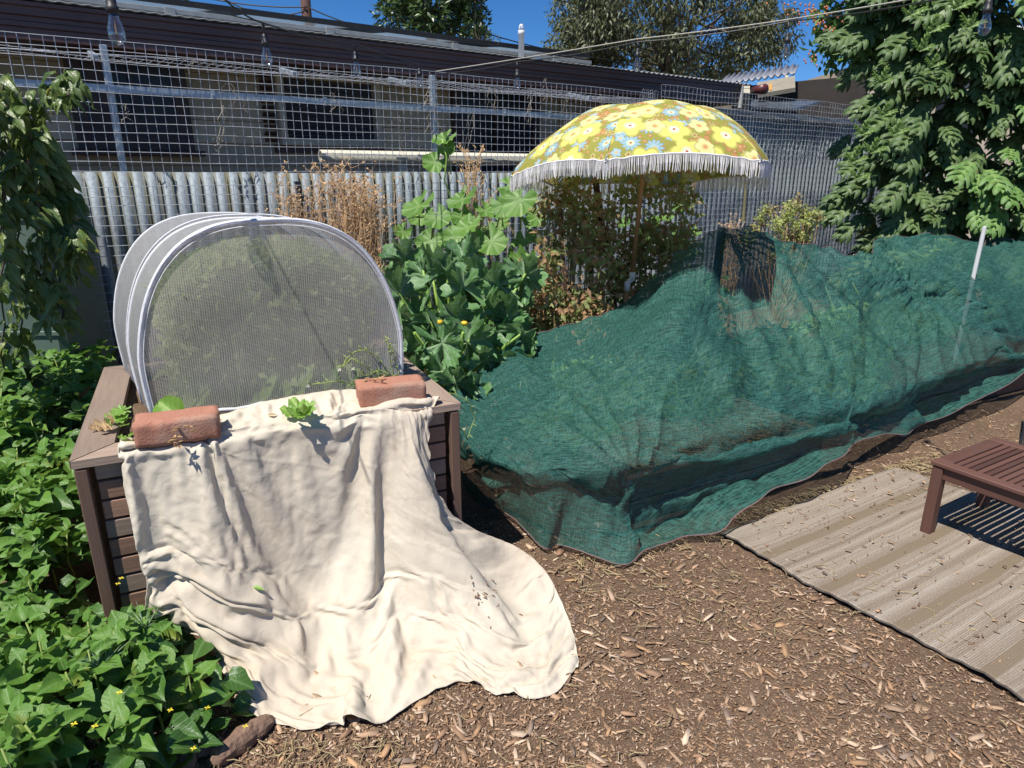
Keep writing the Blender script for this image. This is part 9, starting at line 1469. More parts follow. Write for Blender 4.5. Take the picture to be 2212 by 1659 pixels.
for i, (p, d_, s_) in enumerate(LVV):
    M = frame(p, d_, (rnd(-.5, .5), -.7, 1), s_)
    if i < 290: inst('leaf', VM[i % 4], T, M)
    else: rest.append((*VL[i % 4], M))
if rest: merged('foliage', rest, M_VINE, T)
# green tank behind it
M_TANK = simple('pale_green_tank', (.11, .16, .13), (.08, .12, .10), 3, .5)
t = thing('green_tank', (-3.1, 3.2, 0), 'pale green panelled tank mostly hidden behind the vine at far left', 'tank')
q = MB(); A_ = AT(68, 440, 3.3); cx = A_.x - .5
q.box((cx, 3.55, A_.z / 2), (.5, .0, 0), (0, .22, 0), (0, 0, A_.z / 2), .03); q.build('tank_body', M_TANK, t)
for k in range(7): q = MB(); q.box((cx, 3.325, .15 + k * .19), (.49, 0, 0), (0, .006, 0), (0, 0, .012), .003); q.build('rib', M_TANK, t)

# ---- zucchini plant
random.seed(61)
M_ZUC = leafmat('zucchini_leaf', (.07, .19, .055), (.14, .29, .085), (.32, .44, .26), 5, trans=.22, rough=.45, silver=.8, kind='palm', nscale=4)
M_ZST = simple('ribbed_green_stalk', (.30, .45, .09), (.20, .34, .06), 20, .5)
ZL = [polar_leaf(70 + i, 5, .50, 30, .20, .30 + .14 * i, .16, 5, 90, .95, .30) for i in range(5)]; ZM = [npmesh('leaf', *z_[:2], M_ZUC, True, z_[2]) for z_ in ZL]
base = AT(985, 800, 3.55); base.z = .25
T = thing('zucchini_plant', base, 'large zucchini plant with jagged silvery green upright leaves and thick stalks beside the hoop tunnel', 'plant')
# leaf: blade base px, tip px, size(m), depth y
ZS = [((935, 608), (925, 495), .34, 3.55), ((865, 640), (850, 560), .28, 3.35), ((1040, 620), (1015, 520), .30, 3.7), ((990, 690), (975, 610), .26, 3.4), ((1060, 680), (1060, 590), .28, 3.6), ((875, 560), (860, 520), .26, 3.75), ((1010, 740), (1070, 670), .28, 3.3), ((1095, 690), (1110, 620), .26, 3.55), ((955, 740), (985, 780), .24, 3.2), ((985, 830), (1000, 780), .24, 3.1), ((1020, 850), (1010, 800), .22, 3.15), ((1110, 720), (1150, 660), .26, 3.6), ((890, 760), (880, 700), .22, 3.25), ((930, 700), (945, 640), .20, 3.35), ((905, 700), (880, 640), .24, 3.45), ((1000, 560), (1030, 490), .26, 3.85), ((900, 600), (905, 540), .22, 3.9), ((960, 800), (925, 830), .2, 3.15), ((1120, 640), (1150, 580), .22, 3.75), ((1050, 780), (1040, 720), .20, 3.3), ((870, 700), (860, 640), .2, 3.5), ((900, 800), (885, 760), .2, 3.2)]
for _ in range(20):
    a = (rnd(850, 1160), rnd(560, 800)); ZS.append((a, (a[0] + rnd(-50, 50), a[1] - rnd(30, 80)), rnd(.18, .28), rnd(3.35, 4.0)))
for i, (a, c_, s_, y) in enumerate(ZS):
    p = AT(*a, y); tip = AT(*c_, y - .04 + rnd(-.06, .04)); d_ = (tip - p).normalized()
    inst('leaf', ZM[i % 5], T, frame(p, d_, (rnd(-.5, .5), -1, .45), s_ * 1.16))
    b0 = base + Vector((rnd(-.05, .05), rnd(-.05, .05), 0)); mid = b0.lerp(p, .5) + Vector((0, 0, .05)) + Vector((rnd(-.02, .02), 0, 0))
    q = MB(); q.tube([b0, b0.lerp(mid, .5) + Vector((0, 0, .02)), mid, mid.lerp(p, .5) + Vector((0, 0, .02)), p + d_ * .02], [.013, .012, .010, .009, .006], 8); q.build('leaf_stalk', M_ZST, T, True)
for (px_, py_, an) in ((1000, 905, 0), (940, 770, 1), (1045, 770, 2), (955, 860, 3)):
    p = AT(px_ - 45, py_ - 60, 3.15); q = MB(); q.tube([base, base.lerp(p, .5) + Vector((0, 0, .03)), p + Vector((0, 0, -.02))], [.012, .011, .008], 8); q.build('stalk', M_ZST, T, True)
M_ZF = simple('zucchini_flower', (.85, .48, .02), (.9, .62, .05), 30, .6)
for (px_, py_, s_) in ((943, 770, .045), (950, 712, .035), (1003, 712, .02)):
    p = AT(px_, py_ - 12, 3.25); q = MB()
    q.lathe(p - Vector((0, 0, s_ * .5)), (.1, -.3, 1), [(.004, 0), (.009, s_ * .3), (.013, s_ * .7), (.018, s_ * 1.0), (.008, s_ * 1.25), (.002, s_ * 1.4)], 7); q.build('flower', M_ZF, T, True)
# ---- pumpkin vine behind
random.seed(63)
M_PUM = leafmat('pumpkin_leaf', (.085, .20, .03), (.15, .30, .05), (.32, .46, .18), 5, trans=.33, rough=.5, kind='palm', nscale=3)
QL = [polar_leaf(90 + i, 5, .13, 24, .05, .22, .06, 4, 48, .10, .30) for i in range(4)]; QM = [npmesh('leaf', *z_[:2], M_PUM, True, z_[2]) for z_ in QL]
T = thing('pumpkin_vine', FP(3.2, .5, .3), 'pale green broad leaved pumpkin vine climbing the wire behind the zucchini up to the rail', 'vine')
PS = [((905, 445), (860, 485), .24, 4.6), ((1000, 430), (975, 460), .22, 4.6), ((1125, 430), (1080, 505), .26, 4.4), ((1090, 440), (1110, 460), .22, 4.5), ((1000, 470), (1010, 500), .18, 4.5), ((1010, 490), (985, 520), .2, 4.3), ((945, 470), (955, 500), .2, 4.5), ((1060, 520), (1080, 560), .22, 4.3), ((985, 510), (960, 550), .2, 4.4), ((960, 300), (915, 325), .17, 4.9), ((965, 320), (1010, 345), .13, 4.9), ((960, 300), (975, 290), .10, 4.9), ((940, 350), (900, 380), .18, 4.9), ((1100, 400), (1130, 400), .17, 4.9), ((1230, 480), (1215, 500), .09, 4.5), ((1240, 445), (1220, 445), .13, 4.9), ((1390, 500), (1400, 560), .2, 4.9), ((1130, 570), (1105, 640), .20, 4.2), ((1120, 560), (1140, 620), .18, 4.3), ((1170, 740), (1150, 790), .19, 3.9), ((1410, 480), (1430, 500), .12, 4.9), ((1460, 520), (1440, 560), .15, 4.9), ((1480, 540), (1500, 590), .17, 4.9), ((1440, 470), (1420, 485), .12, 5.0), ((930, 520), (910, 560), .2, 4.4), ((890, 590), (870, 600), .18, 4.1), ((880, 660), (865, 690), .2, 4.0), ((1190, 560), (1210, 590), .14, 4.5), ((870, 500), (850, 520), .14, 4.7), ((1350, 480), (1330, 510), .12, 5.0), ((1160, 470), (1150, 500), .16, 4.8), ((1500, 500), (1510, 520), .10, 5.0), ((1070, 640), (1050, 670), .18, 4.1), ((1160, 680), (1145, 700), .15, 4.1)]
for _ in range(16):
    a = (rnd(860, 1500), rnd(440, 560)); PS.append((a, (a[0] + rnd(-40, 40), a[1] + rnd(10, 50)), rnd(.12, .2), rnd(4.5, 5.1)))
for i, (a, c_, s_, y) in enumerate(PS):
    p = AT(*a, y); tip = AT(*c_, y - .08); d_ = (tip - p).normalized()
    inst('leaf', QM[i % 4], T, frame(p, d_, (rnd(-.9, .6), -1.0, rnd(.2, 1.6)), s_ * .92))
    b0 = p + Vector((rnd(-.06, .06), .06, -rnd(.1, .22))); q = MB(); q.tube([b0, b0.lerp(p, .5) + Vector((rnd(-.01, .01), .01, 0)), p], [.005, .0045, .004], 6); q.build('leaf_stalk', M_ZST, T, True)
vn = [[(1000, 640), (985, 560), (1000, 480), (975, 430), (960, 390), (965, 340), (955, 300)], [(1000, 500), (1080, 450), (1120, 430), (1180, 440), (1240, 450)], [(1400, 560), (1440, 520), (1480, 500), (1520, 540)], [(1000, 480), (940, 460), (880, 470)], [(1100, 620), (1150, 560), (1200, 540)]]
for pa in vn:
    q = MB(); q.tube([AT(x, y, 4.85) for x, y in pa], .006, 6); q.build('stem', M_ZST, T, True)
q = MB(); p = AT(1320, 470, 4.7); q.lathe(p, (.1, -.3, 1), [(.006, 0), (.012, .02), (.018, .04), (.006, .055)], 7); q.build('flower', M_ZF, T, True)
# ---- dried stalks
random.seed(71)
M_DSTALK = simple('dried_straw_stalk', (.66, .44, .24), (.50, .31, .16), 12, .8)
def drystalks(label, spots, n, hmin, hmax, y0, seed):
    random.seed(seed); cx = AT(sum(s[0] for s in spots) / len(spots), 500, y0); t = thing('dried_plants', (cx.x, y0, 0), label, 'dried plants', 'dried stalks by the fence'); q = MB(); qp = MB()
    for i in range(n):
        sp = random.choice(spots); px_ = random.gauss(sp[0], sp[2]); p = AT(px_, sp[1], y0 + rnd(-.12, .12)); H = p.z * rnd(hmin, hmax); p.z = max(.1, H - .95); pts = []
        x, y, z = p
        for k in range(9):
            pts.append(Vector((x, y, z))); x += rnd(-.022, .022); y += rnd(-.02, .02); z += (H - p.z) / 8
        q.tube(pts, [.0032] * 5 + [.0022] * 4, 4)
        for k in range(2, 9):
            for _ in range(2):
                d_ = Vector((rnd(-1, 1), rnd(-.7, .7), rnd(.1, 1.3))).normalized() * rnd(.03, .10); e = pts[k] + d_; q.tube([pts[k], pts[k] + d_ * .5 + Vector((0, 0, -.006)), e], .0014, 3)
                for j in range(random.randint(2, 4)):
                    a = rnd(0, 6.28); dd = Vector((math.cos(a), math.sin(a) * .6, rnd(-.6, .9))) * rnd(.010, .022); s_ = Vector((dd.z, 0, -dd.x)).normalized() * .003
                    qp.add([e, e + dd * .6 + s_ * 1.4, e + dd * 1.2, e + dd * .6 - s_ * 1.4], [(0, 1, 2), (0, 2, 3)])
    prop(q.build('stalks', M_DSTALK, t), kind='stuff'); prop(qp.build('pods', M_DSTALK, t), kind='stuff')
drystalks('thicket of dried orange brown stalks with split star pods against the iron fence', [(720, 370, 45), (640, 425, 25), (790, 430, 25), (760, 400, 30)], 125, .93, 1.02, 4.35, 3)
drystalks('tall thin dried stalks rising right of the pumpkin leaves', [(1015, 340, 6), (1090, 415, 10), (1040, 430, 25)], 20, .93, 1.02, 4.75, 4)
drystalks('few rusty dried shoots between umbrella fringe and yellow green bush', [(1570, 470, 8), (1590, 490, 8)], 10, .95, 1.02, 5.9, 5)
# ---- withered tomatoes
random.seed(81); np.random.seed(81)
M_TOM = leafmat('withered_tomato_leaf', (.17, .25, .07), (.32, .32, .13), trans=.3, rough=.6, nscale=9, tip=(.40, .27, .12))
M_TDRY = leafmat('brown_shrivelled_leaf', (.52, .34, .18), (.32, .19, .10), trans=.25, rough=.8, nscale=9)
T = thing('tomato_plants', (.75, 4.6, 0), 'withered tomato bushes with curled brown and olive leaves between zucchini and umbrella pole', 'plants')
cs = []
for _ in range(190):
    px_ = rnd(1125, 1500); lo = 560 if px_ < 1180 else 405; py_ = rnd(lo, 760); ny_ = px_ < 1330 and py_ > 540
    if py_ > 1020 - .30 * px_ + 160 and py_ > 700: py_ -= 120
    cs.append((tuple(AT(px_, py_, rnd(3.8, 4.15) if ny_ else rnd(4.1, 4.8))), px_))
n = 7000; k = np.random.randint(0, len(cs), n); cc = np.array([c[0] for c in cs]); pxs = np.array([c[1] for c in cs])
Pt = cc[k] + rs(n) * np.random.uniform(.02, .14, (n, 1)); keep = Pt[:, 2] > .12
dry = (np.random.rand(n) < np.where(pxs[k] < 1340, .42, .2)) & keep; gr = ~dry & keep
for nm, mk, mt in (('foliage', gr, M_TOM), ('dead_foliage', dry, M_TDRY)):
    m_ = int(mk.sum()); D = np.random.normal(size=(m_, 3)); D[:, 2] -= .7
    V, F, U = leafcloud(Pt[mk], D, np.random.normal(size=(m_, 3)) + np.array([-.3, -.5, .7]), np.random.uniform(.025, .07, m_), np.random.uniform(.008, .018, m_), .6)
    prop(link(nm, npmesh(nm, V - np.array(BASE[T.name]), F, mt, False, U), T), kind='stuff')
q = MB()
for i in range(70):
    a = Vector(random.choice(cs)[0]); r0 = Vector((a.x + rnd(-.2, .2), a.y + rnd(-.1, .1), .1)); q.tube([r0, r0.lerp(a, .5) + Vector((rnd(-.06, .06), 0, 0)), a, a + Vector((rnd(-.1, .1), rnd(-.08, .05), rnd(-.02, .12)))], [.005, .004, .003, .002], 5)
prop(q.build('stems', simple('tomato_stem', (.20, .17, .08), (.28, .26, .10), 14, .8), T, True), kind='stuff')
M_TF = simple('tomato_skin', (.55, .16, .03), (.6, .45, .05), 8, .25)
for (px_, py_) in ((1268, 655), (1415, 685), (1285, 700), (1180, 672), (1200, 640), (1250, 720), (1300, 640)):
    q = MB(); q.lathe(AT(px_, py_ - 8, 4.2), (0, 0, 1), [(0, 0), (.016, .006), (.021, .02), (.014, .034), (0, .036)], 12); q.build('tomato', M_TF, T, True)
# shaded undergrowth that closes the gaps
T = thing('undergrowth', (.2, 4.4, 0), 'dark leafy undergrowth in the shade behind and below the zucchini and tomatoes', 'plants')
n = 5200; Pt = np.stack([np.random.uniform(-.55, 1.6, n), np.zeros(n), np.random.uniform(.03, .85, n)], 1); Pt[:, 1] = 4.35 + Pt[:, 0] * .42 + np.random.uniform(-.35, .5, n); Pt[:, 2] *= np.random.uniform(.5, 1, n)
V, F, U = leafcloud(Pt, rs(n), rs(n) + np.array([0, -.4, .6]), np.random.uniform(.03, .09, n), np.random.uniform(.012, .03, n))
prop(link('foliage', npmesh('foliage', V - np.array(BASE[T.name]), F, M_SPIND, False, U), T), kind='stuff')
# ---- yellow green bush by the tall fence
np.random.seed(91); random.seed(91)
c0 = AT(1705, 490, 6.2); T = thing('yellowing_bush', (c0.x, 6.2, 0), 'yellow green bush gone to seed against the blue grey fence, above the net', 'bush')
M_YB = leafmat('yellow_green_leaf', (.30, .38, .10), (.42, .46, .16), trans=.3, rough=.6, nscale=8); M_YB2 = leafmat('tan_seed_leaf', (.40, .30, .15), (.34, .27, .12), trans=.2, rough=.8)
bc = np.array([tuple(AT(random.gauss(1705, 32), random.gauss(500, 32), rnd(6.05, 6.35))) for _ in range(44)]); n = 3600; k = np.random.randint(0, 44, n); Pt = bc[k] + rs(n) * np.random.uniform(.01, .075, (n, 1))
for nm, mk, mt in (('foliage', (k % 3 > 0), M_YB), ('seed_heads', (k % 3 == 0), M_YB2)):
    m_ = int(mk.sum()); V, F, U = leafcloud(Pt[mk], rs(m_), rs(m_) + np.array([-.3, -.5, .8]), np.random.uniform(.015, .036, m_), np.random.uniform(.006, .013, m_)); prop(link(nm, npmesh(nm, V - np.array(BASE[T.name]), F, mt, False, U), T), kind='stuff')
q = MB()
for i in range(0, 44): q.tube([Vector((c0.x + rnd(-.1, .1), 6.2, .1)), Vector(bc[i]) - Vector((0, 0, .2)), Vector(bc[i])], .003, 4)
prop(q.build('stems', M_DSTALK, T), kind='stuff')
# ================================================================ UMBRELLA
random.seed(101); np.random.seed(101)
def flowers(b, vec, col, scale, rad, petals, c_pet, c_mid, prob, pw=.30, off=(0, 0, 0), soft=0.0, mid=.16):
    mp = b.n('Mapping'); b.set(mp.inputs[0], vec); mp.inputs['Location'].default_value = off; mp.inputs['Scale'].default_value = (scale, scale, scale)
    vo = b.n('TexVoronoi', voronoi_dimensions='2D'); b.set(vo.inputs['Vector'], mp.outputs[0]); vo.inputs['Scale'].default_value = 1; vo.inputs['Randomness'].default_value = .8
    d = b.n('VectorMath', operation='SUBTRACT'); b.set(d.inputs[0], mp.outputs[0]); b.set(d.inputs[1], vo.outputs['Position'])
    s = b.n('SeparateXYZ'); b.set(s.inputs[0], d.outputs[0]); cs_ = b.n('SeparateColor'); b.set(cs_.inputs[0], vo.outputs['Color'])
    ang = b.math('ADD', b.math('ARCTAN2', s.outputs[1], s.outputs[0]), b.math('MULTIPLY', cs_.outputs[1], 6.28))
    r = b.math('SQRT', b.math('ADD', b.math('MULTIPLY', s.outputs[0], s.outputs[0]), b.math('MULTIPLY', s.outputs[1], s.outputs[1])))
    R_ = b.math('MULTIPLY', rad, b.math('ADD', 1 - pw, b.math('MULTIPLY', pw, b.math('ABSOLUTE', b.math('SINE', b.math('MULTIPLY', ang, petals / 2))))))
    ex = b.math('LESS_THAN', cs_.outputs[0], prob)
    pm = b.math('MULTIPLY', b.math('LESS_THAN', r, R_), ex)
    edge = b.math('MULTIPLY', b.math('LESS_THAN', r, b.math('MULTIPLY', R_, .86)), ex)
    col = b.mix(pm, col, tuple(x * .62 for x in c_pet)); shade = b.mix(b.math('DIVIDE', r, rad), tuple(min(1, x * .8) for x in c_pet), c_pet)
    col = b.mix(edge, col, shade)
    rays = b.math('MULTIPLY', b.math('LESS_THAN', r, b.math('MULTIPLY', rad, b.math('ADD', mid, b.math('MULTIPLY', .22, b.math('ABSOLUTE', b.math('SINE', b.math('MULTIPLY', ang, petals * 1.5))))))), ex)
    col = b.mix(rays, col, c_mid)
    return b.mix(b.math('MULTIPLY', b.math('LESS_THAN', r, rad * mid * .6), ex), col, (.45, .13, .05))
m, b = newmat('floral_canvas'); tc = b.n('TexCoord'); V0 = tc.outputs['UV']
col = b.mix(b.noise(V0, 3, 2, .5), (.38, .36, .08), (.31, .30, .06))
col = flowers(b, V0, col, 11.5, .46, 3, (.60, .30, .12), (.66, .45, .2), .38, .75, (3.1, 1.7, 0), mid=.05)
col = flowers(b, V0, col, 18, .38, 6, (.62, .56, .22), (.35, .16, .06), .55, .5, (.3, 5.2, 0))
col = flowers(b, V0, col, 24, .36, 4, (.56, .26, .10), (.62, .58, .3), .45, .6, (7.3, 2.2, 0))
col = flowers(b, V0, col, 7.4, .40, 11, (.36, .56, .64), (.75, .75, .45), .55, .45, (5.7, 8.3, 0), mid=.2)
col = flowers(b, V0, col, 12, .36, 5, (.42, .60, .66), (.7, .6, .35), .35, .35, (1.1, 6.3, 0))
col = flowers(b, V0, col, 4.7, .44, 5, (.86, .80, .20), (.72, .72, .62), .72, .32, (2.6, .4, 0), mid=.13)
col = flowers(b, V0, col, 6.6, .40, 5, (.88, .83, .36), (.70, .34, .14), .40, .30, (9.1, 3.9, 0), mid=.08)
nm = b.bump(b.noise(b.co('Object'), 20, 3, .5), .25, .006)
p = b.pbr(col, .8, 0, nm, .2); t_ = b.n('BsdfTranslucent'); b.set(t_.inputs[0], col)
mx = b.n('MixShader'); mx.inputs[0].default_value = .22; b.set(mx.inputs[1], p); b.set(mx.inputs[2], t_.outputs[0]); b.out(mx.outputs[0]); M_FLOR = m
M_FRINGE = simple('white_cotton_fringe', (.78, .76, .76), (.66, .64, .64), 70, .9)
M_UPOLE = simple('tan_wood_pole', (.40, .21, .085), (.30, .15, .06), 12, .5)
UC = Vector((.748, 4.0, 1.475)); UR = .775; UH = .352
UP = [(0, .97), (.2, .985), (.40, .95), (.48, .905), (.59, .77), (.72, .58), (.83, .385), (.93, .17), (1, 0)]
um = thing('garden_umbrella', (UC.x - .02, 4.0, .3), 'yellow and green floral garden umbrella with white fringe standing over the beds', 'umbrella')
tilt = Matrix.Rotation(R(5.5), 3, 'X').transposed()           # far rim lower
tilt = Matrix.Rotation(-R(6.6), 3, 'X') @ Matrix.Rotation(R(-.5), 3, 'Y')
def uw(p): return UC + tilt @ Vector(p)
RA = [R(-90 + a) for a in (-24, 36, 96, 156, 216, 276)]
def rib(a, r, z0=0): return Vector((math.cos(a) * r * UR, math.sin(a) * r * UR, UH * float(np.interp(r, [x for x, _ in UP], [h for _, h in UP])) + z0))
def canopy(a0, a1, f, r):
    A_ = rib(a0, r); B_ = rib(a1, r); p = A_.lerp(B_, f); s = math.sin(math.pi * f)
    am = (a0 + a1) / 2; swell = .050 * s * math.sin(math.pi * min(1, r * .92)); p += Vector((math.cos(am), math.sin(am), .3)) * swell
    p.z += .030 * s * r ** 4                                         # hem lifts between the rib tips
    tipd = min(f, 1 - f); p.z += .006 * math.sin(f * 55 + a0) * max(0, r - .75) * math.exp(-tipd * 6) * 4
    tuck = max(0, r - .93) / .07; p -= Vector((math.cos(am), math.sin(am), 0)) * .02 * tuck * tuck * (1 - s * .4); return p
V = []; F = []; U = []; nr, nf = 18, 16
for k in range(6):
    a0 = RA[k]; a1 = a0 + R(60); k0 = len(V)
    for i in range(nr + 1):
        for j in range(nf + 1):
            r = i / nr; p = canopy(a0, a1, j / nf, max(r, .01)); V.append(uw(p) - BASE[um.name])
            am = (a0 + a1) / 2; U.append((r * .95 + k * 2.3, (j / nf - .5) * r * .82 + k * 1.7))
    for i in range(nr):
        for j in range(nf): q_ = k0 + i * (nf + 1) + j; F.append((q_, q_ + nf + 1, q_ + nf + 2, q_ + 1))
link('canopy', npmesh('canopy', V, F, M_FLOR, True, U), um)
q = MB(); qb = MB()
for k in range(6):
    a0 = RA[k]; a1 = a0 + R(60); n_ = 112
    band = [uw(canopy(a0, a1, j / 40, 1)) for j in range(41)]; qb.tube([p + Vector((0, 0, .0)) for p in band], .0045, 5)
    for j in range(n_):
        f = (j + .5) / n_; p = uw(canopy(a0, a1, f, 1)); m_ = (a0 + a1) / 2; o_ = Vector((math.cos(m_), math.sin(m_), 0))
        L = .078 * rnd(.9, 1.08); sw = rnd(-.006, .006) + .006 * math.sin(j * .35); tg = Vector((-o_.y, o_.x, 0))
        q.tube([p + o_ * .002, p + o_ * .006 - Vector((0, 0, L * .5)) + tg * sw * .5, p + o_ * rnd(-.002, .01) - Vector((0, 0, L)) + tg * sw], [.0022, .0024, .0018], 3, False)
prop(q.build('fringe', M_FRINGE, um), kind='stuff'); qb.build('fringe_band', M_FRINGE, um, True)
for k in range(6):
    q = MB(); q.tube([uw(rib(RA[k], r) - Vector((0, 0, .006))) for r in (.02, .2, .4, .6, .8, .99)], .003, 6); q.build('rib', M_WIRE, um, True)
    q = MB(); q.tube([uw((0, 0, -.02)), uw(rib(RA[k], .5) - Vector((0, 0, .008)))], .003, 5); q.build('strut', M_WIRE, um, True)
pa = AT(1366, 595, 4.02); q = MB(); q.tube([uw((0, 0, UH + .01)), uw((-.005, 0, 0)), pa], .0125, 12); q.build('pole', M_UPOLE, um, True)
pj = AT(1357, 612, 4.02); pb = Vector((pj.x - .015, 4.03, .25))
q = MB(); q.tube([Vector((pj.x - .004, 4.02, pj.z)), pb], .0135, 12); q.build('lower_pole', M_UPOLE, um, True)
q = MB(); q.tube([pa + Vector((0, 0, .02)), pa - Vector((0, 0, .03))], .019, 12); q.tube([pa - Vector((0, 0, .022)), pj - Vector((.005, 0, -.004))], .016, 10); q.tube([pj + Vector((-.004, 0, .012)), pj + Vector((-.004, 0, -.045))], .018, 12); q.build('pole_connector', M_PVC, um, True)
q = MB(); q.lathe(uw((0, 0, UH)), tilt @ Vector((0, 0, 1)), [(.016, -.01), (.014, .008), (0, .012)], 12); q.build('top_cap', M_PVC, um, True)

# ================================================================ SLATTED TABLE AND RUG
TA = Vector((.86, .51, 0)).normalized(); TB = Vector((TA.y, -TA.x, 0))
TZ = .345; T0 = Z(2011, 994, TZ)
M_TAB = wood('brown_stained_wood', (.135, .058, .040), (.095, .042, .031), 'X', .5, 50, .25)
tb = thing('slatted_table', T0 + TA * .26 + TB * .4 - Vector((0, 0, TZ)), 'low dark brown slatted wooden table standing on the striped rug at the right edge', 'table')
def TP(a, b_, z): p = T0 + TA * a + TB * b_; return Vector((p.x, p.y, z))
TW, TL_ = .52, .80
board('edge_board', TL_, .05, .018, fr(TP(.025, TL_ / 2, TZ - .009), TB), M_TAB, tb, .003)
board('edge_board', TL_, .05, .018, fr(TP(TW - .025, TL_ / 2, TZ - .009), TB), M_TAB, tb, .003)
board('end_board', TW - .102, .062, .018, fr(TP(TW / 2, .031, TZ - .009), TA), M_TAB, tb, .003)
board('end_board', TW - .102, .062, .018, fr(TP(TW / 2, TL_ - .031, TZ - .009), TA), M_TAB, tb, .003)
k = 0
while .080 + k * .0278 < TL_ - .075:
    board('slat', TW - .102, .0205, .014, fr(TP(TW / 2, .0785 + k * .0278, TZ - .010), TA), M_TAB, tb, .002); k += 1
for a_ in (.04, TW - .04): board('apron', TL_ - .075, .02, .055, fr(TP(a_ - .012 if a_ < .2 else a_ + .012, TL_ / 2, TZ - .0475), TB), M_TAB, tb, .003)
for b_ in (.03, TL_ - .03): board('apron', TW - .09, .02, .055, fr(TP(TW / 2, b_, TZ - .0475), TA), M_TAB, tb, .003)
for a_ in (.030, TW - .030):
    for b_ in (.028, TL_ - .028): board('leg', TZ - .021, .048, .042, fr(TP(a_, b_, (TZ - .021) / 2 + .001), (0, 0, 1), z=TB), M_TAB, tb, .004)
# rug
m, b = newmat('woven_striped_rug'); tc = b.n('TexCoord'); sx = b.n('SeparateXYZ'); b.set(sx.inputs[0], tc.outputs['UV']); u, v = sx.outputs[0], sx.outputs[1]
wob = b.noise(b.co('UV', (2, 2, 1)), 2, 2, .5)
vs_ = b.math('ADD', v, b.math('MULTIPLY', wob, .02))
st = b.n('TexNoise', noise_dimensions='1D'); b.set(st.inputs['W'], b.math('MULTIPLY', vs_, 11.0)); st.inputs['Scale'].default_value = 1; st.inputs['Detail'].default_value = 4; st.inputs['Roughness'].default_value = .75
band = b.math('FRACT', b.math('DIVIDE', b.math('ADD', vs_, .06), .27))
bandm = b.math('LESS_THAN', band, .17); 
cu = b.math('FRACT', b.math('ADD', b.math('DIVIDE', u, .0085), b.math('MULTIPLY', b.math('FLOOR', b.math('DIVIDE', v, .0075)), .5))); cv = b.math('FRACT', b.math('DIVIDE', v, .0075))
knot = b.math('MULTIPLY', b.math('SINE', b.math('MULTIPLY', cu, math.pi)), b.math('SINE', b.math('MULTIPLY', cv, math.pi)))
grain = b.noise(tc.outputs['UV'], 190, 3, .8)
mixv = b.math('ADD', b.math('MULTIPLY', b.math('SUBTRACT', st.outputs[0], .5), .85), b.math('MULTIPLY', grain, 1.0))
base_ = b.ramp(mixv, [(.28, (.15, .11, .08)), (.42, (.28, .22, .165)), (.56, (.42, .355, .285)), (.72, (.54, .48, .405))])
col = b.mix(bandm, base_, b.mix(grain, (.19, .14, .085), (.31, .245, .165)))
col = b.mix(b.math('MULTIPLY', b.math('SUBTRACT', 1, knot), .55), col, (.15, .12, .095))
col = b.mix(b.math('MULTIPLY', b.ramp(b.noise(b.co('UV', (1, 1, 1)), 6, 4, .7), [(.5, (0, 0, 0)), (.75, (1, 1, 1))]), .5), col, (.25, .18, .13))
b.out(b.pbr(col, .9, 0, b.bump(b.math('ADD', knot, b.math('MULTIPLY', grain, .5)), .7, .003), .15)); M_RUG = m
RC = G(1553, 1160, 0); RX = Vector((.852, .523, 0)).normalized(); RY = Vector((.545, -.838, 0)).normalized()
nx, ny = 90, 110; V = []; U = []
for j in range(ny + 1):
    for i in range(nx + 1):
        a_, c_ = i / nx * 1.34, j / ny * 2.4; wv = .010 * math.sin(c_ * 9) * max(0, 1 - a_ * 2.2)
        p = RC + RX * (a_ + wv) + RY * c_; 
        if i == 0: p += RX * .004 * math.sin(j * 1.9)
        z = gz(p.x, p.y) * .5 + .016 + .0035 * math.sin(c_ * 26 + 1.5 * math.sin(a_ * 3)) + .006 * noise.noise((p.x * 3, p.y * 3, 5)) + .006 * math.exp(-a_ * 9) * (1 + math.sin(c_ * 13)); V.append((p.x, p.y, z)); U.append((a_, c_))
o = link('striped_rug', npmesh('striped_rug', V, [(j * (nx + 1) + i, (j + 1) * (nx + 1) + i, (j + 1) * (nx + 1) + i + 1, j * (nx + 1) + i + 1) for j in range(ny) for i in range(nx)], M_RUG, True, U))
md = o.modifiers.new('thick', 'SOLIDIFY'); md.thickness = .007; md.offset = -1
prop(o, 'flat woven outdoor rug striped in grey, white and brown under the low table', 'rug')
q = MB(); e = [Vector(V[j * (nx + 1)]) + Vector((0, 0, -.004)) - RX * .003 for j in range(ny + 1)]; q.tube(e, .004, 6); q.build('bound_edge', simple('dark_binding', (.06, .05, .045), (.1, .085, .07), 90, .9), o, True)
# black wire post at the far right edge
t = thing('black_wire_post', G(2206, 965, 0), 'black steel mesh post standing on the mulch at the right photo edge', 'post')
P1 = G(2207, 968, 0)
for dx in (-.012, .016): q = MB(); q.beam(P1 + Vector((dx, 0, 0)), P1 + Vector((dx, 0, 1.0)), .009, .012, up=(0, 1, .01)); q.build('upright', M_BRK, t)
for k in range(14): q = MB(); q.beam(P1 + Vector((-.012, -.006, .05 + k * .065)), P1 + Vector((.30, .12, .05 + k * .065)), .004, .004); q.build('wire', M_BRK, t)

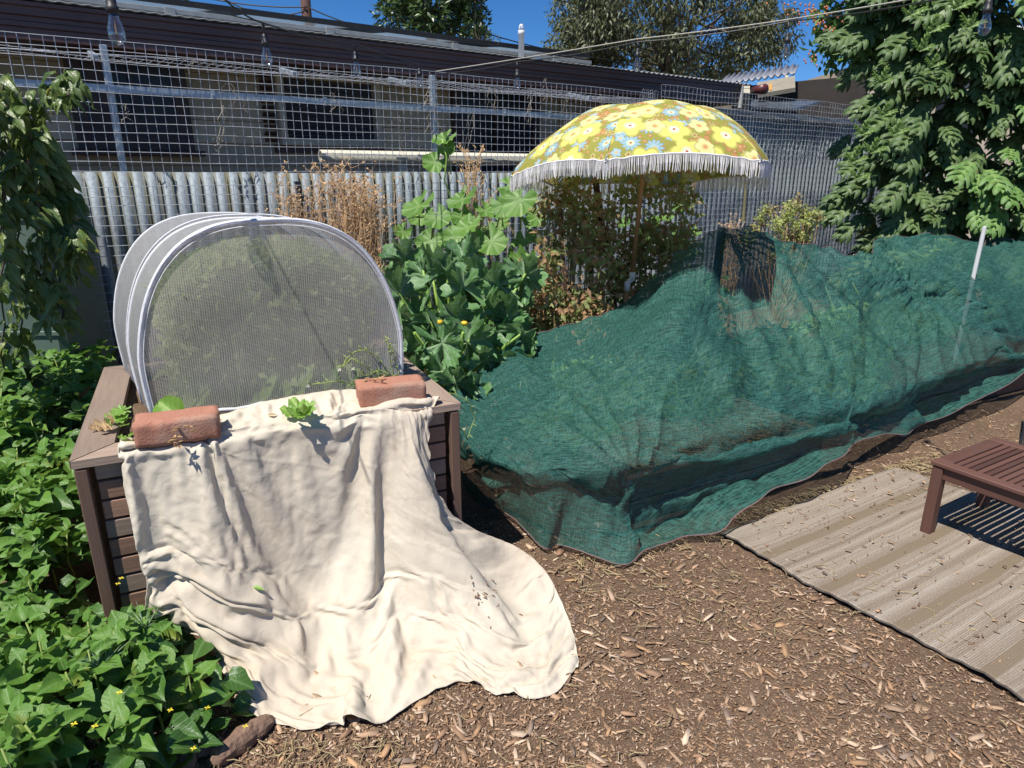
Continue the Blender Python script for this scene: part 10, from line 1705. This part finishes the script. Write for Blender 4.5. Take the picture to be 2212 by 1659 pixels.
# ================================================================ STRING LIGHTS
M_SOCK = simple('black_rubber', (.02, .02, .022), (.03, .03, .03), 20, .5)
m, b = newmat('bulb_glass'); g1 = b.n('BsdfGlossy'); g1.inputs['Roughness'].default_value = .08; g1.inputs['Color'].default_value = (.9, .93, .96, 1)
tr = b.n('BsdfTransparent'); tr.inputs[0].default_value = (.90, .93, .96, 1); mx = b.n('MixShader'); fz = b.n('LayerWeight'); fz.inputs[0].default_value = .35; b.set(mx.inputs[0], b.math('ADD', .10, b.math('MULTIPLY', fz.outputs['Facing'], .6))); b.set(mx.inputs[1], tr.outputs[0]); b.set(mx.inputs[2], g1.outputs[0]); b.out(mx.outputs[0]); M_BULB = m
M_FIL = simple('amber_filament', (.75, .35, .05), None, 20, .4); M_CAPM = simple('bulb_cap', (.5, .5, .52), None, 20, .3, .7)
bx = [((228, -62), 2, 1.95, 'largest, at the top left'), ((568, 52), 3, 3.00, 'second from the left'), ((766, 95), 4, 3.80, 'third from left, before the cream window'), ((905, 137), 5, 5.00, 'just left of the middle mesh post'), ((1117, 135), 6, 4.80, 'below the white vent pipe'), ((1378, 92), 7, 4.30, 'below the olive tree'), ((1704, 48), 8, 3.90, 'in front of the shed roof'), ((2141, -22), 9, 2.75, 'rightmost, against lobed leaves')]
# bulb size: cap to tip about 0.11 m; depth from the apparent size
cords = []
for (tp, k, y, lab) in bx:
    top = AT(tp[0], tp[1], y); cords.append(top)
    t = thing('string_light', top, 'clear teardrop bulb on a black socket, ' + lab, 'light bulb', 'string light bulbs'); dn = Vector((.02, .0, -1)).normalized(); q = MB()
    hs = .060 if k != 2 else .10
    hang = {2: .05, 3: .035, 4: .035, 5: .03, 6: .04, 7: .03, 8: .05, 9: .03}[k]; sc_ = 1.0
    q.lathe(top, dn, [(0, 0), (.007, .0), (.006, hang * .6), (.0025, hang * .7), (.0025, hang)], 8); q.build('drop_cord', M_SOCK, t, True)
    s0 = top + dn * hang; q = MB(); q.lathe(s0, dn, [(0, 0), (.010 * sc_, .002), (.0125 * sc_, .012), (.0125 * sc_, .028 * sc_), (.016 * sc_, .03 * sc_), (.016 * sc_, .042 * sc_), (.013 * sc_, .044 * sc_), (.013 * sc_, .050 * sc_)], 14); q.build('socket', M_SOCK, t, True)
    b0 = s0 + dn * .049 * sc_; q = MB(); q.lathe(b0, dn, [(.0115 * sc_, 0), (.0125 * sc_, .01 * sc_), (.019 * sc_, .030 * sc_), (.0215 * sc_, .045 * sc_), (.0195 * sc_, .058 * sc_), (.012 * sc_, .068 * sc_), (.003 * sc_, .072 * sc_), (0, .0722 * sc_)], 18); q.build('bulb', M_BULB, t, True)
    q = MB(); q.tube([b0 + dn * .012, b0 + dn * .045 * sc_], .0016, 5); q.build('filament', M_FIL, t)
hook = FP(1.94, -.02, 2.19)
q = MB(); pts = [AT(-40, -210, 1.4), AT(228, -64, 1.95), AT(480, -6, 2.7)] + [c + Vector((0, 0, .004)) for c in cords[1:4]] + [hook + Vector((-.04, -.06, 0))]
def smooth(pts, n=8, sag=.0):
    o = []
    for i in range(len(pts) - 1):
        for k in range(n): f = k / n; o.append(Vector(pts[i]).lerp(Vector(pts[i + 1]), f) - Vector((0, 0, sag * 4 * f * (1 - f))))
    o.append(Vector(pts[-1])); return o
q.tube(smooth(pts, 8, .012), .0034, 6); prop(q.build('light_cord', M_SOCK), 'black string light cord sagging from top left to the middle mesh post', 'cord')
q = MB(); pts2 = [hook + Vector((.02, -.04, -.02))] + [c + Vector((0, 0, .004)) for c in cords[4:]] + [AT(2330, -40, 2.3)]; q.tube(smooth(pts2, 8, .012), .0034, 6)
prop(q.build('light_cord', M_SOCK), 'black string light cord rising from the middle mesh post to the top right', 'cord')
q = MB(); q.tube(smooth([hook, AT(1378, 84, 4.32), AT(1704, 42, 3.92), AT(2141, -34, 2.77), AT(2330, -60, 2.3)], 8, .004), .0034, 6)
prop(q.build('support_rope', simple('pale_rope', (.55, .52, .45), (.35, .33, .29), 160, .9)), 'pale twisted support rope beside the right string light cord', 'rope')
q = MB(); q.tube(smooth([AT(228, -80, 1.97), AT(560, 46, 3.02), hook + Vector((0, 0, .01))], 12, .02), .0022, 5); prop(q.build('support_wire', M_SOCK), 'thin dark support wire beside the left string light cord', 'wire')

# ================================================================ MULCH, LOG, LITTER
np.random.seed(121); random.seed(121)
def chips(n, lo, hi, wl, region, name, label, zoff=.0, cols=None, big=False):
    P_c = []; tries = 0
    while len(P_c) < n:
        m_ = n * 3; t_ = np.random.rand(m_)
        # density falls with distance as the grains shrink in the picture
        y = 1.15 * np.exp(t_ * math.log(6.2 / 1.15)); x = np.random.uniform(-.95, .98, m_) * y
        P_c += [(a, c_) for a, c_ in zip(x, y) if region(a, c_)]
    P_c = np.array(P_c[:n]); L = np.random.gamma(2.2, 1, n) / 2.2 * (hi - lo) * .5 + lo; L = np.clip(L, lo, hi); Wd = L * np.random.uniform(wl[0], wl[1], n)
    # patches where the mulch is scuffed away down to the fine dark soil
    ang = np.random.uniform(0, 2 * math.pi, n); tl_ = np.random.normal(0, .16, (n, 2)); H = Wd * np.random.uniform(.12, .35, n)
    z = np.array([gz(a, c_) for a, c_ in P_c]) + np.random.uniform(.0, .006, n) + zoff
    d = np.stack([np.cos(ang), np.sin(ang), tl_[:, 0]], 1); s_ = np.stack([-np.sin(ang), np.cos(ang), tl_[:, 1]], 1); up = np.array([0, 0, 1.0])
    c = np.concatenate([P_c, z[:, None]], 1); pts = []
    sh = np.random.uniform(.45, 1.0, (n, 6)); shp = [(-1, -.5), (-.55, -1), (.6, -.9), (1, -.1), (.7, .9), (-.6, 1)]
    for lv in (1, 0):
        for k, (a, c2) in enumerate(shp):
            bend = (a * a) * .12 * L * np.random.uniform(-1, 1)
            pts.append(c + d * (a * L / 2 * (sh[:, k] if k in (1, 4) else 1))[:, None] + s_ * (c2 * Wd / 2 * sh[:, k])[:, None] + up * (H * lv)[:, None] + up * bend[:, None] * 0)
    V = np.stack(pts, 1).reshape(-1, 3); k = np.arange(n)[:, None] * 12
    quads = [(0, 1, 2, 3), (0, 3, 4, 5)] + [(j, j + 6, (j + 1) % 6 + 6, (j + 1) % 6) for j in range(6)]
    F = np.concatenate([k + np.array([q_]) for q_ in quads], 0)
    pal = np.array(cols); ci = pal[np.random.choice(len(pal), n)] * np.random.uniform(.75, 1.45, (n, 1)) * np.array([1.04, 1.0, .94]); col = np.concatenate([np.repeat(ci, 12, 0), np.ones((n * 12, 1))], 1)
    o = link(name, npmesh(name, V, F, M_CHIP, False, None, col)); prop(o, label, 'mulch', kind='stuff'); return o
m, b = newmat('wood_chip'); at = b.n('Attribute', attribute_name='Col'); f = b.noise(b.co('Object', (1, 1, 1)), 260, 3, .7)
col = b.mix(b.math('MULTIPLY', f, .5), at.outputs['Color'], (.16, .10, .07)); b.out(b.pbr(col, .85, 0, b.bump(f, .4, .002), .2)); M_CHIP = m
def pdist(x, y, O, X, Lx, Y, Ly, mrg=0.0):
    d = Vector((x, y, 0)) - O; a = d.dot(X); c_ = d.dot(Y); return -mrg < a < Lx + mrg and -mrg < c_ < Ly + mrg
def free(x, y):
    if pdist(x, y, PO, PU, 1.14, PV, 1.05): return False
    if pdist(x, y, BO, BU, 1.38, -BN, 1.25): return False
    if pdist(x, y, BO + BU * 2.13 - BN * .3, BU, 2.4, -BN, 1.3): return False
    if x < -.9 and y > 1.5: return False
    q_ = Vector((x, y, 0)) - RC; den = RX.x * RY.y - RX.y * RY.x; a = (q_.x * RY.y - q_.y * RY.x) / den; c_ = (RX.x * q_.y - RX.y * q_.x) / den
    if 0 < a < 1.34 and 0 < c_ < 2.4: return False
    if y > 3.1 and x < .9: return False
    if Vector((x, y, 0)).dot(BN) < (BO.dot(BN) - 1.9): return False
    return True
def dens(x, y):
    v_ = noise.noise((x * 1.6 + 3, y * 1.6, 0)) + .6 * noise.noise((x * 5, y * 5, 2)); near = math.exp(-max(0, (BO.dot(BN) + .30 - Vector((x, y, 0)).dot(BN)) * -1) * 1.6)
    return v_ + near * .75
reg = lambda thr: (lambda x, y: free(x, y) and dens(x, y) > thr + rnd(-.35, .35))
PALE = [(.45, .31, .21), (.50, .37, .27), (.38, .27, .19), (.33, .21, .135), (.58, .46, .35), (.44, .28, .16), (.24, .155, .10)]
MID = [(.26, .165, .105), (.19, .12, .08), (.36, .25, .17), (.13, .085, .06), (.44, .32, .22), (.10, .068, .05)]
chips(38000, .003, .011, (.25, .7), lambda x, y: free(x, y), 'fine_mulch', 'fine crumbled bark and dust over the whole path', 0, MID)
chips(24000, .006, .021, (.18, .5), reg(.05), 'wood_chips', 'pale wood chips scattered over the brown soil path', .001, PALE + MID[:3])
chips(1900, .016, .062, (.16, .42), reg(.15), 'large_wood_chips', 'larger pale splintered wood chips lying on the path', .003, PALE + [(.22, .17, .14)])
# a little of it on the rug
def onrug(x, y):
    q_ = Vector((x, y, 0)) - RC; den = RX.x * RY.y - RX.y * RY.x; a = (q_.x * RY.y - q_.y * RY.x) / den; c_ = (RX.x * q_.y - RX.y * q_.x) / den
    return .02 < a < 1.32 and .02 < c_ < 2.3 and random.random() < math.exp(-c_ * 2.2) + .06
chips(420, .006, .028, (.2, .45), onrug, 'rug_litter', 'few wood chips strewn on the rug near its back corner', .021, PALE + MID)
o = straw('straw_scraps', '', lambda: (lambda p: (p[0], p[1], .012 + rnd(0, .008)))(random.choice([(rnd(.2, 1.6), rnd(1.9, 2.35)), (rnd(-.8, -.3), rnd(1.28, 1.46)), (rnd(-.6, 2.0), rnd(1.2, 2.4))])), 420, .055, .0014, seed=9); prop(o, 'stray yellow straw pieces lying among the wood chips', 'straw', kind='stuff')
# crumbs on the sheet
q = MB()
for i in range(34):
    a = rnd(0, 6.28); r_ = abs(random.gauss(0, .07)); px_, py_ = 1040 + math.cos(a) * r_ * 500, 1335 + math.sin(a) * r_ * 320
    g = G(px_, py_, .05); k = np.argmin(np.abs(CL.reshape(-1, 3)[:, 0] - g.x) + np.abs(CL.reshape(-1, 3)[:, 1] - g.y)); p = Vector(CL.reshape(-1, 3)[k]) + Vector((rnd(-.008, .008), rnd(-.008, .008), .005)); d_ = Vector((rnd(-1, 1), rnd(-1, 1), .05)).normalized()
    q.box(p, d_ * rnd(.002, .008), Vector((-d_.y, d_.x, 0)) * .0017, Vector((0, 0, .001)))
prop(q.build('bark_crumbs', simple('bark_crumb', (.16, .09, .06), (.3, .2, .14), 90, .9)), 'dark bark crumbs dropped on the right part of the cream sheet', 'crumbs', kind='stuff')
def leaf_on_sheet(px_, py_, L, mat, name, lab, ang):
    g = G(px_, py_, .05); k = np.argmin(np.abs(CL.reshape(-1, 3)[:, 0] - g.x) + np.abs(CL.reshape(-1, 3)[:, 1] - g.y)); p = Vector(CL.reshape(-1, 3)[k]) + Vector((0, 0, .008)); V, F, U = plain_leaf(3, .22, 5, .5, .3, .4, .05, .8)
    o = inst(name, npmesh(name, V, F, mat, True, U), None, frame(p, (math.cos(ang), math.sin(ang), .05), (0, -.2, 1), L)); prop(o, lab, 'leaf')
leaf_on_sheet(560, 1405, .036, M_BRGREEN, 'fallen_leaf', 'small green fallen leaf low on the cream sheet', -.2)
leaf_on_sheet(622, 1297, .03, M_DRYL, 'fallen_leaf', 'small curled brown fallen leaf midway up the cream sheet', .4)
# log and bark lumps at the bottom left
M_LOG = simple('rotting_log', (.26, .16, .11), (.13, .08, .055), 22, .9, 0, .9, 40, bdist=.012)
def lump(name, a, c_, r0, r1, lab, seed, cat='log'):
    random.seed(seed); a = Vector(a); c_ = Vector(c_); q = MB(); n_ = 14; ns = 16; ax = (c_ - a).normalized(); X = ax.cross(Vector((0, 0, 1))).normalized(); Y = X.cross(ax)
    for i in range(n_ + 1):
        f = i / n_; rr = (r0 + (r1 - r0) * f) * (math.sin(math.pi * min(1, max(0, f * 1.0))) ** .25 if 0 < f < 1 else .25)
        for j in range(ns):
            t_ = 2 * math.pi * j / ns; p = a.lerp(c_, f); k_ = 1 + .28 * noise.noise((f * 5 + seed, math.cos(t_) * 1.5, math.sin(t_) * 1.5)) + .13 * noise.noise((f * 16, math.cos(t_) * 5, math.sin(t_) * 5 + seed)); q.v.append(tuple(p + (X * math.cos(t_) + Y * math.sin(t_)) * rr * k_)); q.uv.append((0, 0))
    for i in range(n_):
        for j in range(ns): u_ = i * ns + j; w2 = i * ns + (j + 1) % ns; q.f.append((u_, w2, w2 + ns, u_ + ns))
    q.f.append(tuple(range(ns))[::-1]); q.f.append(tuple(range(n_ * ns, n_ * ns + ns)))
    prop(q.build(name, M_LOG, None, False), lab, cat)
lump('old_log', G(455, 1648, .02), G(590, 1550, .02), .032, .030, 'rough rotting brown log edging the ground cover below the sheet corner', 4)
for i, (px_, py_, r_, lab) in enumerate(((395, 1652, .028, 'small brown bark lump at the bottom edge among the spinach'), (352, 1640, .022, 'reddish bark lump leftmost at the bottom edge'), (432, 1625, .020, 'flat bark piece just left of the rotting log'))):
    p = G(px_, py_, .02); lump('bark_piece', p - Vector((.03, 0, 0)), p + Vector((.03, .015, 0)), r_, r_ * .8, lab, 8 + i, 'bark')
